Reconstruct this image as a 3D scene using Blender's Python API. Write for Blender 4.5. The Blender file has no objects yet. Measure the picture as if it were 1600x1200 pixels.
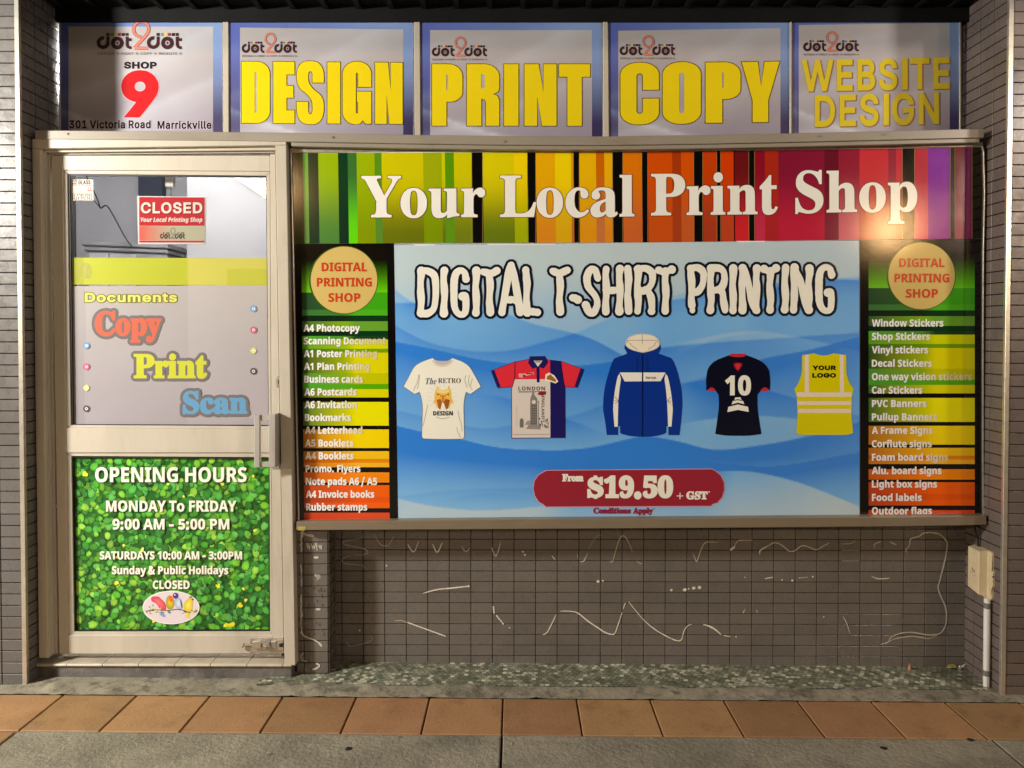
import bpy, bmesh, math, random
from mathutils import Vector, Matrix
from mathutils.geometry import delaunay_2d_cdt
random.seed(7)
scene = bpy.context.scene
COL = scene.collection

# ------------------------------------------------------------------ camera
# the photograph measures 1600 x 1200; focal length, pitch and crop were solved from it
F_PX, PX, PY = 1250.0, 800.0, 549.0
CAM_Z = 1.483
PITCH, YAW = math.radians(1.15), math.radians(0.275)
cam_data = bpy.data.cameras.new('camera')
cam = bpy.data.objects.new('camera', cam_data)
COL.objects.link(cam)
cam.location = (0, 0, CAM_Z)
cam.rotation_euler = (math.pi / 2 - PITCH, 0, YAW)
cam_data.sensor_width = 36
cam_data.lens = 36 * F_PX / 1600
cam_data.shift_y = -(600 - PY) / 1600
cam_data.clip_start = 0.05
cam_data.clip_end = 500
scene.camera = cam
RC = cam.rotation_euler.to_matrix()

# ------------------------------------------------------------------ world: night
world = bpy.data.worlds.new('World')
scene.world = world
world.use_nodes = True
wn = world.node_tree
bg = wn.nodes['Background']
sky = wn.nodes.new('ShaderNodeTexSky')
sky.sky_type = 'NISHITA'
sky.sun_disc = False
sky.sun_elevation = math.radians(-4)
sky.sun_rotation = math.radians(200)
wn.links.new(sky.outputs[0], bg.inputs[0])
bg.inputs[1].default_value = 0.05

# ------------------------------------------------------------------ lamps of the street, plus added fill lamps
def lamp(name, loc, power, color, size, aim=None, kind='POINT', spot=None, spread=None):
    d = bpy.data.lights.new(name, kind)
    d.energy = power
    d.color = color
    if kind == 'AREA':
        d.shape = 'RECTANGLE'
        d.size, d.size_y = size
        if spread: d.spread = spread
    else:
        d.shadow_soft_size = size
    if kind == 'SPOT':
        d.spot_size = spot
        d.spot_blend = 0.6
    o = bpy.data.objects.new(name, d)
    o.location = loc
    if aim:
        o.rotation_euler = (Vector(aim) - Vector(loc)).to_track_quat('-Z', 'Y').to_euler()
    COL.objects.link(o)
    return o

lamp('awning_lamp', (-4.1, 1.45, 2.62), 790, (1.0, 0.96, 0.885), 0.19)
lamp('awning_lamp', (2.85, 2.62, 2.66), 48, (1.0, 0.90, 0.82), 0.06)
lamp('street_and_fill_lamp', (6.05, -6.0, 3.2), 170, (1.0, 0.58, 0.24), 0.32)
lamp('street_and_fill_lamp', (-4.95, -9.5, 4.5), 190, (1.0, 0.58, 0.25), 0.25)
lamp('street_and_fill_lamp', (-14.0, -8.0, 4.3), 2300, (1.0, 0.76, 0.52), 0.3)  # added fill lamp, set where the signs and glass don't mirror it
lamp('street_and_fill_lamp', (10.0, -9.0, 4.3), 1000, (1.0, 0.80, 0.60), 0.3)  # added fill lamp from the right, outside the banner's mirror angle
lamp('shop_ceiling_light', (-1.9, 3.98, 2.76), 62, (1.0, 0.97, 0.95), 0.12)
scene.view_settings.view_transform = 'Standard'
scene.view_settings.look = 'None'
scene.view_settings.exposure = 0.30
scene.view_settings.gamma = 1.0
scene.cycles.max_bounces = 6
scene.cycles.transparent_max_bounces = 12

# ------------------------------------------------------------------ photograph -> place
def ray(px, py):
    return RC @ Vector(((px - PX) / F_PX, -(py - PY) / F_PX, -1.0))
def P(px, py, Y):
    d = ray(px, py)
    t = Y / d.y
    return Vector((d.x * t, Y, CAM_Z + d.z * t))
GS, GZ0 = -0.0063, -0.028          # the pavement falls a little to the right
def G(px, py, dz=0.0):
    d = ray(px, py)
    t = (dz + GZ0 - CAM_Z) / (d.z - GS * d.x)
    return Vector((d.x * t, d.y * t, CAM_Z + d.z * t))
def gz(x, dz=0.0):
    return GS * x + GZ0 + dz

# ------------------------------------------------------------------ objects
def tag(o, label=None, cat=None, group=None, kind=None):
    if label: o['label'] = label
    if cat: o['category'] = cat
    if group: o['group'] = group
    if kind or cat: o['kind'] = kind or 'thing'
    return o
def thing(name, label, cat, loc=(0, 0, 0), group=None):
    o = bpy.data.objects.new(name, None)
    o.empty_display_size = 0.1
    o.location = loc
    COL.objects.link(o)
    bpy.context.view_layer.update()
    return tag(o, label, cat, group, 'thing')
def link_mesh(name, me, parent=None):
    o = bpy.data.objects.new(name, me)
    COL.objects.link(o)
    if parent is not None:
        o.parent = parent
        o.matrix_parent_inverse = Matrix.Translation(parent.location).inverted()
    return o

def lin(c):
    c = c / 255.0
    return c / 12.92 if c <= 0.04045 else ((c + 0.055) / 1.055) ** 2.4
GAIN = 1.10
def C(r, g, b, k=1.0):
    return tuple(min(0.86, max(0.002, lin(v) * GAIN * k)) for v in (r, g, b))
def mixc(a, b, t):
    t = max(0.0, min(1.0, t))
    return tuple(a[i] + (b[i] - a[i]) * t for i in range(3))

# ------------------------------------------------------------------ materials
MATS = {}
def material(name, color=None, rough=0.5, metal=0.0, spec=0.5, attr=False, noise=(0.0, 8.0), bump=(0.0, 40.0),
             dirt=None, rough_var=0.0, stretch=(1, 1, 1), speck=None, coat=0.0):
    m = bpy.data.materials.new(name)
    m.use_nodes = True
    nt = m.node_tree
    b = nt.nodes['Principled BSDF']
    N = nt.nodes.new
    L = nt.links.new
    tc = N('ShaderNodeTexCoord')
    mp = N('ShaderNodeMapping')
    mp.inputs['Scale'].default_value = stretch
    L(tc.outputs['Object'], mp.inputs[0])
    if attr:
        a = N('ShaderNodeAttribute'); a.attribute_name = 'Col'
        col = a.outputs['Color']
    else:
        rgb = N('ShaderNodeRGB'); rgb.outputs[0].default_value = (*color, 1)
        col = rgb.outputs[0]
    def tex(scale, detail=6.0, rough_=0.6):
        t = N('ShaderNodeTexNoise')
        t.inputs['Scale'].default_value = scale
        t.inputs['Detail'].default_value = detail
        t.inputs['Roughness'].default_value = rough_
        L(mp.outputs[0], t.inputs['Vector'])
        return t.outputs['Fac']
    def remap(s, lo, hi, a, c):
        r = N('ShaderNodeMapRange')
        r.inputs['From Min'].default_value = lo; r.inputs['From Max'].default_value = hi
        r.inputs['To Min'].default_value = a; r.inputs['To Max'].default_value = c
        L(s, r.inputs['Value'])
        return r.outputs['Result']
    def mul(c, f):
        x = N('ShaderNodeVectorMath'); x.operation = 'SCALE'
        L(c, x.inputs[0]); L(f, x.inputs['Scale'])
        return x.outputs[0]
    def mix(c, f, other):
        x = N('ShaderNodeMix'); x.data_type = 'RGBA'
        L(f, x.inputs['Factor']); L(c, x.inputs['A'])
        x.inputs['B'].default_value = (*other, 1)
        return x.outputs['Result']
    if noise[0]:
        col = mul(col, remap(tex(noise[1]), 0.3, 0.7, 1 - noise[0], 1 + noise[0]))
    for dd in (dirt or []):          # (colour, scale, lo, hi, strength)
        col = mix(col, remap(tex(dd[1], 8.0, 0.65), dd[2], dd[3], 0.0, dd[4]), dd[0])
    for sp in (speck or []):         # (colour, scale, threshold)
        v = N('ShaderNodeTexVoronoi'); v.inputs['Scale'].default_value = sp[1]
        L(mp.outputs[0], v.inputs['Vector'])
        col = mix(col, remap(v.outputs['Distance'], sp[2] * 0.6, sp[2], sp[3], 0.0), sp[0])
    L(col, b.inputs['Base Color'])
    b.inputs['Metallic'].default_value = metal
    b.inputs['Specular IOR Level'].default_value = spec
    b.inputs['Coat Weight'].default_value = coat
    b.inputs['Coat Roughness'].default_value = 0.12
    if rough_var:
        L(remap(tex(noise[1] * 1.7), 0.3, 0.7, rough - rough_var, rough + rough_var), b.inputs['Roughness'])
    else:
        b.inputs['Roughness'].default_value = rough
    if bump[0]:
        bp = N('ShaderNodeBump')
        bp.inputs['Strength'].default_value = 1.0
        bp.inputs['Distance'].default_value = bump[0]
        L(tex(bump[1]), bp.inputs['Height'])
        L(bp.outputs[0], b.inputs['Normal'])
    MATS[name] = m
    return m

DIRT = (0.05, 0.042, 0.03)
material('mosaic_grout', (0.06, 0.056, 0.04), rough=0.9, noise=(0.3, 14), dirt=[((0.2, 0.175, 0.12), 8, 0.5, 0.7, 0.6)])
material('printed_vinyl', attr=True, rough=0.115, spec=0.5, noise=(0.03, 3.0), bump=(0.0004, 4.0), rough_var=0.02)
material('light_panel_print', attr=True, rough=0.33, spec=0.45, noise=(0.05, 4.0), bump=(0.002, 4.0), rough_var=0.06)
material('window_print', attr=True, rough=0.22, spec=0.5, noise=(0.03, 3.0), bump=(0.0004, 5.0))
material('lettering_vinyl', attr=True, rough=0.14, spec=0.5, noise=(0.03, 6.0), bump=(0.0004, 4.0))
material('glazed_tile', attr=True, rough=0.3, spec=0.5, noise=(0.06, 14.0), bump=(0.0006, 60.0), rough_var=0.08,
         dirt=[(DIRT, 2.2, 0.5, 0.8, 0.45), ((0.25, 0.22, 0.18), 30, 0.66, 0.8, 0.25)])
material('grout', (0.022, 0.018, 0.014), rough=0.9, noise=(0.3, 20))
material('painted_aluminium', (0.52, 0.475, 0.395), rough=0.36, spec=0.5, noise=(0.06, 5.0), bump=(0.0005, 30.0),
         rough_var=0.08, stretch=(1, 1, 0.25), dirt=[((0.27, 0.23, 0.165), 3.5, 0.5, 0.85, 0.55), (DIRT, 34, 0.64, 0.80, 0.45), ((0.30, 0.25, 0.17), 12, 0.56, 0.8, 0.4)])
material('weathered_aluminium', (0.28, 0.25, 0.20), rough=0.42, spec=0.5, noise=(0.10, 4.0), bump=(0.001, 20.0),
         rough_var=0.1, stretch=(0.3, 1, 1), dirt=[((0.14, 0.11, 0.075), 5, 0.5, 0.8, 0.6), (DIRT, 40, 0.64, 0.78, 0.6)])
material('bright_metal', (0.62, 0.58, 0.50), rough=0.3, metal=0.75, noise=(0.12, 20), bump=(0.0006, 30))
material('brushed_metal', (0.56, 0.54, 0.50), rough=0.34, metal=0.45, noise=(0.08, 12), bump=(0.0004, 60), stretch=(1, 1, 0.1), dirt=[((0.25, 0.22, 0.17), 18, 0.6, 0.8, 0.5)])
material('dull_metal', (0.42, 0.38, 0.31), rough=0.42, metal=0.6, noise=(0.2, 20), bump=(0.001, 40),
         dirt=[(DIRT, 30, 0.55, 0.75, 0.6)])
material('black_rubber', (0.008, 0.008, 0.008), rough=0.5, noise=(0.2, 10))
material('black_paint', (0.006, 0.0058, 0.0055), rough=0.75, spec=0.2, noise=(0.3, 6), bump=(0.002, 12))
material('concrete', (0.262, 0.23, 0.165), rough=0.85, noise=(0.28, 2.6), bump=(0.010, 55), rough_var=0.08,
         dirt=[((0.14, 0.12, 0.085), 24, 0.5, 0.64, 0.38), ((0.10, 0.088, 0.066), 4.5, 0.5, 0.74, 0.7), ((0.32, 0.29, 0.23), 60, 0.62, 0.74, 0.6), ((0.31, 0.285, 0.22), 9, 0.6, 0.75, 0.45)],
         speck=[((0.07, 0.06, 0.045), 5, 0.07, 0.7), ((0.40, 0.37, 0.30), 45, 0.20, 0.7)])
material('rough_mortar', (0.265, 0.235, 0.17), rough=0.9, noise=(0.3, 7), bump=(0.006, 45),
         dirt=[((0.07, 0.06, 0.042), 16, 0.5, 0.64, 0.75), ((0.36, 0.32, 0.25), 30, 0.6, 0.72, 0.6)])
material('step_riser_concrete', (0.135, 0.125, 0.115), rough=0.8, noise=(0.25, 9), bump=(0.006, 30),
         dirt=[((0.05, 0.047, 0.043), 14, 0.48, 0.68, 0.8), ((0.27, 0.255, 0.25), 24, 0.6, 0.7, 0.6)])
material('orange_paver', attr=True, rough=0.62, noise=(0.10, 5), bump=(0.0022, 90), rough_var=0.1,
         dirt=[((0.12, 0.06, 0.025), 11, 0.52, 0.75, 0.45), ((0.09, 0.05, 0.025), 3.2, 0.55, 0.8, 0.4), ((0.50, 0.30, 0.15), 70, 0.6, 0.72, 0.45)],
         speck=[((0.07, 0.03, 0.014), 55, 0.16, 0.75)])
material('mosaic_tile', attr=True, rough=0.5, noise=(0.08, 30), bump=(0.001, 60), dirt=[((0.07, 0.066, 0.045), 5, 0.54, 0.8, 0.55)])
material('cream_tile', (0.48, 0.42, 0.32), rough=0.35, noise=(0.12, 12), bump=(0.001, 30), dirt=[((0.20, 0.16, 0.11), 8, 0.5, 0.75, 0.6)])
material('white_plaster', (0.62, 0.61, 0.64), rough=0.8, noise=(0.08, 3), bump=(0.002, 20))
material('lit_slope_plaster', (0.60, 0.57, 0.53), rough=0.8, noise=(0.04, 3))
material('partition_paint', (0.42, 0.41, 0.42), rough=0.8, noise=(0.05, 3))
material('grey_plaster', (0.36, 0.355, 0.37), rough=0.8, noise=(0.08, 3))
material('navy_paint', (0.035, 0.042, 0.065), rough=0.5, noise=(0.2, 5))
material('ivory_plastic', (0.64, 0.53, 0.34), rough=0.45, noise=(0.08, 15), bump=(0.0008, 40), dirt=[((0.25, 0.19, 0.11), 14, 0.55, 0.8, 0.5)])
material('white_plastic', (0.78, 0.76, 0.73), rough=0.4, noise=(0.06, 12), dirt=[((0.3, 0.26, 0.2), 12, 0.58, 0.8, 0.4)])
material('grey_band', (0.17, 0.17, 0.16), rough=0.4, noise=(0.1, 12))
material('paint_scribble', (0.60, 0.56, 0.48), rough=0.6, noise=(0.25, 60))
material('dry_leaf', (0.42, 0.34, 0.08), rough=0.6, noise=(0.3, 40))
material('pink_scrap', (0.6, 0.2, 0.14), rough=0.6, noise=(0.3, 60))
material('asphalt', (0.05, 0.048, 0.045), rough=0.85, noise=(0.3, 5), bump=(0.004, 60))
material('lamp_diffuser', (0.8, 0.8, 0.78), rough=0.5, noise=(0.02, 5))

def glass_material():
    m = bpy.data.materials.new('window_glass')
    m.use_nodes = True
    nt = m.node_tree
    nt.nodes.remove(nt.nodes['Principled BSDF'])
    out = nt.nodes['Material Output']
    tr = nt.nodes.new('ShaderNodeBsdfTransparent'); tr.inputs[0].default_value = (0.93, 0.94, 0.94, 1)
    gl = nt.nodes.new('ShaderNodeBsdfGlossy'); gl.inputs['Roughness'].default_value = 0.03
    lw = nt.nodes.new('ShaderNodeLayerWeight')
    pw = nt.nodes.new('ShaderNodeMath'); pw.operation = 'POWER'; pw.inputs[1].default_value = 4.0
    fr = nt.nodes.new('ShaderNodeMath'); fr.operation = 'MULTIPLY_ADD'; fr.inputs[1].default_value = 0.8; fr.inputs[2].default_value = 0.04
    nt.links.new(lw.outputs['Facing'], pw.inputs[0]); nt.links.new(pw.outputs[0], fr.inputs[0])
    mx = nt.nodes.new('ShaderNodeMixShader')
    nz = nt.nodes.new('ShaderNodeTexNoise'); nz.inputs['Scale'].default_value = 6
    bp = nt.nodes.new('ShaderNodeBump'); bp.inputs['Distance'].default_value = 0.0004
    nt.links.new(nz.outputs['Fac'], bp.inputs['Height'])
    nt.links.new(bp.outputs[0], gl.inputs['Normal'])
    nt.links.new(fr.outputs[0], mx.inputs[0]); nt.links.new(tr.outputs[0], mx.inputs[1]); nt.links.new(gl.outputs[0], mx.inputs[2])
    nt.links.new(mx.outputs[0], out.inputs[0])
    MATS['window_glass'] = m
glass_material()

# ------------------------------------------------------------------ solid shapes collected into one mesh
class MB:
    def __init__(self):
        self.v, self.f, self.c = [], [], []
    def face(self, pts, col=None):
        n = len(self.v)
        self.v += [Vector(p) for p in pts]
        self.f.append(list(range(n, n + len(pts))))
        self.c.append(col)
    def prism(self, front, back, ch=0.0, col=None):
        """front/back: matching loops (front seen from outside in the order given)"""
        n = len(front)
        f = [Vector(p) for p in front]; b = [Vector(p) for p in back]
        if ch:
            cen = sum(f, Vector()) / n
            fi = []
            for i in range(n):
                e1 = (f[i - 1] - f[i]).normalized(); e2 = (f[(i + 1) % n] - f[i]).normalized()
                s = max(0.2, e1.cross(e2).length)
                fi.append(f[i] + (e1 + e2) * (ch / s))
            d = [(b[i] - f[i]).normalized() * ch for i in range(n)]
            mid = [f[i] + d[i] for i in range(n)]
            self.face(fi, col)
            for i in range(n):
                j = (i + 1) % n
                self.face([fi[j], fi[i], mid[i], mid[j]], col)
            f = mid
        else:
            self.face(f, col)
        for i in range(n):
            j = (i + 1) % n
            self.face([f[j], f[i], b[i], b[j]], col)
        self.face(b[::-1], col)
    def slab(self, q, Y, depth, ch=0.0015, col=None):
        """q: photo corners tl, tr, br, bl seen on the plane Y; goes straight back by depth"""
        f = [P(x, y, Y) for x, y in q]
        self.prism([f[0], f[3], f[2], f[1]], [p + Vector((0, depth, 0)) for p in (f[0], f[3], f[2], f[1])], ch, col)
    def rect(self, x0, y0, x1, y1, Y, depth, ch=0.0015, col=None):
        self.slab([(x0, y0), (x1, y0), (x1, y1), (x0, y1)], Y, depth, ch, col)
    def box(self, a, b, ch=0.0, col=None):
        (x0, y0, z0), (x1, y1, z1) = a, b
        f = [(x0, y0, z1), (x0, y0, z0), (x1, y0, z0), (x1, y0, z1)]
        self.prism(f, [(p[0], y1, p[2]) for p in f], ch, col)
    def tube(self, pts, r, n=10, cap=True, col=None):
        pts = [Vector(p) for p in pts]
        rr = r if isinstance(r, (list, tuple)) else [r] * len(pts)
        rings = []
        for i, p in enumerate(pts):
            d = (pts[min(i + 1, len(pts) - 1)] - pts[max(i - 1, 0)]).normalized()
            a = d.orthogonal().normalized()
            if abs(d.z) < 0.9: a = d.cross(Vector((0, 0, 1))).normalized()
            else: a = d.cross(Vector((0, 1, 0))).normalized()
            bb = d.cross(a)
            rings.append([p + (a * math.cos(t) + bb * math.sin(t)) * rr[i] for t in [2 * math.pi * k / n for k in range(n)]])
        for i in range(len(pts) - 1):
            for k in range(n):
                j = (k + 1) % n
                self.face([rings[i][k], rings[i][j], rings[i + 1][j], rings[i + 1][k]], col)
        if cap:
            self.face(rings[0][::-1], col); self.face(rings[-1], col)
    def build(self, name, mat, parent=None, smooth=False):
        me = bpy.data.meshes.new(name)
        me.from_pydata(self.v, [], self.f)
        me.materials.append(MATS[mat])
        if any(c is not None for c in self.c):
            at = me.color_attributes.new('Col', 'FLOAT_COLOR', 'CORNER')
            buf = []
            for f, c in zip(self.f, self.c):
                if c is None: c = (0.5, 0.5, 0.5)
                if isinstance(c, list):
                    for k in c: buf += [*k, 1.0]
                else:
                    buf += [*c, 1.0] * len(f)
            at.data.foreach_set('color', buf)
        bm = bmesh.new(); bm.from_mesh(me)
        bmesh.ops.remove_doubles(bm, verts=bm.verts, dist=1e-7)
        bmesh.ops.recalc_face_normals(bm, faces=bm.faces)
        bm.to_mesh(me); bm.free()
        if smooth:
            for p in me.polygons: p.use_smooth = True
        return link_mesh(name, me, parent)

# ------------------------------------------------------------------ flat printed artwork, drawn in photo coordinates on one plane
# outlines of the lettering used on the signs: advance width, then loops of x, y pairs
GLYPHS = {
 'S': {
  '.': (217, [[91,-31,108,-28,124,-22,137,-12,147,2,154,18,156,37,154,55,148,72,137,85,124,96,108,102,91,105,74,102,58,96,44,85,34,71,28,55,26,37,28,19,34,2,44,-12,58,-22,74,-28]]),
  '0': (375, [[188,-7,150,-3,118,7,91,24,79,35,60,61,44,93,34,130,25,193,23,241,27,311,34,352,44,388,60,420,69,433,91,456,118,473,150,483,189,486,225,483,257,473,283,456,305,433,314,419,330,388,341,351,348,310,353,240,351,193,341,129,330,93,314,61,294,35,283,24,256,7,225,-3], [188,37,200,38,210,43,219,50,233,74,243,131,248,240,243,349,233,406,227,419,211,437,200,441,189,443,177,441,166,437,157,429,144,406,132,349,127,240,132,131,144,74,157,50,166,43,176,38]]),
  '1': (375, [[65,0,65,36,131,37,146,45,152,58,154,79,154,416,101,359,87,351,74,346,57,347,40,359,31,375,28,396,65,408,91,420,121,439,179,482,254,482,254,79,256,61,263,44,276,37,343,36,343,0]]),
  '5': (375, [[165,-7,119,-4,95,1,74,9,58,18,45,29,36,41,28,61,29,89,37,105,53,116,81,121,84,96,90,77,97,66,111,52,123,46,146,41,162,41,183,45,201,54,217,69,229,92,236,122,236,164,231,192,221,214,213,223,195,236,173,244,146,247,109,245,71,235,40,247,62,480,316,480,319,357,281,357,270,394,264,401,254,405,105,406,94,281,126,288,168,291,216,287,258,276,293,256,307,243,319,228,328,211,339,171,339,134,333,96,319,65,299,40,274,22,236,4,205,-3]]),
  '9': (375, [[152,-7,106,-2,88,4,67,17,53,33,45,51,42,69,46,87,57,100,75,107,92,71,103,56,118,45,145,36,156,36,183,41,205,57,223,84,237,122,246,171,251,230,234,212,212,198,195,191,176,186,136,186,103,194,87,201,60,220,40,248,28,282,25,302,24,339,28,369,36,396,56,431,74,450,107,472,133,481,162,486,193,486,238,476,264,463,287,444,298,433,316,405,330,372,340,332,345,286,344,225,338,173,326,126,308,84,284,49,253,21,228,8,200,-2], [184,233,206,236,224,245,239,260,251,278,245,352,237,388,231,403,217,424,209,432,201,437,181,441,164,438,156,434,137,413,125,377,121,328,123,299,128,275,137,257,149,244,165,236]]),
  'A': (437, [[-9,0,-9,18,4,19,19,27,28,35,41,55,206,466,224,465,394,65,415,29,425,22,443,18,443,0,229,0,229,18,259,21,270,25,277,30,282,37,283,46,279,66,253,132,103,132,77,67,75,48,76,39,87,26,96,21,128,18,128,0], [113,161,242,161,177,319]]),
  'C': (468, [[257,-11,213,-7,174,3,155,10,137,20,105,43,91,56,66,87,47,123,39,142,29,184,27,205,27,251,30,273,39,314,56,351,79,384,92,399,106,412,139,435,176,452,216,462,275,465,309,459,374,437,388,435,395,436,408,443,416,456,419,465,437,465,437,308,420,308,392,364,381,380,356,407,342,418,313,434,282,442,265,443,228,437,198,419,174,389,157,347,147,293,144,226,147,164,159,114,177,74,203,46,237,29,278,24,305,26,345,38,371,52,407,81,428,106,447,89,423,58,395,33,365,14,332,0,296,-8]]),
  'E': (442, [[14,0,14,17,35,18,51,22,66,34,72,48,75,78,74,394,69,413,62,425,44,435,16,439,16,455,399,455,399,320,383,320,375,357,361,386,351,397,327,414,295,424,255,430,204,429,194,426,187,420,183,394,183,246,221,248,232,252,252,262,259,269,272,288,281,313,288,345,304,345,304,118,287,118,284,143,276,173,269,189,254,206,241,213,225,218,183,222,183,67,184,53,189,38,196,33,206,29,261,29,313,39,345,53,371,75,393,105,411,143,430,143,402,0]]),
  'F': (404, [[15,0,15,17,36,20,58,29,66,39,73,62,75,375,73,396,65,418,50,430,14,439,14,455,394,455,394,320,377,320,369,357,355,385,336,406,320,416,288,426,230,431,194,428,187,423,184,416,182,247,217,250,229,253,248,263,256,270,269,289,278,314,284,347,302,347,302,118,285,118,279,154,269,181,257,200,249,208,239,213,217,221,182,224,182,73,186,48,193,34,204,26,222,20,257,17,257,0]]),
  'G': (508, [[268,-10,244,-9,200,-3,160,10,141,19,108,42,80,70,68,86,48,121,41,141,31,183,28,205,28,252,31,274,41,315,57,352,80,385,93,399,123,424,139,435,176,452,215,462,275,465,330,454,388,436,398,438,406,443,419,465,437,465,437,308,420,308,397,357,382,379,357,406,339,420,319,431,288,441,267,443,230,437,200,419,176,389,159,347,149,294,146,228,150,163,154,135,161,110,180,67,206,37,221,26,238,19,256,14,275,13,308,16,328,27,336,39,341,53,342,138,337,161,329,170,317,176,275,182,275,198,500,198,500,182,473,179,461,174,453,166,449,155,446,128,446,29,417,17,357,0,298,-9]]),
  'L': (426, [[15,0,15,17,36,20,52,24,66,36,72,50,75,81,73,399,66,420,57,429,44,434,16,439,16,455,250,455,250,439,219,436,199,430,190,420,183,401,182,83,185,47,188,40,196,33,226,28,278,31,303,36,325,44,354,63,370,80,391,112,409,154,427,154,402,0]]),
  'O': (525, [[261,-11,213,-6,169,7,129,29,94,58,66,93,45,134,32,179,28,228,32,276,45,321,66,362,95,397,130,426,170,448,216,462,265,466,313,462,357,448,397,427,431,399,459,364,481,323,494,277,498,228,494,179,481,134,459,93,430,58,395,29,355,7,310,-6], [265,12,300,18,328,36,351,66,367,108,376,162,379,228,379,262,371,321,357,369,348,389,324,419,310,430,294,437,278,442,260,443,225,437,196,419,174,389,158,347,148,294,145,228,149,163,153,135,159,109,177,67,189,50,215,26,230,18,247,14]]),
  'P': (418, [[15,0,15,17,36,20,52,24,66,36,72,50,75,81,73,398,66,419,57,428,36,436,16,439,16,455,265,454,322,445,347,435,366,422,383,406,395,388,404,367,408,344,408,313,404,296,390,266,380,252,351,230,314,214,268,206,182,206,182,81,185,50,190,36,199,28,221,20,242,17,242,0], [182,230,231,232,255,240,272,253,283,271,287,283,292,329,290,361,285,387,275,406,269,414,252,425,241,428,216,431,199,429,189,424,184,414,182,398]]),
  'R': (473, [[15,0,15,17,36,20,52,24,66,36,72,50,75,81,73,398,66,419,57,428,36,436,16,439,16,455,217,455,278,452,329,442,349,435,383,415,395,403,405,388,412,372,417,334,414,308,406,285,392,265,372,248,346,234,315,224,443,36,459,21,480,17,480,0,338,0,201,212,182,212,183,59,190,36,199,28,221,20,242,17,242,0], [182,234,235,236,261,245,280,258,287,267,298,290,304,336,301,365,295,389,284,407,268,421,249,429,224,431,202,429,190,422,185,414,182,385]]),
  'S': (390, [[43,-11,43,158,62,158,75,113,91,77,101,62,123,39,149,24,180,16,197,15,231,20,249,29,264,43,273,60,278,79,277,104,273,117,255,140,225,160,127,210,87,242,69,264,56,289,53,302,50,332,54,370,67,403,80,421,105,443,126,454,148,462,172,466,206,465,238,460,300,445,313,450,320,466,339,466,339,319,322,319,305,365,293,385,272,410,248,429,222,441,203,444,183,444,163,440,147,432,134,420,125,406,120,380,121,364,127,349,137,336,151,325,178,308,290,253,317,233,337,211,353,180,358,153,359,133,354,93,339,58,323,38,293,14,268,2,240,-6,209,-10,164,-8,142,-4,85,12,75,11,69,7,61,-11]]),
  'T': (423, [[92,0,92,17,114,19,137,27,146,36,154,59,156,433,116,430,88,420,76,412,56,393,41,367,31,336,29,318,11,318,11,455,410,455,410,317,394,317,387,352,375,382,357,404,333,420,304,430,263,433,265,58,272,35,281,26,296,21,328,17,328,0]]),
  'Y': (426, [[101,0,101,17,122,20,138,24,148,32,155,43,160,69,161,179,35,406,14,429,1,435,-13,438,-13,455,207,455,207,438,184,437,167,432,158,425,156,413,161,397,248,226,338,374,348,402,347,417,343,424,336,430,314,437,295,438,295,455,439,455,439,438,428,435,413,428,387,398,268,203,268,81,271,50,276,36,285,28,307,20,328,17,328,0]]),
  'a': (344, [[255,-10,239,-9,226,-5,216,1,208,10,203,21,200,35,168,11,151,2,133,-4,95,-9,74,-6,55,0,40,11,29,26,21,53,21,77,31,104,50,126,63,136,98,155,143,173,199,190,198,250,193,272,182,286,171,292,156,295,123,293,115,290,105,281,104,272,119,248,123,231,120,215,110,202,95,194,77,191,59,194,49,199,38,212,34,223,35,252,44,272,69,295,95,308,126,316,162,318,205,315,239,307,252,300,263,292,280,271,285,259,292,228,294,42,297,37,304,34,320,42,329,28,306,7,294,-1,281,-6], [151,34,165,37,178,44,199,63,199,169,174,162,154,151,138,139,127,123,120,105,118,84,122,56,133,39,141,35]]),
  'c': (293, [[156,-10,131,-8,97,4,77,18,51,45,32,80,24,106,19,150,22,181,29,210,40,237,55,260,84,289,108,304,133,313,160,318,204,317,241,305,265,283,274,265,277,256,277,239,275,228,266,215,253,207,236,204,214,209,206,216,201,225,196,251,197,279,190,290,178,296,169,297,152,294,138,285,126,269,118,248,114,221,113,164,118,123,123,105,129,90,146,65,156,55,178,42,204,38,227,42,250,53,271,72,285,60,267,39,248,21,227,8,205,-2,181,-8]]),
  'd': (370, [[140,-10,107,-5,78,10,53,35,35,66,23,104,19,147,24,196,36,237,48,261,72,290,101,309,123,316,146,318,175,314,201,301,223,280,222,413,216,427,208,433,191,438,176,439,176,455,319,455,320,60,323,44,327,38,335,32,353,28,353,11,294,6,223,-10,223,39,213,24,188,2,157,-9], [171,28,187,31,202,41,215,56,223,76,222,247,214,262,201,273,186,279,174,281,164,280,147,273,141,267,130,250,121,210,118,153,120,98,130,58,134,49,146,36,162,29]]),
  'e': (301, [[154,-10,129,-8,106,-1,85,10,58,35,37,69,27,95,21,125,19,157,21,187,28,215,38,240,59,273,87,298,109,309,132,316,157,318,176,317,209,309,237,292,249,280,259,266,274,234,282,195,283,166,117,166,120,128,127,97,138,73,154,56,175,46,199,42,225,47,237,53,248,62,270,86,285,73,267,47,248,27,228,11,205,-1,180,-8], [116,192,201,192,201,228,198,261,190,283,181,292,161,297,147,294,136,286,127,274,121,255,117,232]]),
  'h': (381, [[18,0,18,16,39,21,47,29,52,43,52,56,52,406,49,422,43,432,31,438,19,440,19,455,148,455,148,267,161,282,190,305,224,317,243,318,270,315,292,306,309,292,321,271,328,244,330,212,332,38,337,26,343,21,363,16,363,0,202,0,202,16,215,17,228,26,234,44,235,56,234,241,229,258,223,265,215,270,203,271,193,270,173,262,156,246,148,235,148,43,152,29,157,23,168,17,180,16,180,0]]),
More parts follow.
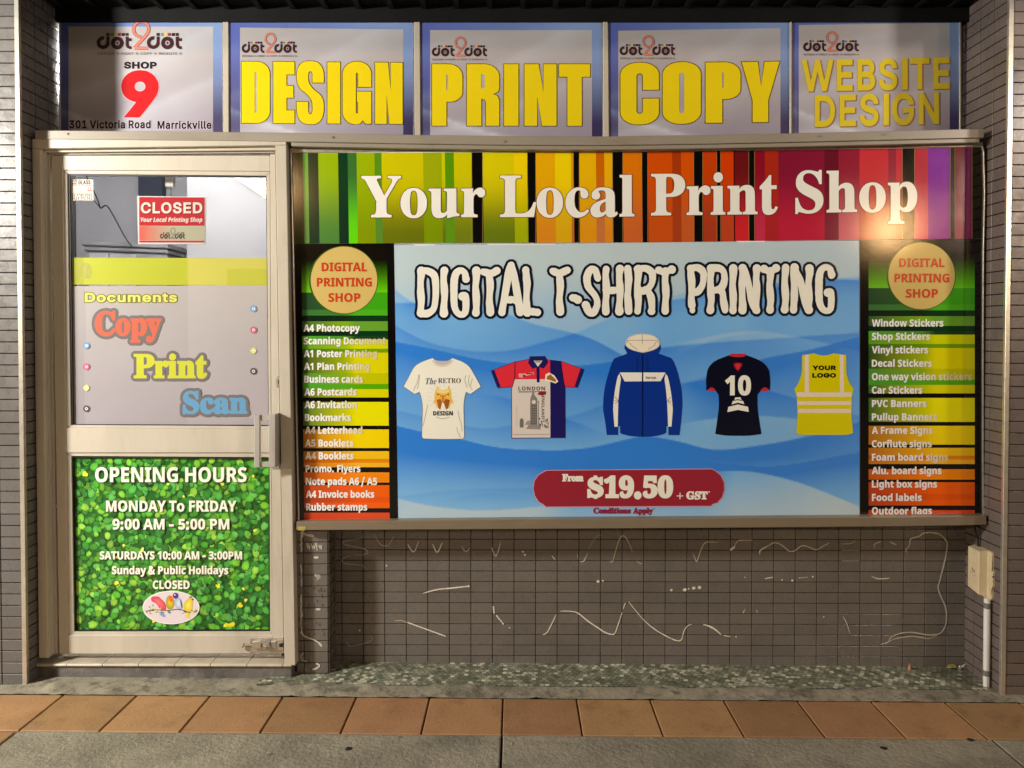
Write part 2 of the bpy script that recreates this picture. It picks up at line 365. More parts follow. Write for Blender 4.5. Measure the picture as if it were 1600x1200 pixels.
  'i': (198, [[101,362,81,366,65,376,54,393,50,412,54,432,65,449,81,460,101,463,120,460,137,449,147,432,151,412,147,393,136,376,120,366], [18,0,18,16,39,21,47,29,52,56,52,267,48,282,44,287,37,291,20,293,21,310,148,310,149,43,153,29,157,23,168,18,180,16,180,0]]),
  'l': (199, [[18,0,18,16,39,21,47,29,52,56,52,411,49,426,45,432,33,438,20,439,20,455,148,455,149,49,151,33,157,23,168,18,180,16,180,0]]),
  'm': (554, [[18,0,18,16,39,21,47,29,52,43,52,56,52,266,48,280,43,287,31,293,19,294,19,310,146,310,146,265,160,281,188,305,204,312,237,318,258,317,277,312,292,304,305,293,314,279,320,261,348,293,364,304,381,312,399,317,418,318,444,315,465,306,482,292,494,271,501,244,504,212,505,38,510,26,516,21,536,16,536,0,377,0,377,16,393,19,405,30,410,56,408,241,404,258,398,265,389,270,377,271,368,270,349,263,324,237,325,44,329,30,333,23,340,19,356,16,356,0,199,0,199,16,215,19,227,30,232,56,230,241,226,258,220,265,211,270,199,271,189,270,170,262,154,246,146,235,147,44,151,30,155,24,166,18,177,16,177,0]]),
  'n': (381, [[18,0,18,16,39,21,47,29,52,43,52,56,52,266,48,280,43,287,31,293,19,294,19,310,148,310,148,267,175,296,190,306,224,317,243,318,270,315,292,306,309,292,321,271,328,244,330,212,332,38,337,26,343,21,363,16,363,0,202,0,202,16,215,17,228,26,234,44,235,56,234,241,229,258,223,265,215,270,203,271,193,270,173,262,156,246,148,235,148,43,152,29,157,23,168,17,180,16,180,0]]),
  'o': (336, [[169,-10,140,-8,114,-1,90,11,60,37,44,58,27,96,21,124,19,154,21,184,27,213,38,239,60,272,90,297,114,309,140,316,168,318,196,316,222,309,245,298,275,273,298,240,308,214,315,185,317,154,315,123,308,94,298,69,275,36,245,11,222,-1,197,-8], [169,11,178,12,193,18,204,31,211,44,217,81,220,154,217,227,208,271,192,292,185,296,169,299,159,298,144,292,138,286,128,271,120,227,117,154,120,82,126,44,133,31,144,18,152,14]]),
  'p': (371, [[17,-139,17,-124,38,-119,48,-107,51,-92,52,-64,52,261,48,279,44,286,32,292,19,295,19,310,143,310,143,263,166,294,180,305,195,313,212,317,242,318,264,314,284,305,301,291,323,264,339,229,346,203,350,160,346,113,339,85,323,48,300,19,282,5,261,-5,239,-9,211,-9,183,1,158,19,148,32,148,-66,152,-99,158,-110,163,-116,175,-120,197,-123,197,-139], [195,28,205,29,222,36,229,42,239,59,249,99,253,154,250,208,241,248,232,265,225,270,218,275,199,278,189,277,171,267,155,248,148,235,148,69,153,56,167,38,185,29]]),
  'r': (287, [[18,0,18,16,39,21,47,29,52,56,52,267,48,282,44,287,37,291,20,293,21,310,146,310,146,252,172,288,203,311,218,316,233,318,250,317,270,308,283,293,288,281,289,266,287,248,274,231,254,223,233,224,222,231,202,255,189,260,179,258,166,247,158,235,152,220,149,192,150,42,156,28,163,23,173,19,197,16,197,0]]),
  's': (288, [[151,-10,122,-6,73,9,60,4,51,-9,36,-9,36,105,53,105,66,68,79,48,95,32,121,17,148,15,162,18,174,23,183,31,189,40,192,58,188,76,176,92,156,105,85,142,68,155,54,169,45,185,39,202,37,220,40,247,49,270,65,291,86,306,98,312,125,318,145,319,213,305,223,308,230,319,244,319,244,222,228,222,220,244,209,262,196,277,174,291,149,296,130,294,116,286,106,269,106,249,115,232,134,218,202,184,229,165,246,144,255,117,257,95,254,65,244,39,237,28,218,10,194,-3,181,-7]]),
  't': (228, [[124,-9,99,-7,80,-1,66,10,53,36,48,71,48,279,20,279,20,300,88,369,112,398,129,424,144,424,144,310,208,310,208,279,144,279,144,82,147,59,154,45,168,40,183,44,189,49,206,75,222,66,211,43,198,24,182,9,165,-1,145,-7]]),
  'u': (375, [[131,-10,103,-7,81,2,65,17,54,38,46,80,44,268,39,282,33,289,11,294,11,310,142,310,142,68,146,54,154,43,162,38,177,36,196,39,205,43,228,66,228,263,223,280,218,287,209,291,189,294,189,310,324,310,325,56,329,42,334,36,347,31,360,30,360,13,300,7,228,-10,228,40,209,19,186,3,160,-7]]),
  'y': (300, [[52,-140,36,-139,22,-133,10,-125,1,-113,-5,-100,-7,-84,-4,-67,1,-58,13,-46,24,-41,41,-40,56,-44,67,-53,72,-61,75,-94,82,-98,90,-98,104,-88,120,-65,131,-39,140,-5,32,260,15,287,8,292,-5,293,-5,310,162,310,162,293,136,289,130,284,128,275,133,257,185,119,232,245,238,270,237,281,232,288,223,292,203,293,203,310,300,310,300,293,287,290,280,285,265,258,156,-39,135,-87,118,-111,101,-127,83,-136]]),
 },
 'B': {
  '$': (398, [[141,-102,228,-102,228,-24,246,-19,279,-3,305,20,325,49,337,83,342,122,324,195,280,244,179,300,148,324,137,357,143,381,150,390,172,401,189,403,228,395,250,379,279,353,340,420,310,449,276,474,228,492,228,569,141,569,141,490,125,486,95,470,69,448,51,420,39,388,35,350,52,282,96,236,195,181,227,153,239,114,237,100,225,78,199,65,178,63,160,65,126,75,95,94,61,122,8,44,62,3,109,-18,141,-27]]),
  '&': (480, [[169,-31,200,-29,254,-14,279,-2,309,19,374,-17,432,-36,461,56,414,71,372,95,375,93,381,100,413,158,439,220,458,280,356,280,334,214,301,149,255,195,213,247,274,299,294,327,308,358,313,393,310,425,300,453,282,477,259,495,230,506,197,510,160,506,128,492,101,471,81,443,69,411,65,376,66,356,74,315,91,270,56,242,35,219,17,191,6,160,1,124,7,82,23,44,49,13,83,-11,124,-26], [234,79,241,85,203,65,177,61,156,64,138,70,124,80,113,92,106,108,105,140,117,166,138,189,184,131], [170,324,175,314,161,365,162,390,165,402,178,418,187,422,206,423,218,411,221,393,218,379,202,352]]),
  '*': (341, [[105,279,153,336,200,278,262,322,223,387,290,415,266,487,196,470,190,543,115,543,108,469,39,487,15,415,81,387,43,322]]),
  '+': (398, [[136,54,227,54,227,197,361,197,361,286,227,286,227,429,136,429,136,286,3,286,3,197,136,197]]),
  '-': (262, [[8,138,220,138,220,228,8,228]]),
  '.': (217, [[91,-31,108,-28,124,-22,137,-12,147,2,154,18,156,37,154,55,148,72,137,85,124,96,108,102,91,105,74,102,58,96,44,85,34,71,28,55,26,37,28,19,34,2,44,-12,58,-22,74,-28]]),
  '/': (292, [[-23,-139,67,-139,276,541,187,541]]),
  '0': (384, [[191,-7,164,-5,116,10,96,22,79,39,64,59,42,108,34,137,25,203,24,240,26,289,35,354,46,390,62,421,93,457,121,474,153,484,191,487,244,480,266,471,303,442,318,422,331,399,349,344,358,277,359,240,355,168,348,126,337,90,321,59,290,23,263,6,230,-3], [191,75,214,80,223,85,238,104,244,116,255,168,259,240,255,312,244,363,231,386,223,395,214,400,191,405,179,404,159,395,144,376,139,363,128,312,125,240,128,168,139,117,144,104,159,86,169,80]]),
  '1': (384, [[176,0,179,373,144,340,89,296,40,357,194,480,277,480,277,0]]),
  '3': (384, [[164,-7,90,0,26,19,26,105,79,85,143,74,199,79,221,87,236,99,246,115,251,135,250,158,241,180,221,195,197,203,163,207,99,208,99,285,175,288,218,300,232,312,240,327,244,344,242,366,233,385,222,394,207,401,175,404,124,396,73,369,26,439,68,463,105,477,149,485,206,485,249,479,285,465,313,446,332,420,338,406,343,372,340,341,330,315,313,293,292,275,240,251,291,238,327,216,350,183,356,155,357,126,352,100,337,65,321,44,300,27,274,12,243,2,206,-5]]),
  '4': (384, [[216,0,216,99,11,99,11,170,222,480,315,480,315,178,373,178,373,99,315,99,315,0], [101,178,216,178,220,363,218,363,195,320]]),
  '5': (384, [[162,-7,91,0,33,19,33,107,81,88,127,78,158,76,198,81,227,94,241,109,251,139,249,174,241,192,227,206,208,216,184,222,149,224,83,214,42,235,60,480,320,480,320,394,149,394,140,300,187,306,243,302,290,283,319,260,339,229,351,191,352,135,341,91,332,71,305,38,268,13,220,-2]]),
  '6': (384, [[199,-7,152,-1,110,16,75,44,47,85,29,138,24,180,26,258,38,325,56,373,76,406,102,434,136,457,177,474,226,483,279,485,328,480,328,399,291,405,251,405,218,401,190,393,168,380,151,364,137,345,125,310,117,256,121,256,137,278,151,290,168,300,188,308,212,311,245,311,282,302,312,284,336,258,346,242,358,205,362,160,357,112,351,90,331,53,302,24,266,4,245,-2], [197,75,224,80,245,95,259,121,264,158,260,190,248,214,228,229,199,234,172,229,145,213,131,194,124,167,130,131,147,99,169,81]]),
  '9': (384, [[120,-7,55,-2,55,79,103,73,150,75,180,81,215,98,233,114,251,144,262,181,267,222,263,222,246,201,225,183,197,171,171,167,137,168,101,176,86,184,58,206,47,220,31,254,26,274,21,318,26,367,32,388,52,425,65,441,98,465,138,480,160,484,201,484,231,479,273,462,298,445,328,408,344,377,354,340,360,275,357,220,349,167,338,129,321,93,299,62,271,35,235,15,207,4,157,-5], [185,244,212,249,234,262,253,285,259,311,254,347,237,380,215,398,187,404,160,399,138,383,124,357,120,320,124,288,136,265,156,249]]),
  ':': (217, [[91,233,108,235,124,242,137,252,148,266,154,283,156,301,154,319,148,336,137,349,124,360,108,367,91,369,73,367,58,360,44,349,34,335,28,319,26,301,28,283,34,266,44,252,58,242,74,235], [91,-31,108,-28,124,-22,137,-12,147,2,154,18,156,37,154,55,148,72,137,85,124,96,108,102,91,105,74,102,58,96,44,85,34,71,28,55,26,37,28,19,34,2,44,-12,58,-22,74,-28]]),
  'A': (463, [[0,0,169,482,293,482,463,0,354,0,319,114,144,114,109,0], [170,199,295,199,232,407]]),
  'B': (451, [[60,0,60,480,268,477,337,461,370,443,391,416,398,399,404,358,401,332,390,299,378,280,361,266,330,255,330,251,360,242,380,230,396,213,408,191,414,162,414,118,404,81,395,65,383,50,352,26,313,9,291,4,240,0], [162,289,235,290,258,293,276,299,288,309,298,328,299,353,294,368,279,384,253,393,162,396], [162,84,243,84,267,88,285,96,298,108,308,131,310,158,302,180,285,197,266,205,240,208,162,209]]),
  'C': (428, [[255,-7,208,-3,168,7,133,24,91,61,70,92,49,149,41,192,40,263,51,328,65,367,85,402,111,431,141,455,177,472,218,483,276,486,335,477,404,453,371,370,308,395,264,402,228,397,198,382,186,371,165,343,147,285,144,238,151,171,164,135,183,107,195,97,226,83,264,78,293,80,333,87,386,103,386,18,324,-1]]),
  'D': (497, [[60,0,60,480,211,480,259,477,322,461,376,432,417,390,437,356,450,315,457,270,456,206,450,170,441,138,427,109,410,84,389,61,365,43,337,27,273,7,196,0], [162,84,250,88,287,101,316,123,336,154,349,194,353,242,349,290,344,311,337,329,318,359,291,380,275,387,238,395,162,396]]),
  'E': (376, [[60,0,60,480,336,480,336,396,162,396,162,291,324,291,324,208,162,208,162,84,336,84,336,0]]),
  'F': (369, [[60,0,60,480,335,480,335,396,161,396,161,273,323,273,323,189,161,189,161,0]]),
  'G': (486, [[262,-7,196,0,167,9,141,21,117,37,97,56,79,79,53,134,45,166,39,240,46,311,59,352,91,405,119,433,153,456,193,473,238,483,302,486,352,481,389,472,432,457,398,375,357,392,319,400,274,401,235,393,201,374,175,347,156,312,148,285,144,255,145,208,153,168,167,133,188,106,206,92,229,83,254,78,294,79,333,85,333,185,242,185,242,269,433,269,433,21,340,-2]]),
  'H': (514, [[60,0,60,480,162,480,162,291,352,291,352,480,453,480,453,0,352,0,352,207,162,207,162,0]]),
  'I': (261, [[21,0,21,58,80,85,80,395,21,422,21,480,240,480,240,422,181,395,181,85,240,58,240,0]]),
  'L': (379, [[60,0,60,480,162,480,162,84,357,84,357,0]]),
  'M': (633, [[60,0,60,480,199,480,312,113,435,480,573,480,573,0,478,0,478,243,483,375,480,375,357,0,263,0,148,376,145,376,151,249,151,0]]),
  'N': (546, [[60,0,60,480,189,480,397,120,394,480,486,480,486,0,357,0,148,363,145,363,151,248,151,0]]),
  'O': (535, [[267,-7,218,-3,176,7,139,24,95,61,72,93,56,130,42,193,39,241,45,311,56,352,72,388,95,420,139,456,176,473,219,484,268,487,317,484,360,473,396,456,440,420,462,388,479,351,493,288,496,240,490,171,479,129,462,93,440,61,396,24,360,7,317,-3], [267,79,307,83,323,89,338,98,361,122,382,173,389,240,382,308,361,359,350,372,323,392,307,398,268,402,247,401,212,392,185,372,175,359,153,308,146,240,153,173,175,122,185,109,212,89,229,83]]),
  'P': (422, [[60,0,60,480,243,478,294,470,333,452,349,440,373,410,381,392,390,352,391,316,387,289,368,240,351,219,329,201,286,180,228,171,162,171,162,0], [162,254,209,254,234,258,255,266,271,277,286,303,289,326,287,348,280,365,269,379,253,388,233,394,162,396]]),
  'R': (443, [[60,0,60,480,231,479,285,471,328,455,359,431,380,399,390,359,390,315,383,287,365,256,339,231,302,209,443,0,330,0,216,184,162,184,162,0], [162,267,211,267,238,271,259,278,274,289,283,304,289,333,286,354,273,376,257,386,236,393,162,396]]),
  'S': (370, [[167,-7,95,1,31,22,31,117,126,83,163,78,197,79,222,87,237,102,243,121,241,145,232,160,217,172,114,225,71,259,52,286,41,310,37,339,37,371,47,407,56,423,67,438,95,461,113,470,152,482,199,486,247,482,293,471,341,453,308,373,232,398,178,400,157,392,143,378,136,360,138,337,146,324,158,313,271,253,312,220,329,196,337,178,343,145,342,112,338,93,323,59,297,31,281,20,262,10,219,-2]]),
  'T': (389, [[144,0,144,395,13,395,13,480,375,480,375,395,245,395,245,0]]),
  'U': (508, [[252,-7,193,-1,145,15,107,42,79,78,70,98,58,145,57,171,57,480,158,480,158,186,165,136,175,112,191,95,213,85,255,79,297,85,318,97,334,114,344,138,349,187,349,480,451,480,450,153,445,122,435,93,421,67,401,44,363,16,313,-1]]),
  'V': (437, [[163,0,0,480,103,480,195,188,218,89,243,194,334,480,437,480,273,0]]),
  'W': (649, [[122,0,0,480,100,480,167,193,185,92,207,211,277,480,373,480,446,197,465,92,488,218,549,480,649,480,527,0,412,0,347,252,324,364,302,251,238,0]]),
  'Y': (419, [[159,0,159,183,0,480,110,480,210,282,310,480,419,480,260,187,260,0]]),
  'a': (406, [[142,-7,111,-4,84,6,60,22,43,44,32,73,28,109,29,128,38,160,57,186,69,196,101,212,166,225,256,228,254,262,249,276,241,287,223,297,207,300,155,295,95,273,62,341,116,362,177,373,226,373,286,360,316,342,328,331,338,317,351,285,355,244,355,0,285,0,266,50,263,50,239,24,214,7,183,-3], [179,66,200,69,218,75,240,92,253,118,256,170,176,164,157,156,139,139,133,125,131,109,137,84,154,71]]),
  'b': (425, [[254,-7,229,-5,199,3,176,18,152,40,146,40,129,0,52,0,52,510,152,510,152,378,148,319,152,319,184,352,210,366,244,373,276,372,312,361,343,340,368,308,378,288,391,241,395,184,391,126,378,79,356,42,327,15,293,-1], [226,75,253,82,275,103,288,138,293,185,288,232,274,266,253,287,224,293,191,287,170,269,157,239,152,185,156,138,168,103,190,82]]),
  'c': (345, [[201,-7,151,-2,109,13,75,39,61,55,41,97,35,122,30,181,33,223,40,260,53,291,70,317,103,346,130,359,160,368,193,373,245,372,285,363,324,349,295,271,251,287,217,293,186,290,167,281,152,265,141,244,134,216,132,182,135,148,141,121,153,101,168,86,187,77,210,75,249,78,282,89,313,106,313,21,265,0]]),
  'd': (425, [[169,-7,130,-1,97,15,69,41,47,78,35,125,30,183,35,240,48,288,57,308,83,340,114,361,151,372,196,372,228,363,252,347,277,320,280,320,273,379,273,510,373,510,373,0,296,0,277,48,273,48,248,20,224,4,204,-3], [203,73,239,79,262,98,275,128,279,182,275,229,263,264,257,273,240,285,202,292,173,285,150,264,136,229,132,181,136,134,150,100,173,80]]),
  'e': (397, [[218,-7,166,-2,135,8,107,21,83,40,63,63,47,90,36,123,31,160,31,202,36,240,45,273,69,314,89,335,113,352,155,368,187,373,251,369,291,354,308,343,337,315,348,297,357,278,367,232,368,158,132,158,135,132,149,101,175,79,197,71,235,68,278,73,307,80,347,97,347,19,290,0], [134,225,274,225,269,256,257,280,235,297,204,302,178,298,156,283,141,259]]),
  'f': (260, [[69,0,69,291,13,291,13,340,69,367,69,409,76,447,90,475,111,494,139,506,185,513,243,511,290,498,265,425,230,433,196,433,182,426,171,407,169,367,255,367,255,291,169,291,169,0]]),
  'g': (425, [[189,-161,117,-156,52,-140,52,-60,98,-75,146,-85,195,-88,219,-86,238,-79,253,-67,264,-51,271,-30,275,48,236,11,209,-1,179,-6,128,-1,94,16,80,28,56,61,46,81,34,127,31,212,34,238,47,285,56,305,81,338,96,351,131,368,171,373,213,367,249,350,277,320,280,320,288,367,373,367,373,-1,371,-26,361,-70,352,-89,326,-120,291,-143,245,-157], [204,72,227,74,246,82,267,102,277,137,279,182,275,233,261,267,238,286,203,292,181,289,164,280,150,264,140,243,134,215,132,181,134,148,140,121,150,99,164,84,182,75]]),
  'h': (441, [[52,0,52,510,152,510,152,389,148,320,153,320,173,344,198,361,227,370,259,373,296,370,328,359,355,342,375,316,387,282,390,262,391,0,291,0,289,238,284,258,276,274,265,285,250,291,232,293,205,290,184,280,170,262,160,238,153,191,152,0]]),
  'i': (205, [[103,412,75,417,59,427,52,438,48,461,52,485,59,496,75,506,103,510,130,506,146,496,155,478,157,461,155,445,146,427,130,417], [52,0,52,367,152,367,152,0]]),
  'k': (416, [[52,0,52,510,152,510,152,275,147,199,184,247,295,367,408,367,262,208,416,0,301,0,195,148,152,114,152,0]]),
  'l': (205, [[52,0,52,510,152,510,152,0]]),
  'm': (660, [[52,0,52,367,129,367,142,320,148,320,168,344,194,361,224,370,255,373,292,370,323,360,348,344,366,320,375,320,395,344,412,356,442,368,472,373,503,373,538,365,566,351,587,330,601,300,608,262,609,0,509,0,508,238,503,258,495,274,485,285,471,291,454,293,430,290,411,281,398,265,385,231,381,184,381,0,281,0,279,238,267,274,256,285,242,291,226,293,201,290,182,280,168,262,159,238,153,191,152,0]]),
  'n': (441, [[52,0,52,367,129,367,142,320,148,320,168,344,186,356,206,365,238,372,261,373,297,370,329,359,355,342,375,316,387,282,390,262,391,0,291,0,291,214,287,249,277,274,265,285,250,291,232,293,204,290,184,280,169,262,160,238,153,191,152,0]]),
  'o': (416, [[207,-7,174,-4,129,9,103,23,80,43,53,80,40,111,33,145,30,184,36,240,42,265,63,307,78,324,114,352,134,361,182,372,209,373,242,371,272,364,313,343,336,324,363,287,375,257,383,223,385,184,384,155,373,103,364,81,337,43,302,15,281,6,258,-1], [208,74,242,81,266,102,279,136,283,184,279,232,266,266,242,286,208,293,173,286,150,266,137,232,132,184,137,136,150,102,174,81]]),
  'p': (425, [[52,-161,52,367,134,367,148,319,152,319,170,340,192,357,221,369,244,373,276,372,312,361,343,340,368,308,385,266,391,241,395,184,390,127,385,102,367,59,355,42,326,15,293,-1,274,-5,241,-6,208,0,183,13,152,40,147,40,152,-5,152,-161], [226,75,255,82,276,103,289,138,293,185,291,218,285,245,276,266,262,281,245,290,224,293,191,287,170,269,157,239,152,185,156,138,168,103,190,82]]),
  'r': (305, [[52,0,52,367,128,367,143,305,148,305,175,339,212,364,245,373,291,371,283,277,245,280,205,271,178,254,159,227,152,187,152,0]]),
  's': (334, [[152,-7,86,-2,31,15,31,97,95,75,155,66,180,69,197,75,206,85,210,98,204,115,193,126,90,175,67,190,49,207,38,227,31,252,30,271,35,303,48,328,58,339,84,356,116,367,154,373,187,373,251,364,304,345,274,273,215,294,174,300,141,293,131,283,130,270,135,260,148,250,244,206,268,192,286,175,300,155,307,129,308,109,304,75,291,46,281,34,255,14,220,1]]),
  't': (291, [[178,-7,147,-4,119,4,96,19,78,41,67,73,64,100,63,291,15,291,15,334,71,367,99,445,163,445,163,367,266,367,266,291,163,291,163,115,169,92,175,84,189,76,223,74,270,85,270,10,222,-3]]),
  'u': (441, [[181,-7,144,-3,98,15,75,37,59,67,51,105,50,128,50,367,150,367,150,152,154,118,165,93,176,82,191,75,210,73,237,77,258,87,272,104,281,128,288,175,289,367,389,367,389,0,312,0,299,47,293,47,273,23,245,6,214,-4]]),
  'v': (382, [[140,0,0,367,105,367,177,152,189,83,192,83,197,120,207,158,277,367,382,367,242,0]]),
  'w': (575, [[111,0,7,367,106,367,151,192,169,84,171,84,188,191,233,367,343,367,389,178,402,84,405,84,423,192,470,367,568,367,463,0,354,0,288,290,285,290,218,0]]),
  'x': (388, [[3,0,128,187,9,367,123,367,194,250,266,367,379,367,260,187,385,0,271,0,194,126,117,0]]),
  'y': (382, [[74,-161,23,-156,23,-77,73,-80,99,-72,112,-61,129,-40,146,3,0,367,109,367,182,151,191,97,207,161,275,367,382,367,227,-47,211,-82,191,-110,153,-141,107,-158]]),
 },
 'I': {
  'L': (348, [[17,0,119,480,219,480,135,84,303,84,285,0]]),
  'P': (410, [[17,0,119,480,289,478,334,467,368,449,385,433,397,413,409,379,413,353,412,321,406,288,385,245,353,212,326,196,295,183,243,173,153,171,118,0], [171,254,227,254,253,259,275,269,293,284,305,302,312,337,305,370,296,381,284,390,268,395,201,396]]),
  'S': (356, [[130,-7,64,1,13,23,13,113,53,94,82,84,111,78,142,78,171,83,187,90,203,106,208,121,207,147,198,168,112,240,95,260,81,283,72,310,69,340,74,381,83,405,97,427,124,453,160,473,187,482,217,486,270,484,303,478,344,464,364,454,328,377,279,396,225,401,209,398,189,387,180,376,172,356,174,332,183,313,266,246,297,205,305,181,310,142,308,110,299,82,277,48,257,30,234,15,193,0]]),
  'Y': (379, [[99,0,138,183,61,480,163,480,206,285,328,480,441,480,238,183,199,0]]),
  'a': (399, [[133,-7,99,-1,68,17,44,49,33,83,30,141,38,200,56,257,84,306,100,327,129,352,151,364,174,371,211,373,249,363,270,348,290,320,293,320,312,367,388,367,310,0,236,0,240,48,238,48,209,19,184,4,165,-3], [172,73,198,80,221,101,239,131,253,166,261,211,261,254,250,278,230,292,204,292,177,274,155,241,139,198,130,141,134,99,148,80]]),
  'c': (324, [[166,-7,119,-1,87,12,61,32,42,61,32,98,30,145,38,207,52,250,72,289,98,321,129,347,153,360,194,371,234,373,274,369,316,357,331,350,301,275,248,292,208,291,190,283,175,270,155,244,145,223,135,187,130,136,133,109,144,89,156,80,169,75,202,74,232,81,276,100,276,19,218,-2]]),
  'g': (399, [[128,-161,70,-157,9,-138,9,-52,53,-70,92,-78,134,-79,163,-73,186,-58,202,-35,228,49,200,21,177,5,139,-6,111,-5,87,3,66,18,53,33,39,61,33,84,30,141,38,200,62,270,84,306,109,336,139,358,162,368,197,373,238,367,267,348,290,320,293,320,312,367,388,367,308,-9,298,-45,286,-75,262,-110,243,-128,221,-142,185,-155], [176,73,201,80,223,101,239,130,254,173,261,219,261,252,250,278,230,292,205,292,193,287,177,274,155,241,136,189,130,141,133,106,146,83,163,75]]),
  'h': (406, [[12,0,120,510,219,510,196,401,171,318,203,347,227,363,256,372,292,373,318,366,339,354,355,335,369,298,371,268,368,231,320,0,222,0,272,248,271,266,263,283,256,289,236,293,215,289,196,274,179,252,165,223,146,165,111,0]]),
  'i': (199, [[155,412,130,416,112,429,105,453,109,478,121,496,140,507,165,510,189,507,204,498,213,484,214,462,211,447,200,428,188,420], [12,0,90,367,189,367,111,0]]),
  'l': (199, [[12,0,120,510,219,510,111,0]]),
  'n': (406, [[12,0,90,367,165,367,158,299,201,345,220,359,241,368,264,373,292,373,318,366,339,354,355,335,366,311,371,260,366,220,320,0,222,0,272,248,271,266,263,283,256,289,236,293,215,289,196,274,179,252,165,223,146,165,111,0]]),
  'o': (393, [[170,-7,131,-2,97,10,69,31,47,59,37,81,30,120,31,166,38,211,51,254,70,291,95,323,116,340,151,360,178,369,224,373,264,369,298,356,326,335,347,306,354,289,362,250,363,228,360,183,352,140,343,113,324,76,290,35,256,12,230,2,202,-5], [178,74,203,79,225,96,242,121,257,165,264,215,261,254,250,280,233,291,203,291,178,278,154,246,138,205,129,143,134,101,151,81]]),
  'p': (400, [[-22,-161,90,367,165,367,160,311,206,354,234,369,255,373,284,372,309,364,325,355,344,336,360,308,368,270,370,225,365,181,354,137,337,97,316,60,299,40,270,15,249,3,213,-6,179,-5,155,4,137,20,114,47,105,-25,77,-161], [183,73,206,80,227,98,245,126,261,168,269,216,269,253,259,279,240,292,212,292,186,276,162,241,147,197,138,145,141,107,146,95,159,80]]),
  'r': (283, [[12,0,90,367,165,367,158,299,162,299,194,339,232,365,264,373,308,370,286,275,253,280,218,273,187,251,162,214,146,164,111,0]]),
  't': (275, [[134,-7,108,-5,74,6,57,19,46,38,40,63,41,102,81,291,31,291,40,340,105,367,148,445,212,445,195,367,288,367,272,291,179,291,141,112,142,86,154,76,182,74,222,85,222,11,176,-3]]),
  'u': (406, [[130,-7,89,0,68,13,47,43,37,83,42,156,86,367,185,367,134,119,135,101,143,83,150,78,170,73,191,78,211,92,227,115,242,144,260,202,296,367,394,367,316,0,241,0,248,68,244,68,214,29,186,8,154,-4]]),
 },
 'H': {
  '0': (498, [[227,-35,185,-31,147,-19,113,2,71,46,51,83,35,126,25,174,20,254,25,335,36,382,51,425,72,462,113,507,147,527,185,540,227,544,268,540,306,527,340,507,381,462,402,425,418,382,428,335,433,254,428,174,418,126,402,83,382,46,340,2,306,-19,268,-31], [227,78,244,79,265,89,283,108,294,127,310,181,316,254,310,327,294,381,283,400,265,420,244,430,227,431,210,430,189,420,170,400,159,381,143,327,137,254,143,181,159,127,170,108,188,89,209,79]]),
  '1': (498, [[48,-28,48,83,419,83,419,-28], [304,537,304,-28,184,-28,184,420,218,420,58,303,58,441,189,537]]),
  '2': (498, [[36,-28,36,59,254,292,282,332,292,365,288,395,270,418,244,429,209,430,181,420,163,400,156,377,154,334,36,334,40,396,55,442,71,470,91,493,116,513,160,534,191,541,242,543,290,534,319,521,345,505,367,484,385,460,398,433,406,403,409,373,401,318,381,275,349,230,302,176,181,49,181,85,417,85,417,-28]]),
  '3': (498, [[218,-35,168,-30,137,-22,93,-1,69,18,39,53,25,82,17,113,13,160,134,160,139,123,148,105,170,88,195,80,227,78,250,82,270,89,288,104,300,130,300,158,292,182,275,201,255,212,226,218,129,220,129,310,260,459,260,424,42,424,42,537,400,537,400,450,191,225,183,315,248,318,286,313,335,293,374,263,395,237,414,193,421,145,414,95,394,51,374,25,349,4,321,-13,289,-25,255,-32]]),
  '4': (498, [[12,77,12,166,231,537,360,537,137,158,137,191,441,191,441,77], [254,-28,254,346,371,346,371,-28]]),
  '5': (498, [[221,-35,188,-33,157,-26,127,-14,101,2,79,21,60,44,45,70,36,99,29,158,147,158,153,118,167,98,196,81,215,78,236,79,262,88,282,106,295,131,299,154,297,187,285,214,266,234,241,246,211,249,183,244,159,234,137,217,36,228,71,537,394,537,394,424,176,424,165,329,125,329,168,351,208,360,256,360,305,347,337,329,374,295,400,253,413,216,419,163,413,110,401,77,374,34,337,0,307,-17,275,-28]]),
  '6': (498, [[226,-35,175,-29,143,-17,101,10,69,47,46,92,38,126,36,176,44,220,60,265,89,317,238,537,375,537,166,233,99,233,127,286,152,313,193,336,235,342,285,336,330,319,366,291,386,267,401,239,414,191,416,139,406,89,383,45,351,9,309,-18,278,-29], [226,77,253,81,278,98,295,127,299,157,295,188,278,216,253,233,226,237,199,233,174,216,157,188,153,158,157,127,174,98,200,81]]),
  '7': (498, [[51,-28,295,455,295,424,34,424,34,537,419,537,419,442,182,-28]]),
  '8': (498, [[226,-35,190,-33,155,-26,124,-14,83,11,51,46,36,73,27,103,24,135,31,184,40,207,59,238,93,270,136,290,125,287,125,246,103,259,80,279,55,319,45,349,42,380,48,425,59,452,85,488,108,507,133,523,178,539,226,544,275,538,319,523,344,507,366,488,392,453,404,425,410,380,407,349,398,319,372,279,349,259,328,246,328,287,317,290,359,270,378,255,401,228,422,185,429,135,426,103,417,73,401,46,370,11,329,-14,297,-26,263,-33], [226,77,260,81,289,95,305,116,308,145,302,168,282,191,250,205,218,207,188,201,161,183,146,158,144,132,150,111,168,92,192,81], [226,318,251,321,274,334,288,354,291,382,286,401,271,419,246,430,219,432,195,427,174,413,163,392,161,369,166,349,181,331,201,321]]),
  '9': (498, [[226,544,278,537,309,526,351,499,384,462,406,416,414,383,416,333,409,289,392,244,364,192,215,-28,77,-28,287,276,353,276,326,223,301,196,259,173,218,167,168,172,123,190,86,218,67,242,51,270,38,317,36,369,46,420,69,464,102,500,143,526,175,537], [226,432,200,428,174,410,158,382,153,352,158,321,174,293,200,276,226,271,253,276,279,293,295,321,299,350,295,381,278,410,253,428]]),
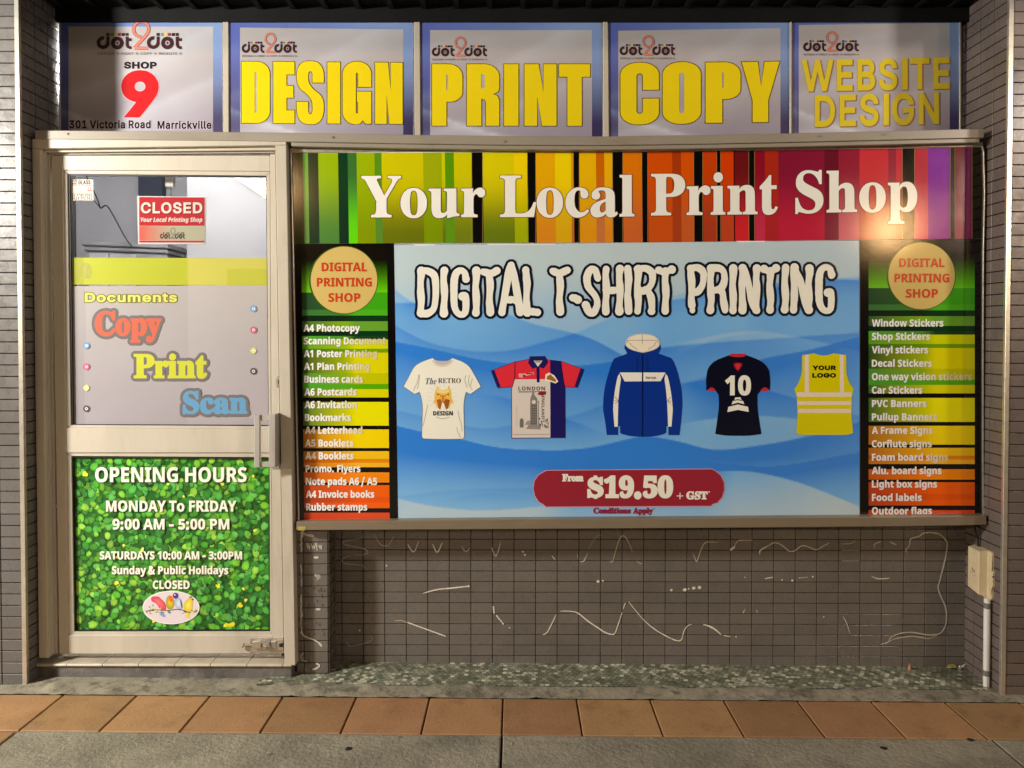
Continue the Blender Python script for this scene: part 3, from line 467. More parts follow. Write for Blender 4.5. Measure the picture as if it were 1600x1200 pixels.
  'A': (524, [[-24,-28,182,537,296,537,503,-28,375,-28,254,314,195,506,282,506,220,303,105,-28], [82,114,82,227,398,227,398,114]]),
  'B': (501, [[32,-28,32,537,260,536,312,528,355,508,389,479,412,443,424,403,426,362,420,327,401,290,372,263,331,242,343,246,343,287,327,289,368,275,397,255,420,227,433,205,444,165,445,121,436,79,424,53,407,29,371,0,341,-14,306,-23,247,-28], [153,85,262,86,298,93,316,106,326,123,327,143,321,164,303,186,273,200,153,203], [153,313,245,314,265,317,281,324,297,338,306,355,307,380,301,398,288,413,265,422,153,424]]),
  'C': (555, [[267,-35,220,-31,176,-19,135,1,84,45,45,103,26,149,16,199,12,254,16,309,26,360,45,406,84,464,135,507,176,528,220,540,267,544,323,538,362,526,398,508,430,484,457,455,479,421,494,381,507,320,386,320,375,362,354,394,325,415,288,426,254,427,219,419,189,402,164,375,145,338,134,292,132,235,136,200,145,170,164,133,180,115,209,94,231,86,255,81,281,82,307,87,341,103,362,125,375,147,387,188,507,188,494,128,479,89,457,54,430,25,398,1,362,-17,323,-29]]),
  'D': (547, [[219,-28,68,-28,68,85,250,87,279,94,314,112,333,128,347,149,363,188,369,219,371,255,363,322,354,349,333,381,305,404,282,415,238,423,65,424,65,537,252,536,301,528,346,513,386,490,420,460,447,424,476,359,489,283,486,201,468,128,447,86,419,49,402,33,364,6,343,-4,297,-20], [153,537,153,-28,32,-28,32,537]]),
  'E': (463, [[32,-28,32,537,400,537,400,424,153,424,153,314,383,314,383,201,153,201,153,85,403,85,403,-28]]),
  'G': (565, [[269,-35,221,-31,176,-19,135,1,116,14,83,45,44,103,26,149,16,199,12,254,16,309,26,360,44,405,82,464,134,507,174,528,218,540,265,544,308,540,349,530,399,507,431,482,458,453,480,419,495,381,509,321,388,321,373,360,352,392,324,415,287,426,253,427,219,419,189,402,164,375,145,339,134,292,132,235,136,200,150,157,172,124,199,100,232,86,269,81,303,85,331,96,354,113,372,137,383,166,388,236,448,198,255,171,255,284,506,284,503,156,492,114,464,60,423,16,372,-15,333,-28]]),
  'H': (562, [[32,-28,32,537,153,537,153,317,364,317,364,537,485,537,485,-28,364,-28,364,204,153,204,153,-28]]),
  'I': (345, [[3,-28,3,85,90,85,90,424,3,424,3,537,297,537,297,424,211,424,211,85,297,85,297,-28]]),
  'L': (438, [[32,-28,32,537,153,537,153,85,389,85,389,-28]]),
  'M': (673, [[32,-28,32,537,171,537,307,189,359,21,269,21,323,188,457,537,596,537,596,-28,476,-28,480,485,551,485,494,312,361,-28,267,-28,141,290,72,485,146,485,150,291,150,-28]]),
  'N': (568, [[32,-28,32,537,152,537,379,177,421,103,455,33,380,21,371,157,371,537,491,537,491,-28,371,-28,170,289,63,474,146,486,153,301,153,-28]]),
  'O': (578, [[267,-35,220,-31,176,-19,136,1,84,45,45,103,27,149,16,199,12,254,16,309,27,360,45,406,84,464,136,507,176,528,220,540,267,544,314,540,358,528,398,507,450,464,489,406,507,360,518,309,521,254,518,199,507,149,489,103,450,45,398,1,358,-19,314,-31], [267,81,291,83,324,94,353,114,369,133,383,156,394,184,400,216,402,254,400,292,393,325,383,352,369,376,353,395,324,415,291,426,267,428,242,426,209,415,181,394,164,376,151,352,140,324,134,292,131,254,134,216,140,184,151,156,164,133,181,114,209,94,242,83]]),
  'P': (489, [[32,-28,32,537,256,536,313,526,346,512,374,493,397,470,415,443,431,397,436,365,434,314,421,267,406,238,386,213,360,192,330,175,295,164,236,158,81,158,81,270,232,270,263,273,294,288,305,301,313,318,316,348,313,377,305,394,289,411,253,423,153,424,153,-28]]),
  'R': (494, [[32,-28,32,537,276,534,330,521,361,505,386,485,407,460,422,432,435,385,437,335,432,303,422,272,407,244,386,220,360,200,330,185,295,175,236,170,68,170,68,283,264,286,296,298,306,309,313,324,317,352,313,381,303,401,291,411,254,423,153,424,153,-28], [336,-28,183,257,319,257,475,-28]]),
  'S': (491, [[224,-37,167,-32,132,-23,87,0,62,20,41,44,19,87,12,118,7,165,129,165,135,125,145,106,169,88,199,79,233,77,268,84,294,96,311,114,316,128,317,144,313,158,304,167,270,185,154,219,97,245,54,283,43,299,29,334,24,372,27,405,36,436,62,476,85,498,126,523,174,539,227,544,280,539,313,529,356,507,380,488,408,452,421,424,428,394,431,350,314,350,306,391,293,409,260,426,225,431,185,425,158,409,149,398,144,385,147,359,159,346,180,334,313,293,349,277,375,260,407,230,424,201,432,177,436,138,430,91,418,62,400,35,378,12,335,-15,301,-27,264,-35]]),
  'T': (493, [[4,424,4,537,445,537,445,424,285,424,285,-28,165,-28,165,424]]),
  'U': (562, [[259,-36,216,-33,177,-24,125,0,95,23,71,50,45,99,35,135,32,173,32,537,152,537,152,179,156,150,169,120,193,97,226,83,259,80,292,83,325,97,348,120,361,150,365,179,365,537,485,537,485,173,482,135,473,99,446,50,422,23,393,0,340,-24,301,-33]]),
  'V': (524, [[184,-28,-24,537,104,537,225,196,285,3,197,3,253,185,375,537,503,537,298,-28]]),
  'W': (731, [[134,-28,-20,537,104,537,197,177,230,12,155,12,188,169,285,537,401,537,498,169,531,12,455,12,483,152,582,537,706,537,552,-28,434,-28,335,338,303,503,383,503,351,340,252,-28]]),
  'Y': (517, [[175,-28,175,200,-34,537,107,537,242,314,291,202,183,202,212,276,231,315,365,537,506,537,296,200,296,-28]]),
  'Z': (483, [[14,-28,14,55,261,416,351,534,386,428,275,424,12,424,12,537,425,537,425,453,186,105,87,-25,52,80,162,85,427,85,427,-28]]),
  'a': (434, [[160,-37,120,-33,83,-21,50,0,32,19,12,53,5,80,2,108,6,144,14,166,25,184,39,200,64,218,91,230,128,240,251,259,247,254,242,283,231,295,214,301,188,303,165,298,147,290,135,278,116,240,3,273,34,338,51,359,80,382,113,398,148,408,182,412,227,410,273,398,310,378,341,344,357,309,365,252,365,-28,249,-28,249,24,289,24,294,33,272,5,243,-17,206,-31], [170,73,202,78,225,90,242,112,248,139,251,133,292,167,262,154,161,137,129,125,122,117,120,109,124,89,144,77]]),
  'c': (440, [[207,-36,169,-33,134,-23,102,-7,61,27,31,73,17,108,9,146,6,187,9,229,17,268,31,303,61,349,102,384,134,400,169,409,207,412,238,410,268,404,304,389,329,373,357,346,373,322,397,257,284,228,269,271,247,292,230,299,208,302,189,300,168,292,151,277,138,257,125,209,127,156,135,127,146,105,162,88,181,78,208,74,234,78,251,86,266,101,275,117,285,151,398,122,375,57,358,32,330,4,306,-12,278,-24,249,-32]]),
  'd': (469, [[195,-36,143,-29,111,-16,69,15,38,56,16,108,7,168,9,230,22,287,47,336,83,374,127,400,160,409,209,412,256,402,297,376,328,338,322,347,283,347,283,537,400,537,400,-28,285,-28,285,31,322,31,328,40,303,7,265,-21,233,-33], [205,75,235,81,246,87,261,103,279,144,284,189,279,234,262,274,247,289,235,296,205,302,173,296,162,289,146,273,129,233,124,189,129,145,147,104,162,88,174,81]]),
  'e': (449, [[212,-36,172,-33,136,-24,102,-7,61,27,39,56,23,90,12,126,6,187,12,247,23,284,39,318,60,348,100,383,132,399,167,409,205,412,252,407,287,396,329,370,356,341,378,305,392,262,399,212,399,141,47,141,47,249,382,234,283,151,281,223,272,258,261,277,246,291,229,299,214,302,188,301,162,290,142,270,129,243,124,219,125,155,132,126,149,99,165,86,186,77,213,74,240,78,256,85,268,96,288,139,401,111,377,49,364,29,337,3,305,-16,281,-26,254,-33]]),
  'g': (470, [[207,-179,150,-173,125,-166,91,-151,72,-138,49,-116,13,-59,110,-4,142,-47,165,-63,198,-69,241,-65,265,-53,278,-36,283,-18,283,40,322,40,327,49,302,17,281,0,255,-14,220,-22,178,-23,144,-17,113,-5,84,12,59,35,39,62,17,112,9,150,6,191,9,232,16,270,30,305,58,350,97,384,127,400,178,412,209,412,245,406,266,398,290,382,310,364,329,338,323,347,285,347,285,407,400,407,400,-9,394,-61,373,-106,353,-129,329,-148,301,-162,271,-171], [205,87,236,92,263,112,280,149,284,193,280,236,262,275,236,296,205,302,174,296,162,289,146,273,129,234,124,193,129,150,146,113,173,93]]),
  'i': (211, [[25,-28,25,407,142,407,142,-28], [84,415,57,420,34,434,19,456,13,483,19,510,34,532,57,547,84,552,110,547,133,532,149,510,154,483,149,456,133,434,110,420]]),
  'k': (425, [[85,78,82,240,109,240,273,407,417,403,196,171,188,171], [25,-28,25,537,142,537,142,-28], [280,-28,110,188,194,271,430,-28]]),
  'l': (234, [[139,-30,92,-23,65,-9,44,12,27,53,25,84,25,537,142,537,142,99,144,77,140,81,191,87,214,-18,173,-27]]),
  'm': (655, [[25,-28,25,407,140,407,140,267,70,267,88,325,111,364,134,386,151,397,199,413,236,413,281,400,307,381,334,344,345,315,356,267,275,267,292,323,316,362,350,390,391,408,437,414,487,406,510,397,532,382,558,353,576,316,584,271,585,-28,468,-28,467,264,464,279,455,291,439,299,418,302,397,299,381,290,370,277,364,259,363,-28,246,-28,246,267,241,282,229,294,214,301,199,302,180,299,163,290,150,275,143,253,142,-28]]),
  'n': (454, [[142,226,142,-28,25,-28,25,407,140,407,140,259,62,259,91,332,123,374,150,394,179,406,227,412,256,410,283,404,320,386,350,358,372,320,380,290,385,258,385,-28,268,-28,267,247,264,266,252,285,235,297,220,301,197,300,174,293,161,283,151,269,144,251]]),
  'o': (460, [[207,-36,169,-33,134,-23,102,-7,61,27,31,73,17,108,9,146,6,187,9,229,17,268,31,303,61,349,102,384,134,400,169,409,207,412,245,409,281,400,313,384,354,349,376,320,392,286,403,249,409,187,403,127,392,90,376,56,354,27,313,-7,281,-23,245,-33], [207,74,241,81,253,88,269,105,287,146,291,187,287,229,269,271,253,288,241,295,207,302,175,296,162,288,147,271,129,230,124,187,129,146,146,105,162,88,174,81]]),
  'r': (304, [[25,-28,25,407,140,407,140,349,97,349,94,343,117,374,137,391,160,403,199,412,271,410,271,290,220,297,188,296,159,281,144,255,142,-28]]),
  's': (410, [[182,-36,140,-33,114,-27,79,-12,58,2,33,30,20,52,2,116,113,139,129,95,150,78,172,74,201,75,223,82,238,95,239,110,225,122,107,154,64,178,34,213,20,258,19,287,29,325,42,348,69,376,92,390,130,405,158,411,201,412,253,403,276,393,305,373,321,357,339,329,360,269,250,245,237,278,224,294,211,302,187,305,164,302,147,294,138,283,138,270,145,263,161,255,271,226,315,201,345,166,356,138,359,107,357,79,348,54,335,31,307,2,284,-13,257,-24,229,-32]]),
  't': (272, [[232,407,232,299,-22,299,-22,407], [37,499,154,499,155,87,157,80,170,78,224,85,246,-17,209,-28,182,-32,150,-31,116,-24,86,-10,73,1,62,13,45,42,37,92]]),
  'u': (455, [[182,-33,154,-31,127,-25,90,-7,59,22,38,60,29,89,25,122,25,407,142,407,144,122,149,106,163,89,182,80,200,78,225,82,245,93,259,110,266,128,268,153,268,407,385,407,385,-28,270,-28,270,120,348,120,319,47,298,17,286,4,259,-15,230,-27]]),
  'v': (434, [[143,-28,-23,407,104,407,200,141,243,-7,146,-7,190,141,285,407,412,407,246,-28]]),
 },
}
def bez(pts, n=6, closed=True):
    """points are (x, y) corners or (x, y, 'c') quadratic controls"""
    out = []
    m = len(pts)
    for i in range(m if closed else m):
        p = pts[i]
        if len(p) == 2:
            out.append((p[0], p[1]))
            continue
        a = pts[i - 1]; b = pts[(i + 1) % m]
        A = (a[0], a[1]) if len(a) == 2 else ((a[0] + p[0]) / 2, (a[1] + p[1]) / 2)
        B = (b[0], b[1]) if len(b) == 2 else ((b[0] + p[0]) / 2, (b[1] + p[1]) / 2)
        for k in range(0 if len(a) == 3 else 1, n + (1 if len(b) == 3 else 0)):
            t = k / n
            out.append(((1 - t) ** 2 * A[0] + 2 * t * (1 - t) * p[0] + t * t * B[0],
                        (1 - t) ** 2 * A[1] + 2 * t * (1 - t) * p[1] + t * t * B[1]))
    res = []
    for q in out:
        if not res or abs(q[0] - res[-1][0]) + abs(q[1] - res[-1][1]) > 1e-6: res.append(q)
    if len(res) > 2 and abs(res[0][0] - res[-1][0]) + abs(res[0][1] - res[-1][1]) < 1e-6: res.pop()
    return res
def crom(pts, n=5, closed=False):
    out = []
    m = len(pts)
    rng = range(m if closed else m - 1)
    for i in rng:
        g = (lambda k: pts[k % m]) if closed else (lambda k: pts[max(0, min(m - 1, k))])
        a, b, c, d = g(i - 1), g(i), g(i + 1), g(i + 2)
        for k in range(n):
            t = k / n
            out.append(tuple(0.5 * (2 * b[j] + (c[j] - a[j]) * t + (2 * a[j] - 5 * b[j] + 4 * c[j] - d[j]) * t * t +
                                    (3 * b[j] - a[j] - 3 * c[j] + d[j]) * t ** 3) for j in range(len(b))))
    if not closed: out.append(tuple(pts[-1]))
    return out
def area(l):
    return sum(l[i - 1][0] * l[i][1] - l[i][0] * l[i - 1][1] for i in range(len(l))) / 2
def grow(l, d):
    p = []
    for q in l:
        if not p or math.hypot(q[0] - p[-1][0], q[1] - p[-1][1]) > 1e-3: p.append(q)
    if len(p) > 2 and math.hypot(p[0][0] - p[-1][0], p[0][1] - p[-1][1]) < 1e-3: p.pop()
    n = len(p); r = []
    for i in range(n):
        a, b, c = p[i - 1], p[i], p[(i + 1) % n]
        l1 = math.hypot(b[0] - a[0], b[1] - a[1]); l2 = math.hypot(c[0] - b[0], c[1] - b[1])
        n1 = ((b[1] - a[1]) / l1, -(b[0] - a[0]) / l1); n2 = ((c[1] - b[1]) / l2, -(c[0] - b[0]) / l2)
        k = max(0.4, 1 + n1[0] * n2[0] + n1[1] * n2[1])
        r.append((b[0] + (n1[0] + n2[0]) / k * d, b[1] + (n1[1] + n2[1]) / k * d))
    return r
def ellipse(cx, cy, rx, ry, n=28, rot=0.0):
    c, s = math.cos(rot), math.sin(rot)
    return [(cx + rx * math.cos(t) * c - ry * math.sin(t) * s, cy + rx * math.cos(t) * s + ry * math.sin(t) * c)
            for t in [2 * math.pi * k / n for k in range(n)]]

class Art:
    STEP = 0.00012
    def __init__(self, Y, place=None):
        self.Y, self.layer, self.micro = Y, 1, 0
        self.v, self.f, self.c = [], [], []
        self.place = place or P
    def off(self):
        self.micro += 1
        return self.layer * self.STEP + (self.micro % 211) * 1e-6
    def up(self, n=1):
        self.layer += n + int(min(self.micro, 211) * 1e-6 / self.STEP)
        self.micro = 0
        return self
    def poly(self, loops, col, off=None, convex=False, nz=False):
        if loops and not isinstance(loops[0][0], (tuple, list)): loops = [loops]
        off = self.off() if off is None else off
        n = len(self.v)
        if convex and len(loops) == 1:
            V = loops[0]; T = [list(range(len(V)))]
        else:
            flat, edges = [], []
            for l in loops:
                k = len(flat)
                flat += [Vector((p[0], p[1])) for p in l]
                edges += [(k + i, k + (i + 1) % len(l)) for i in range(len(l))]
            V, _, T = delaunay_2d_cdt(flat, edges, [], 0, 1e-4)[:3]
            E = [(flat[i].x, flat[i].y, flat[j].x, flat[j].y) for i, j in edges]
            keep = []
            for t in T:
                x = sum(V[i].x for i in t) / 3; y = sum(V[i].y for i in t) / 3
                w = 0
                for ax, ay, bx, by in E:
                    if (ay > y) != (by > y) and x < (bx - ax) * (y - ay) / (by - ay) + ax: w += 1 if by > ay else -1
                if (w != 0) if nz else (w % 2): keep.append(t)
            T = keep
        self.v += [self.place(p[0], p[1], self.Y - off) for p in V]
        for t in T:
            self.f.append([n + i for i in t])
            self.c.append([col(*V[i]) for i in t] if callable(col) else col)
    def rect(self, x0, y0, x1, y1, col):
        self.poly([(x0, y0), (x1, y0), (x1, y1), (x0, y1)], col, convex=True)
    def grid(self, q, nx, ny, col):
        """q: tl, tr, br, bl; col(x, y) evaluated at every vertex"""
        off = self.off(); n = len(self.v); cs = []
        for j in range(ny + 1):
            v = j / ny
            for i in range(nx + 1):
                u = i / nx
                x = (q[0][0] * (1 - u) + q[1][0] * u) * (1 - v) + (q[3][0] * (1 - u) + q[2][0] * u) * v
                y = (q[0][1] * (1 - u) + q[1][1] * u) * (1 - v) + (q[3][1] * (1 - u) + q[2][1] * u) * v
                self.v.append(self.place(x, y, self.Y - off)); cs.append(col(x, y, u, v))
        for j in range(ny):
            for i in range(nx):
                k = [j * (nx + 1) + i, j * (nx + 1) + i + 1, (j + 1) * (nx + 1) + i + 1, (j + 1) * (nx + 1) + i]
                self.f.append([n + a for a in k]); self.c.append([cs[a] for a in k])
    def fan(self, loop, cen, ccol, ecol):
        off = self.off(); n = len(self.v)
        self.v.append(self.place(cen[0], cen[1], self.Y - off))
        self.v += [self.place(p[0], p[1], self.Y - off) for p in loop]
        m = len(loop)
        for i in range(m):
            self.f.append([n, n + 1 + i, n + 1 + (i + 1) % m]); self.c.append([ccol, ecol, ecol])
    def stroke(self, pts, w, col, closed=False, caps=True):
        """w: width or list of widths; made of bars and round joints, each a hair in front of the last"""
        m = len(pts)
        ws = w if isinstance(w, (list, tuple)) else [w] * m
        for i in range(m if closed else m - 1):
            a, b = pts[i], pts[(i + 1) % m]
            wa, wb = ws[i] / 2, ws[(i + 1) % m] / 2
            L = math.hypot(b[0] - a[0], b[1] - a[1])
            if L < 1e-6: continue
            nx, ny = -(b[1] - a[1]) / L, (b[0] - a[0]) / L
            self.poly([(a[0] + nx * wa, a[1] + ny * wa), (b[0] + nx * wb, b[1] + ny * wb),
                       (b[0] - nx * wb, b[1] - ny * wb), (a[0] - nx * wa, a[1] - ny * wa)], col, convex=True)
        if caps:
            for i, p in enumerate(pts):
                if ws[i] > 1.6: self.poly(ellipse(p[0], p[1], ws[i] / 2, ws[i] / 2, 10), col, convex=True)
    def line(self, pts, w, col):
        self.stroke(pts, w, col, caps=False)
    def text_loops(self, s, fam, x0, x1, base, cap, slope=0.0, track=0.0, shear=0.0):
        """list of glyph loop lists in photo coordinates"""
        Gf = GLYPHS[fam]
        pen, items, lo, hi = 0.0, [], 1e9, -1e9
        for ch in s:
            if ch == ' ': pen += 175 + track; continue
            a, loops = Gf[ch]
            L = [[(l[k] + pen, l[k + 1]) for k in range(0, len(l), 2)] for l in loops]
            for l in L:
                lo = min(lo, min(p[0] for p in l)); hi = max(hi, max(p[0] for p in l))
            items.append(L); pen += a + track
        H, dy = CAPH[fam]
        sx = (x1 - x0) / (hi - lo); sy = cap / H
        out = []
        for L in items:
            o = []
            for l in L:
                o.append([(x0 + (p[0] - lo) * sx + shear * (p[1] + dy) * sy,
                           base - (p[1] + dy) * sy + slope * (p[0] - lo) / (hi - lo)) for p in l])
            out.append(o)
        return out
    def text(self, s, fam, x0, x1, base, cap, col, slope=0.0, out=None, track=0.0, bold=0.0, shear=0.0):
        GL = self.text_loops(s, fam, x0, x1, base, cap, slope, track, shear)
        def fat(L, d):
            big = max(L, key=lambda l: abs(area(l)))
            sg = 1 if area(big) > 0 else -1
            r = []
            for l in L:
                g = grow(l, d * sg)
                if area(g) * area(l) > 0: r.append(g)
            return r
        if out:
            for L in GL: self.poly(fat(L, bold + out[0]), out[1], nz=True)
            self.up()
        for L in GL:
            self.poly(fat(L, bold) if bold else L, col, nz=True)
        return GL
    def build(self, name, mat, parent=None):
        me = bpy.data.meshes.new(name)
        me.from_pydata(self.v, [], self.f)
        me.materials.append(MATS[mat])
        at = me.color_attributes.new('Col', 'FLOAT_COLOR', 'CORNER')
        buf = []
        for f, c in zip(self.f, self.c):
            if isinstance(c, list):
                for k in c: buf += [*k, 1.0]
            else: buf += [*c, 1.0] * len(f)
        at.data.foreach_set('color', buf)
        # every face looks out to the street
        bm = bmesh.new(); bm.from_mesh(me)
        flip = [f for f in bm.faces if f.normal.y > 0]
        if flip: bmesh.ops.reverse_faces(bm, faces=flip)
        bm.to_mesh(me); bm.free()
        return link_mesh(name, me, parent)
GLYPHS['H']['I'] = (218, [[40, -28, 178, -28, 178, 537, 40, 537]])
CAPH = {'S': (455, 0), 'B': (480, 0), 'I': (480, 0), 'H': (565, 28)}
# ------------------------------------------------------------------ lettering drawn for this shop
def dot_logo(a, x0, x1, ytop, ybase, dark=None, two=None, tag_line=True, fade=None):
    """the three syllable logo with a looped orange 2 and printer colour squares; drawn in its own 1600 x 800 sheet"""
    dark = dark or C(66, 40, 42); two = two or C(206, 124, 104); rim = C(150, 66, 56)
    sx = (x1 - x0) / 1330.0; sy = (ybase - ytop) / 448.0
    M = lambda p: (x0 + (p[0] - 110) * sx, ytop + (p[1] - 78) * sy)
    def arc(cx, cy, r, t0, t1, n=22): return [(cx + r * math.cos(math.radians(t0 + (t1 - t0) * i / n)), cy + r * math.sin(math.radians(t0 + (t1 - t0) * i / n))) for i in range(n + 1)]
    S = lambda pts, w, c: a.stroke([M(p) for p in pts], w * sx, c, caps=False)
    def band(cx, cy, ri, ro, t0, t1, c):
        a.poly([M(p) for p in arc(cx, cy, ro, t0, t1)] + [M(p) for p in arc(cx, cy, ri, t1, t0)], c)
    for ox in (0, 780):
        band(212 + ox, 415, 45, 101, -78, -360, dark)
        a.poly([M(p) for p in ((262 + ox, 318), (310 + ox, 318), (310 + ox, 425), (262 + ox, 425))], dark)
        band(432 + ox, 420, 38, 100, 0, 359.9, dark)
        a.poly([M(p) for p in ((560 + ox, 320), (610 + ox, 320), (610 + ox, 345), (655 + ox, 345), (655 + ox, 390), (610 + ox, 390), (610 + ox, 440), (622 + ox, 470), (655 + ox, 472), (655 + ox, 516), (622 + ox, 516), (580 + ox, 495), (560 + ox, 450))], dark)
        for x, c in ((262, (66, 44, 44)), (328, (120, 126, 150)), (380, (214, 192, 80)), (440, (150, 44, 70)), (500, (58, 36, 40)), (560, (66, 44, 44))):
            a.poly([M(p) for p in ((x + ox, 264), (x + 48 + ox, 264), (x + 48 + ox, 309), (x + ox, 309))], C(*c))
        a.poly([M(p) for p in ((412 + ox, 413), (454 + ox, 413), (454 + ox, 427), (412 + ox, 427))], dark); a.poly([M(p) for p in ((426 + ox, 398), (440 + ox, 398), (440 + ox, 442), (426 + ox, 442))], dark)
    a.up()
    path = [(800, 326)] + arc(803, 205, 119, 92, 395, 30) + [(870, 310), (815, 372), (700, 500), (915, 503)]
    S(path, 50, rim); a.up(); S(path, 36, two)
    if tag_line:
        w = 1310 * sx
        words = (('DESIGN', 125, 385), ('PRINT', 490, 685), ('COPY', 795, 970), ('WEBSITE', 1070, 1365))
        for s, u0, u1 in words:
            a.text(s, 'B', M((u0, 0))[0], M((u1, 0))[0], M((0, 606))[1], 40 * sy, C(132, 124, 122))
        for u in (440, 740, 1022, 1415):
            q = M((u, 586)); a.poly([ellipse(*q, 20 * sx, 20 * sy, 12), ellipse(*q, 9 * sx, 9 * sy, 8)], C(132, 124, 122))

def round_rect(x0, y0, x1, y1, r):
    """rounded rectangle; r = (rx, ry) or four such for tl, tr, br, bl"""
    R = r if isinstance(r[0], (tuple, list)) else [r] * 4
    out = []
    for (cx, cy, sx, sy), (rx, ry), t0 in (((x0, y0, 1, 1), R[0], 180), ((x1, y0, -1, 1), R[1], 270), ((x1, y1, -1, -1), R[2], 0), ((x0, y1, 1, -1), R[3], 90)):
        if rx <= 0: out.append((cx, cy)); continue
        for k in range(9):
            t = math.radians(t0 + 90 * k / 8)
            out.append((cx + sx * rx + rx * math.cos(t), cy + sy * ry + ry * math.sin(t)))
    return out
def heavy_glyph(ch, w, s):
    """condensed poster capital in a box of width w and height 1 (y down); s = stem width"""
    R, r = (0.46 * w, 0.20), (0.5 * (w - 2 * s), 0.045)
    Z = (0, 0)
    if ch == 'I': return [[(0, 0), (w, 0), (w, 1), (0, 1)]]
    if ch == 'D': return [round_rect(0, 0, w, 1, [Z, R, R, Z]), round_rect(s, .165, w - s, .83, [Z, r, r, Z])]
    if ch == 'O': return [round_rect(0, -.012, w, 1.012, R), round_rect(s, .165, w - s, .835, r)]
    if ch == 'E': return [[(0, 0), (w, 0), (w, .205), (s, .205), (s, .39), (w * .95, .39), (w * .95, .585), (s, .585), (s, .79), (w, .79), (w, 1), (0, 1)]]
    if ch == 'T':
        c = w / 2; return [[(0, 0), (w, 0), (w, .205), (c + s / 2, .205), (c + s / 2, 1), (c - s / 2, 1), (c - s / 2, .205), (0, .205)]]
    if ch == 'N': return [[(0, 0), (s * .98, 0), (w - s * .9, .46), (w - s * .9, 0), (w, 0), (w, 1), (w - s * 1.0, 1), (s * .88, .52), (s * .88, 1), (0, 1)]]
    if ch == 'Y':
        c = w / 2; return [[(0, 0), (s, 0), (c + .01 * w, .40), (w - s * .92, 0), (w, 0), (c + s * .47, .64), (c + s * .47, 1), (c - s * .5, 1), (c - s * .5, .64)]]
    if ch == 'P': return [round_rect(0, 0, w, .61, [Z, R, (0.42 * w, .16), Z])[:-1] + [(s, .61), (s, 1), (0, 1)], round_rect(s, .165, w - s, .43, [Z, r, r, Z])]
    if ch == 'R':
        o = [(0, 0)] + round_rect(0, 0, w, .56, [Z, R, (0.3 * w, .10), Z])[1:-1]
        o = o[:-9] + [(w, .38), (w * .97, .445), (w * .86, .475), (w * .80, .485), (w * .93, .51), (w, .58), (w, 1), (w - s * .92, 1), (w - s * .92, .62), (w - s, .575), (s, .56), (s, 1), (0, 1)]
        return [o, round_rect(s, .165, w - s, .395, [Z, r, r, Z])]
    if ch in 'CG':
        out = round_rect(0, -.012, w, 1.012, R); inn = round_rect(s, .165, w - s, .835, r)
        tl, tr, br, bl = out[:9], out[9:18], out[18:27], out[27:]
        itl, itr, ibr, ibl = inn[:9], inn[9:18], inn[18:27], inn[27:]
        if ch == 'C': return [tl + tr + [(w, .44), (w - s, .44)] + itr[::-1] + itl[::-1] + ibl[::-1] + ibr[::-1] + [(w - s, .585), (w, .585)] + br + bl]
        return [tl + tr + [(w, .40), (w - s, .40)] + itr[::-1] + itl[::-1] + ibl[::-1] + ibr[::-1] + [(w - s, .645), (w * .5, .645), (w * .5, .475), (w, .475), (w, 1), (w - s * .45, 1), (w - s * .62, .94)] + [(w * .60, 1.0), (w * .42, 1.012)] + bl]
    if ch == 'S':
        return [bez([(w, .335), (w, .25), (w, -.03, 'c'), (.5 * w, -.014), (0, -.03, 'c'), (0, .235), (0, .40, 'c'), (.24 * w, .475), (.60 * w, .59, 'c'), (.58 * w, .71), (.60 * w, .855, 'c'), (.5 * w, .852), (.41 * w, .855, 'c'), (.42 * w, .72), (.42 * w, .65), (0, .65), (0, .735),
                     (0, 1.03, 'c'), (.5 * w, 1.014), (w, 1.03, 'c'), (w, .73), (w, .56, 'c'), (.76 * w, .495), (.40 * w, .38, 'c'), (.42 * w, .25), (.41 * w, .148, 'c'), (.5 * w, .15), (.59 * w, .148, 'c'), (.58 * w, .26), (.58 * w, .335)], 7)]
def heavy_word(a, spec, top, base, slope, fill, rim, w_rim):
    """spec: (letter, x0, x1, stem)"""
    X0, X1 = spec[0][1], spec[-1][2]
    GL = []
    for ch, xa, xb, st in spec:
        w = (xb - xa) / (base - top)
        GL.append([[(xa + p[0] * (base - top), top + p[1] * (base - top) + slope * ((xa + p[0] * (base - top)) - X0) / (X1 - X0)) for p in l] for l in heavy_glyph(ch, w, st / (base - top))])
    for L in GL:
        big = max(L, key=lambda l: abs(area(l))); sg = 1 if area(big) > 0 else -1
        a.poly([grow(l, w_rim * sg) for l in L], rim)
    a.up()
    for L in GL: a.poly(L, fill)
    a.up()
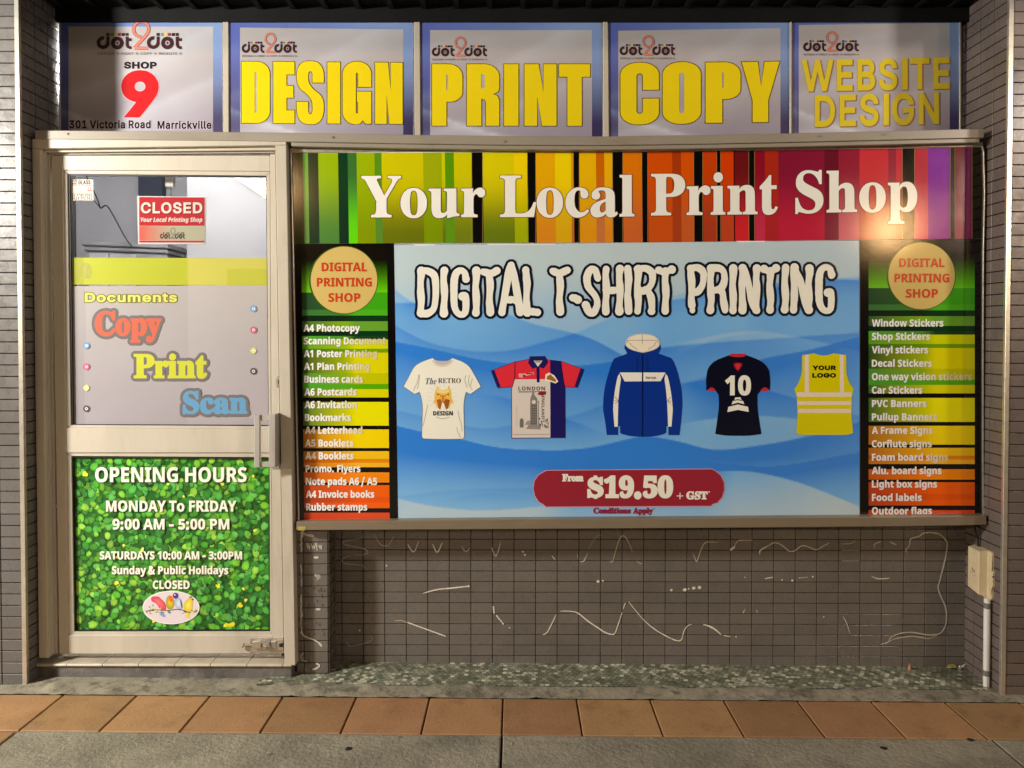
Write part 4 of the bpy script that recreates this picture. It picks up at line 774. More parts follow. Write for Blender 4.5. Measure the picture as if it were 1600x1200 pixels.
# rough bone like capitals: centre lines in a unit box (y down), drawn with a wavering round brush
BONE = {
 'D': [[(0, 0), (0, 1)], [(0, 0), (.55, .02), (1, .2), (1, .8), (.6, .98), (0, 1)]],
 'I': [[(.5, 0), (.5, 1)]],
 'G': [[(1, .2), (.9, .04), (.5, 0), (.12, .12), (0, .4), (.05, .85), (.45, 1.03), (.95, .98), (.98, .62), (.72, .6)]],
 'T': [[(0, .04), (.3, .07), (.7, .07), (1, .02)], [(.5, .07), (.52, 1)]],
 'A': [[(0, 1), (.38, .0), (.62, .0), (1, 1)], [(.22, .70), (.8, .70)]],
 'L': [[(0, 0), (.05, .5), (.08, 1)], [(.08, 1), (.5, .98), (1, 1)]],
 '-': [[(0, .5), (1, .5)]],
 'S': [[(1, .22), (.8, .03), (.4, .02), (.1, .2), (.2, .42), (.75, .62), (.95, .8), (.7, 1), (.3, 1.0), (0, .84)]],
 'H': [[(0, 0), (0, 1)], [(1, 0), (1, 1)], [(0, .5), (1, .5)]],
 'R': [[(0, 0), (0, 1)], [(0, 0), (.6, 0), (1, .12), (.98, .36), (.6, .5), (0, .52)], [(.55, .5), (.9, .62), (1, 1)]],
 'P': [[(0, 0), (.05, .5), (.1, 1)], [(0, 0), (.6, 0), (1, .12), (.98, .38), (.6, .54), (.05, .57)]],
 'N': [[(0, 1), (.02, 0)], [(.02, 0), (.4, .3), (.72, .85), (1, 1)], [(1, .02), (.96, 1)]],
}
def bone_word(a, spec, ytop, ybase, t, fill, rim, wr, seed=3):
    rnd = random.Random(seed)
    shapes = []
    for ch, x0, x1 in spec:
        for st in BONE[ch]:
            xa, xb = x0 + t / 2, x1 - t / 2
            u = lambda p: (xa + (xb - xa) * p[0], ytop((x0 + x1) / 2) + t / 2 + (ybase((x0 + x1) / 2) - ytop((x0 + x1) / 2) - t) * p[1])
            base = [u(p) for p in st]
            if ch == '-': base = [(x0 + 6, ytop(x0) + 49.5), (x1 - 6.5, ytop(x0) + 52.5)]
            cv = crom(base, 6) if len(base) > 2 else [(base[0][0] + (base[1][0] - base[0][0]) * k / 8, base[0][1] + (base[1][1] - base[0][1]) * k / 8) for k in range(9)]
            n = len(cv); ph = rnd.uniform(0, 6)
            pts, ws = [], []
            for i, p in enumerate(cv):
                s = i / (n - 1)
                pts.append((p[0] + math.sin(s * 9 + ph) * .7 + rnd.uniform(-.3, .3), p[1] + math.sin(s * 7 + ph * 2) * .5))
                ws.append(t * (0.96 + 0.10 * math.sin(s * 11 + ph) + 0.16 * (abs(s - .5) * 2) ** 8 * (1 if rnd.random() > .3 else 0) - (.35 if ch == 'P' and st is BONE['P'][0] and s > .9 else 0)))
            shapes.append((pts, ws))
    for pts, ws in shapes: a.stroke(pts, [w + wr * 2 for w in ws], rim)
    a.up()
    for pts, ws in shapes: a.stroke(pts, ws, fill)
    a.up()
# ================================================================== SETTING: ground
Y_WALL, Y_PIER, Y_SIGN, Y_UP = 3.635, 3.51, 3.50, 3.66
Y_FRAME, Y_LEAF, Y_GLASS = 3.455, 3.495, 3.515
Y_PIL_L, Y_PIL_R = 3.385, 3.36
X_RET_L, X_RET_R = -2.095, 2.052

def ground_sheet(name, mat, x0, x1, y0, y1, dz, nx=1, ny=1):
    m = MB()
    for i in range(nx):
        for j in range(ny):
            xa, xb = x0 + (x1 - x0) * i / nx, x0 + (x1 - x0) * (i + 1) / nx
            ya, yb = y0 + (y1 - y0) * j / ny, y0 + (y1 - y0) * (j + 1) / ny
            m.face([(xa, ya, gz(xa, dz)), (xb, ya, gz(xb, dz)), (xb, yb, gz(xb, dz)), (xa, yb, gz(xa, dz))])
    return m.build(name, mat)

def flat_prism(m, loop, top, bottom, ch=0.0, col=None):
    """loop of (x, y) on the ground; heights above the sloping ground"""
    cen = (sum(p[0] for p in loop) / len(loop), sum(p[1] for p in loop) / len(loop))
    m.prism([(x, y, gz(x, top)) for x, y in loop], [(x, y, gz(x, bottom)) for x, y in loop], ch, col)

tag(ground_sheet('ground', 'asphalt', -60, 60, -70, 12, -0.14), kind='structure')
tag(ground_sheet('road', 'asphalt', -60, 60, -14, -3.2, -0.136), kind='structure')

Y_NEAR, Y_FAR = G(786, 1148).y, G(786, 1092).y          # the orange paver strip
Y_MOS = G(786, 1076).y                                    # front edge of the mosaic
# joints of the paver strip, read along its far edge
TW = (G(1129, 1094.5).x - G(325, 1089.5).x) / 7.0
X_J0 = G(786, 1092).x
JOINTS = [X_J0 + TW * k for k in range(-8, 9)]
X_TURN = G(95, 1088).x                                   # the strip turns the corner here and runs to the kerb
# concrete slabs of the pavement, with open joints
m = MB()
slab_x = [X_TURN + 0.004, X_J0 - 0.004, X_J0 + 0.005, G(1546, 1152).x - 0.004, G(1546, 1152).x + 0.004, 6.0]
for i in range(0, 6, 2):
    for (ya, yb) in ((1.06, Y_NEAR - 0.004), (-0.9, 1.05), (-3.2, -0.91)):
        a, b = slab_x[i], slab_x[i + 1]
        flat_prism(m, [(a, ya), (b, ya), (b, yb), (a, yb)], 0.0, -0.12, 0.004)
flat_prism(m, [(-6, -3.2), (X_TURN - 0.62, -3.2), (X_TURN - 0.62, 3.0), (-6, 3.0)], 0.0, -0.12, 0.004)
pav = tag(m.build('pavement', 'concrete'), kind='structure')
tag(ground_sheet('pavement_bed', 'black_paint', -6, 6, -3.2, 3.9, -0.012), kind='structure')
# orange pavers
m = MB()
random.seed(21)
def paver_col():
    k = random.uniform(0.84, 1.12); h = random.uniform(-0.012, 0.012)
    return (0.35 * k, (0.188 + h) * k, 0.080 * k)
for a in JOINTS:
    b = a + TW
    g = 0.0032
    flat_prism(m, [(a + g, Y_NEAR), (b - g, Y_NEAR), (b - g, Y_FAR), (a + g, Y_FAR)], 0.001, -0.03, 0.003, paver_col())
for r in range(1, 21):
    for c in range(2):
        ya = Y_NEAR - 0.006 - (TW) * r; b = X_TURN - TW * c; a = b - TW
        flat_prism(m, [(a + 0.0032, ya), (b - 0.0032, ya), (b - 0.0032, ya + TW - 0.006), (a + 0.0032, ya + TW - 0.006)], 0.001, -0.03, 0.003, paver_col())
tag(m.build('paver_strip', 'orange_paver'), kind='structure')

# mortar haunch between the pavers and the shop, uneven
nx, ny = 330, 9
random.seed(5)
bumps = [(random.uniform(-2.4, 2.4), random.uniform(0, 1), random.uniform(0.01, 0.035), random.uniform(-0.0025, 0.004)) for _ in range(420)]
def haunch(x, v):
    left = x < -1.05
    y = Y_FAR + 0.003 + v * ((3.50 if left else Y_MOS + 0.012) - Y_FAR)
    h = 0.001 + (0.003 if left else 0.009) * min(1, v * 1.6)
    for bx, bv, br, ba in bumps:
        d = ((x - bx) / br) ** 2 + ((v - bv) / 0.22) ** 2
        if d < 6: h += ba * math.exp(-d)
    if 0 < v < 1: y += math.sin(x * 37) * 0.002
    return (x, y, gz(x, max(h, 0.0005)))
me = bpy.data.meshes.new('mortar_strip')
me.from_pydata([haunch(-2.45 + 4.95 * i / nx, j / ny) for j in range(ny + 1) for i in range(nx + 1)], [],
               [(j * (nx + 1) + i, j * (nx + 1) + i + 1, (j + 1) * (nx + 1) + i + 1, (j + 1) * (nx + 1) + i) for j in range(ny) for i in range(nx)])
me.materials.append(MATS['rough_mortar'])
for p_ in me.polygons: p_.use_smooth = True
tag(link_mesh('mortar_strip', me), kind='structure')

# little hexagonal mosaic tiles in front of the low wall
m = MB()
random.seed(11)
R = 0.0132
x_l, x_r = -1.10, X_RET_R + 0.0
rows = int((Y_WALL + 0.06 - Y_MOS) / (R * 1.5)) + 1
for j in range(rows):
    y = Y_MOS + R + j * R * 1.5
    x = x_l + (R * 0.866 if j % 2 else 0) + random.uniform(-0.001, 0.001)
    while x < x_r:
        pale = random.random() < 0.17 + 0.16 * math.sin(x * 5.1 + y * 17) * math.sin(x * 2.3)
        k = random.uniform(0.75, 1.25)
        c = (0.50 * k, 0.485 * k, 0.36 * k) if pale else random.choice([(0.17, 0.18, 0.12), (0.23, 0.235, 0.165), (0.14, 0.15, 0.10), (0.27, 0.265, 0.19)])
        if not pale: c = tuple(v * k for v in c)
        h = 0.0118 + random.uniform(-0.0004, 0.0004)
        loop = [(x + R * 0.925 * math.sin(t), y + R * 0.925 * math.cos(t)) for t in [math.pi / 3 * q for q in range(6)]]
        if y < Y_WALL + 0.02 and not (x < -0.83 and y > Y_PIER - 0.01):
            m.face([(px, py, gz(px, h)) for px, py in loop][::-1], c)
        x += R * 1.732
tag(m.build('mosaic_floor', 'mosaic_tile'), kind='structure')
m = MB()
flat_prism(m, [(x_l - 0.01, Y_MOS), (x_r + 0.04, Y_MOS), (x_r + 0.04, Y_WALL + 0.05), (x_l - 0.01, Y_WALL + 0.05)], 0.0108, -0.04, 0.002)
tag(m.build('mosaic_bed', 'mosaic_grout'), kind='structure')

# ================================================================== tiled walls
def tile_col(k=0.06, base=(0.152, 0.136, 0.121)):
    f = random.uniform(1 - k, 1 + k); h = random.uniform(-0.004, 0.004)
    return tuple(max(0.01, (c + h) * f) for c in base)
def tile_plane(m, org, ux, uz, us, vs, gap, nrm, base=(0.152, 0.136, 0.121), t=0.006, skip=None):
    """tiles between successive stops us (along ux) and vs (up); org, ux, nrm are vectors"""
    for a, b in zip(us[:-1], us[1:]):
        for c, d in zip(vs[:-1], vs[1:]):
            if b - a < gap * 2.2 or d - c < gap * 2.2: continue
            if skip and skip(a, b, c, d): continue
            q = [(a + gap / 2, d - gap / 2), (a + gap / 2, c + gap / 2), (b - gap / 2, c + gap / 2), (b - gap / 2, d - gap / 2)]
            j = [random.uniform(-0.00035, 0.00035) for _ in range(4)]
            f = [org + ux * u + uz * v + nrm * (t + j[i]) for i, (u, v) in enumerate(q)]
            k = [org + ux * u + uz * v - nrm * 0.001 for u, v in q]
            m.prism(f, k, 0.0011, tile_col(base=base))
UX, UY, UZ = Vector((1, 0, 0)), Vector((0, 1, 0)), Vector((0, 0, 1))
def stops(a, b, first, step):
    s = [a]; v = first
    while v < b - 1e-6:
        if v > a + 1e-6: s.append(v)
        v += step
    return s + [b]

random.seed(3)
TH = 16.72 * Y_WALL / F_PX; TWD = 33.88 * Y_WALL / F_PX
SILL_Z = P(900, 826, Y_WALL).z + 0.05
low_wall = thing('low_wall', 'low brown grey tiled wall with white paint squiggles under the shop window', 'wall', (0.6, Y_WALL, 0))
m = MB(); m.box((-0.86, Y_WALL + 0.001, -0.07), (X_RET_R + 0.05, Y_WALL + 0.16, SILL_Z + 0.02)); m.build('backing', 'grout', low_wall)
m = MB()
zr = P(900, 908.5, Y_WALL).z
us = stops(-0.84, X_RET_R - 0.004, P(534.3, 950, Y_WALL).x - TWD, TWD)
vs = stops(-0.06, SILL_Z, zr - 14 * TH, TH)
tile_plane(m, Vector((0, Y_WALL, 0)), UX, UZ, us, vs, 0.0030, -UY)
m.build('tiles', 'glazed_tile', low_wall)
# paint squiggles left on the tiles
sq = [
 ([(568,837),(561,842),(540,845),(536,849),(548,853),(570,858),(574,864),(566,867),(555,867)],1.6,.45), ([(548,868),(535,873),(538,880),(552,882),(566,884),(573,890)],1.8,.45),
 ([(586,836),(592,848),(600,853),(608,851),(615,838)],1.5,.5), ([(637,850),(643,860),(648,861),(654,846)],2.6,.75), ([(676,850),(683,863),(691,848)],2.6,.85), ([(721,854),(728,862),(734,856)],2,.6),
 ([(768,855),(775,869),(782,848)],2.2,.7), ([(661,927),(684,921),(705,919),(722,917),(733,916)],3.0,1), ([(616,970),(628,970),(637,973)],1.6,.6),
 ([(771,948),(772,958)],3.6,1), ([(539,999),(547,1009),(570,1005),(582,999),(578,994)],1.6,.4), ([(863,869),(867,874)],2.2,.8), ([(902,866),(903,872)],1.8,.6), ([(907,877),(912,877),(918,864)],2.0,.8),
 ([(920,858),(926,846),(934,837),(942,836)],1.5,.35), ([(954,876),(957,878),(965,850),(970,839),(976,838),(982,847),(988,862)],1.8,.65), ([(995,877),(1001,881),(1004,880)],1.6,.6),
 ([(1082,864),(1086,872),(1089,877),(1096,857),(1102,848),(1112,847),(1122,847)],2.0,.65), ([(1142,859),(1147,855)],5.5,.9), ([(1147,855),(1152,846),(1160,844),(1176,844)],2.0,.6), ([(1187,866),(1188,860),(1200,853)],3.2,.8),
 ([(1200,853),(1210,848),(1222,852),(1233,861),(1243,860),(1252,853),(1262,854),(1275,859),(1287,853),(1296,848)],2.4,.7), ([(1315,850),(1330,849),(1337,844)],1.6,.5), ([(1366,856),(1367,850),(1377,846)],2.4,.6), ([(1391,847),(1400,851)],2.8,.6),
 ([(848,992),(855,988),(863,973),(869,960)],2.2,1), ([(875,955),(890,955),(903,958),(918,970),(933,980),(945,988),(955,991),(961,989),(966,975),(972,957)],2.8,1), ([(974,951),(977,942)],2.2,1), ([(982,940),(994,955),(1007,970),(1024,984),(1045,996),(1058,1001),(1065,999),(1069,985),(1076,977),(1081,976)],2.4,1),
 ([(1099,976),(1107,978),(1118,984),(1126,991)],3.6,1), ([(1131,993),(1141,995)],2,1), ([(1161,958),(1164,952)],1.8,.8), ([(1182,953),(1184,957)],1.8,.8), ([(1196,904),(1207,902)],2.6,1),
 ([(1417,863),(1415,860),(1421,852),(1423,842),(1436,838),(1443,833),(1455,832),(1468,835),(1477,843),(1480,850),(1478,868),(1474,885),(1469,905),(1466,918),(1470,932),(1476,945),(1479,960),(1477,978),(1468,990),(1450,992),(1425,988),(1405,990),(1392,996),(1388,1003),(1376,1007)],3.2,.62),
 ([(1464,993),(1452,998),(1440,996),(1425,994),(1410,996),(1396,999),(1384,1006)],2.6,.5), ([(1362,900),(1370,904),(1384,904),(1390,903)],2.4,.8), ([(1317,963),(1323,974),(1328,990)],1.8,.7),
 ([(1315,860),(1343,860)],.9,.5), ([(1315,876.5),(1343,876.5)],.9,.6), ([(1249,903),(1262,902)],1.4,.9)]
art = Art(Y_WALL - 0.0075)
for pts, w, a in sq:
    c = mixc((0.15, 0.125, 0.10), (0.74, 0.69, 0.60), a)
    pp = crom(pts, 4) if len(pts) > 2 else pts
    n = len(pp)
    art.stroke(pp, [w * 0.85 * (0.45 + 0.45 * math.sin(math.pi * min(1, (i + 0.6) / n))) * random.uniform(0.8, 1.15) for i in range(n)], c)
white = (0.74, 0.69, 0.60)
for i in range(14):
    t = i / 13; art.stroke([(638 + 55 * t, 973 + 20 * t), (638 + 55 * t + 2.6, 973.9 + 20 * t)], 1.9, white)
for i in range(4):
    t = i / 3; art.stroke([(776 + 9 * t, 962 + 11 * t), (777.4 + 9 * t, 964 + 11 * t)], 2.1, white)
for x, y, r in ((817,862,1.6),(820,867,1.8),(934.5,908.5,2.6),(942,907.5,1.6),(1049,922,2.2),(1070,921.5,3.2),(1076,920,1.4),(1084,919,3),(1093,918,3),(1150,995,1.4),(1222,906,1.5),(1238,907,2),(1249,903,.9),(1270,901,1.6),(1287,964,1.2),(562,985,1.5),(604,884,1.2),(796,981,1.2),(1164,902,1.1),(732,916,2)):
    art.poly(ellipse(x, y, r, r * 0.85, 9), white)
for i in range(60):
    x, y = random.uniform(545, 1480), random.uniform(840, 1020)
    art.poly(ellipse(x, y, random.uniform(.3, .7), random.uniform(.3, .6), 6), (0.36, 0.32, 0.27))
art.build('paint_squiggles', 'lettering_vinyl', low_wall)

# short tiled pier between the door and the low wall
pier = thing('tiled_pier', 'short tiled pier beside the door with white paint smears', 'pier', (-0.9, Y_PIER, 0))
px0, px1 = P(463, 950, Y_PIER).x, P(513, 950, Y_PIER).x
pzt = P(490, 829, Y_PIER).z
m = MB(); m.box((px0, Y_PIER + 0.001, -0.07), (px1 - 0.001, Y_WALL + 0.02, pzt + 0.03)); m.build('backing', 'grout', pier)
m = MB()
ph = 17.35 * Y_PIER / F_PX; pz0 = P(490, 1034.5, Y_PIER).z
vs = stops(-0.06, pzt + 0.02, pz0 - 3 * ph, ph)
tile_plane(m, Vector((0, Y_PIER, 0)), UX, UZ, [px0, P(475.5, 950, Y_PIER).x, px1], vs, 0.003, -UY)
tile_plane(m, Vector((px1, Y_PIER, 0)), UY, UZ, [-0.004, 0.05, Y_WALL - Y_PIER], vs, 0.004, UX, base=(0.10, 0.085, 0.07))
m.build('tiles', 'glazed_tile', pier)
random.seed(9)
def smear(): return Art(Y_PIER - 0.0075)
for x, y0, y1, w in ((471,838,862,3.2),(470.5,880,905,2.4),(471,905,915,3),(471,930,962,3.6),(470.5,962,990,2),(472,830,838,5)):
    pts = [(x + random.uniform(-.8, .8), y0 + (y1 - y0) * i / 7) for i in range(8)]
    art = smear(); art.stroke(pts, [w * random.uniform(.4, 1.1) for _ in pts], (0.56, 0.53, 0.47)); art.build('paint_smear', 'lettering_vinyl', pier)
art = smear(); art.stroke(crom([(472, 988), (474, 993), (483, 997), (491, 1000), (499, 1005)], 4), 2.0, (0.6, 0.57, 0.5)); art.stroke([(499, 1005), (502, 1009)], 3.4, (0.6, 0.57, 0.5)); art.build('paint_smear', 'lettering_vinyl', pier)
art = smear(); art.stroke(crom([(474, 1020), (470, 1026), (474, 1032), (480, 1033)], 4), 1.5, (0.5, 0.47, 0.4)); art.build('paint_smear', 'lettering_vinyl', pier)
art = smear(); art.stroke(crom([(489, 1046), (495, 1044), (499, 1040), (495, 1037)], 4), 2.6, (0.6, 0.57, 0.5)); art.build('paint_smear', 'lettering_vinyl', pier)
art = smear(); art.stroke(crom([(473, 833), (480, 836), (489, 837)], 3), 3.4, (0.42, 0.40, 0.36)); art.build('paint_smear', 'lettering_vinyl', pier)
art = smear()
for k in range(11): art.stroke([(479 + k * 2.3, 848 + random.uniform(0, 6)), (480 + k * 2.3 + random.uniform(-1, 2), 858 + random.uniform(-2, 2))], random.uniform(.8, 2.2), (0.5, 0.475, 0.42))
art.build('paint_smear', 'lettering_vinyl', pier)
art = smear()
for k in range(8): art.stroke([(491 + random.uniform(0, 10), 897 + random.uniform(0, 8)), (494 + random.uniform(0, 8), 899 + random.uniform(0, 8))], 1.3, (0.46, 0.44, 0.39))
art.build('paint_smear', 'lettering_vinyl', pier)
for x, y in ((494, 871), (497, 952)): art = smear(); art.poly(ellipse(x, y, 4.2, 2, 10), (0.55, 0.52, 0.45)); art.build('paint_smear', 'lettering_vinyl', pier)
art = smear()
for k in range(26):
    x = random.uniform(477, 508); y = random.choice([random.uniform(918, 946), random.uniform(968, 990)])
    art.stroke([(x, y), (x + random.uniform(-1, 1), y + random.uniform(3, 7))], random.uniform(.6, 1.8), (0.075, 0.065, 0.055))
art.build('worn_patch', 'lettering_vinyl', pier)

# tiled pilasters at both ends of the shop front
def pilaster(name, label, xa, xb, Yf, Xret, Yback, nrm, row, z0, us_front, base, trim_px):
    t = thing(name, label, 'pilaster', ((xa + xb) / 2, Yf, 0))
    m = MB(); m.box((xa, Yf + 0.001, -0.08), (xb, Yback + 0.12, 3.1)); m.build('backing', 'grout', t)
    m = MB()
    vs = stops(-0.06, 3.05, z0, row)
    tile_plane(m, Vector((0, Yf, 0)), UX, UZ, us_front, vs, 0.004, -UY, base=base)
    tile_plane(m, Vector((Xret, 0, 0)), UY, UZ, [Yf + 0.004] + ([Yf + 0.1] if nrm.x < 0 else [Yf + 0.105]) + [Yf + 0.2, Yback], vs, 0.0042, nrm, base=base)
    m.build('tiles', 'glazed_tile', t)
    m = MB()
    s = nrm.x
    m.box((Xret - (0.012 if s > 0 else 0.008), Yf - 0.009, -0.07), (Xret + (0.008 if s > 0 else 0.012), Yf + 0.006, 3.05), 0.0015)
    m.build('corner_trim', 'bright_metal', t)
    return t
random.seed(31)
row = 18.05 * Y_PIL_L / F_PX
pilaster('tiled_pilaster', 'grey glazed tiled pilaster left of the shop door', -4.4, X_RET_L - 0.004, Y_PIL_L, X_RET_L, 3.70, UX, row, P(10, 1069.5, Y_PIL_L).z - 2 * row,
         [-4.4] + [X_RET_L - 0.1 * k for k in range(22, 0, -1)] + [X_RET_L - 0.008], (0.12, 0.112, 0.105), (22, 27))
row = 18.1 * Y_PIL_R / F_PX
pilaster('tiled_pilaster', 'brown tiled pilaster with white corner trim at the right end of the window', X_RET_R + 0.004, 4.4, Y_PIL_R, X_RET_R, 3.70, -UX, row, P(1585, 203, Y_PIL_R).z - 50 * row,
         [X_RET_R + 0.012] + [X_RET_R + 0.01 + 0.2 * k for k in range(1, 12)] + [4.4], (0.145, 0.116, 0.104), (1563, 1568))

# ================================================================== awning soffit overhead
soffit = thing('awning', 'black ribbed metal awning soffit above the shop signs', 'awning', (0, 2.2, 2.95))
m = MB()
zt = P(900, 27, Y_UP).z + 0.02
m.box((-5.5, 2.2, zt + 0.03), (5.5, 3.8, zt + 0.06))
for k in range(-36, 37):
    x = k * 0.148 + 0.03
    m.box((x - 0.011, 2.2, zt + 0.012), (x + 0.011, 3.64, zt + 0.0295), 0.003)
m.build('ribbed_sheet', 'black_paint', soffit)
m = MB(); m.slab([(60, 8), (1545, 8), (1545, 34), (60, 34)], Y_UP - 0.012, 0.05)
m.build('head_board', 'black_paint', soffit)

# ================================================================== door step
step = thing('door_step', 'concrete door step edged with cream bullnose tiles', 'step', (-1.5, 3.5, 0))
sx0, sx1 = P(58, 1040, 3.46).x, P(456, 1040, 3.46).x
step_z = P(250, 1037.5, 3.452).z
m = MB()
m.box((sx0 - 0.05, 3.462, -0.08), (sx1, 3.75, step_z - 0.011), 0.004)
m.build('riser', 'step_riser_concrete', step)
m = MB()
jx = [sx0 - 0.05] + [P(x, 1036, 3.452).x for x in (104, 160, 216, 272.5, 328.5, 385.5, 441.5)] + [sx1 + 0.002]
for a, b in zip(jx[:-1], jx[1:]):
    g = 0.0015
    prof = [(3.453, step_z - 0.012), (3.450, step_z - 0.007), (3.453, step_z - 0.002), (3.460, step_z), (3.66, step_z + 0.001), (3.66, step_z - 0.012)]
    L = [Vector((a + g, y, z)) for y, z in prof]; R_ = [Vector((b - g, y, z)) for y, z in prof]
    n = len(prof)
    for i in range(n):
        j = (i + 1) % n
        m.face([L[i], L[j], R_[j], R_[i]])
    m.face(L[::-1]); m.face(R_)
m.build('bullnose_tiles', 'cream_tile', step)
# broken mortar lump under the door post
m = MB()
random.seed(2)
for k in range(16):
    c = P(447 + random.uniform(-4, 17), 1050 + random.uniform(-6, 8), 3.50 + random.uniform(-0.01, 0.02)); r = random.uniform(0.006, 0.016)
    m.tube([c + Vector((0, 0, -r)), c, c + Vector((random.uniform(-.4, .4) * r, 0, r))], [r * .7, r, r * .35], 6)
m.build('broken_mortar', 'step_riser_concrete', step)
# ================================================================== transom bar, sill, window channel
bar = thing('transom_bar', 'weathered aluminium transom bar running above the door and the rainbow banner', 'transom bar', (0.2, Y_FRAME, P(800, 215, Y_FRAME).z))
m = MB()
top = [(55, 203.5), (300, 205.5), (446, 207), (640, 210.5), (800, 212.5), (950, 213), (1150, 210), (1350, 205.5), (1536, 201)]
def top_y(x):
    for a, b in zip(top[:-1], top[1:]):
        if a[0] <= x <= b[0] or b is top[-1]: return a[1] + (b[1] - a[1]) * (x - a[0]) / (b[0] - a[0])
def curved_bar(m, x0, x1, o0, o1, Y, depth, n=10, col=None):
    """a bar that follows the sagging line of the transom: offsets o0..o1 below its top edge"""
    xs = [x0 + (x1 - x0) * i / n for i in range(n + 1)]
    f0 = [P(x, top_y(x) + o0, Y) for x in xs]; f1 = [P(x, top_y(x) + o1, Y) for x in xs]
    D = Vector((0, depth, 0)); ch = Vector((0, 0.002, 0)); zz = Vector((0, 0, 0.002))
    for i in range(n):
        m.face([f0[i] - zz, f1[i] + zz, f1[i + 1] + zz, f0[i + 1] - zz])
        m.face([f0[i] + ch, f0[i] - zz, f0[i + 1] - zz, f0[i + 1] + ch]); m.face([f1[i] + zz, f1[i] + ch, f1[i + 1] + ch, f1[i + 1] + zz])
        m.face([f0[i] + D, f0[i] + ch, f0[i + 1] + ch, f0[i + 1] + D]); m.face([f1[i] + ch, f1[i] + D, f1[i + 1] + D, f1[i + 1] + ch])
    for k in (0, n):
        m.face([f0[k] - zz, f0[k] + ch, f0[k] + D, f1[k] + D, f1[k] + ch, f1[k] + zz])
curved_bar(m, 55, 1537, 0, 14, 3.452, 0.19)
m.build('main_rail', 'weathered_aluminium', bar)
m = MB(); curved_bar(m, 455, 1530, 14.8, 21.2, 3.460, 0.03)
m.build('lower_bead', 'weathered_aluminium', bar)
m = MB()
for x, y in ((106, 209), (520, 214.5), (788, 221), (1280, 213), (1380, 210)):
    m = MB(); m.tube([P(x, y, 3.4525), P(x, y, 3.4485)], 0.0042, 8)
    m.build('screw', 'dull_metal', bar)

# mullions between the upper signs
mull = [((347.5, 28), (357, 28), (357.5, 208), (349, 208), 'between the shop 9 sign and the design sign'), ((646.5, 33), (656, 33), (657, 213), (648, 213), 'between the design sign and the print sign'),
        ((942, 33), (950, 33), (951.5, 215), (943, 215), 'between the print sign and the copy sign'), ((1234.5, 29), (1237.5, 29), (1237, 211), (1234, 211), 'thin, between the copy sign and the website design sign')]
for tl, tr, br, bl, where in mull:
    m = MB(); m.slab([tl, tr, br, bl], Y_UP - 0.008, 0.06, 0.002)
    o = m.build('mullion', 'painted_aluminium'); tag(o, 'pale upright mullion ' + where, 'mullion', 'mullions between the upper signs')
m = MB()
m.slab([(92, 28), (94, 28), (94, 208), (92, 208)], Y_UP - 0.006, 0.03, 0.0005)
m.build('edge_strip', 'bright_metal', bar); m = MB()
m.slab([(1499.5, 24), (1502, 24), (1502, 206), (1499.5, 206)], Y_UP - 0.006, 0.03, 0.0005)
o = m.build('edge_strip', 'bright_metal', bar)

# window sill
sill = thing('window_sill', 'long bronze painted aluminium sill under the shop window signs', 'window sill', (0.6, 3.47, P(900, 818, 3.45).z))
m = MB()
s_top = [(463, 815.5), (640, 813.5), (820, 811.5), (1000, 810.5), (1200, 809), (1400, 807.5), (1541, 805.5)]
s_bot = [(463, 829), (640, 828), (820, 827), (1000, 826), (1200, 824.5), (1400, 823), (1541, 820.5)]
D = Vector((0, Y_WALL - 3.452, 0)); ch = Vector((0, 0.003, 0)); zz = Vector((0, 0, 0.003))
f0 = [P(x, y, 3.452) for x, y in s_top]; f1 = [P(x, y, 3.452) for x, y in s_bot]
for i in range(len(f0) - 1):
    m.face([f0[i] - zz, f1[i] + zz, f1[i + 1] + zz, f0[i + 1] - zz])
    m.face([f0[i] + ch, f0[i] - zz, f0[i + 1] - zz, f0[i + 1] + ch]); m.face([f1[i] + zz, f1[i] + ch, f1[i + 1] + ch, f1[i + 1] + zz])
    m.face([f0[i] + D, f0[i] + ch, f0[i + 1] + ch, f0[i + 1] + D]); m.face([f1[i] + ch, f1[i] + D, f1[i + 1] + D, f1[i + 1] + ch])
for k in (0, len(f0) - 1): m.face([f0[k] - zz, f0[k] + ch, f0[k] + D, f1[k] + D, f1[k] + ch, f1[k] + zz])
MATS['sill_aluminium'] = material('sill_aluminium', (0.215, 0.17, 0.115), rough=0.38, noise=(0.15, 5), bump=(0.001, 20), rough_var=0.1, stretch=(0.25, 1, 1),
                                  dirt=[((0.10, 0.075, 0.05), 5, 0.5, 0.8, 0.7), ((0.36, 0.30, 0.21), 14, 0.6, 0.8, 0.4)])
m.build('sill_rail', 'sill_aluminium', sill)
m = MB(); m.slab([(465, 823), (478, 823), (477, 829), (466, 829)], 3.4505, 0.004, 0.0008)
m.build('end_scrap', 'dry_leaf', sill)

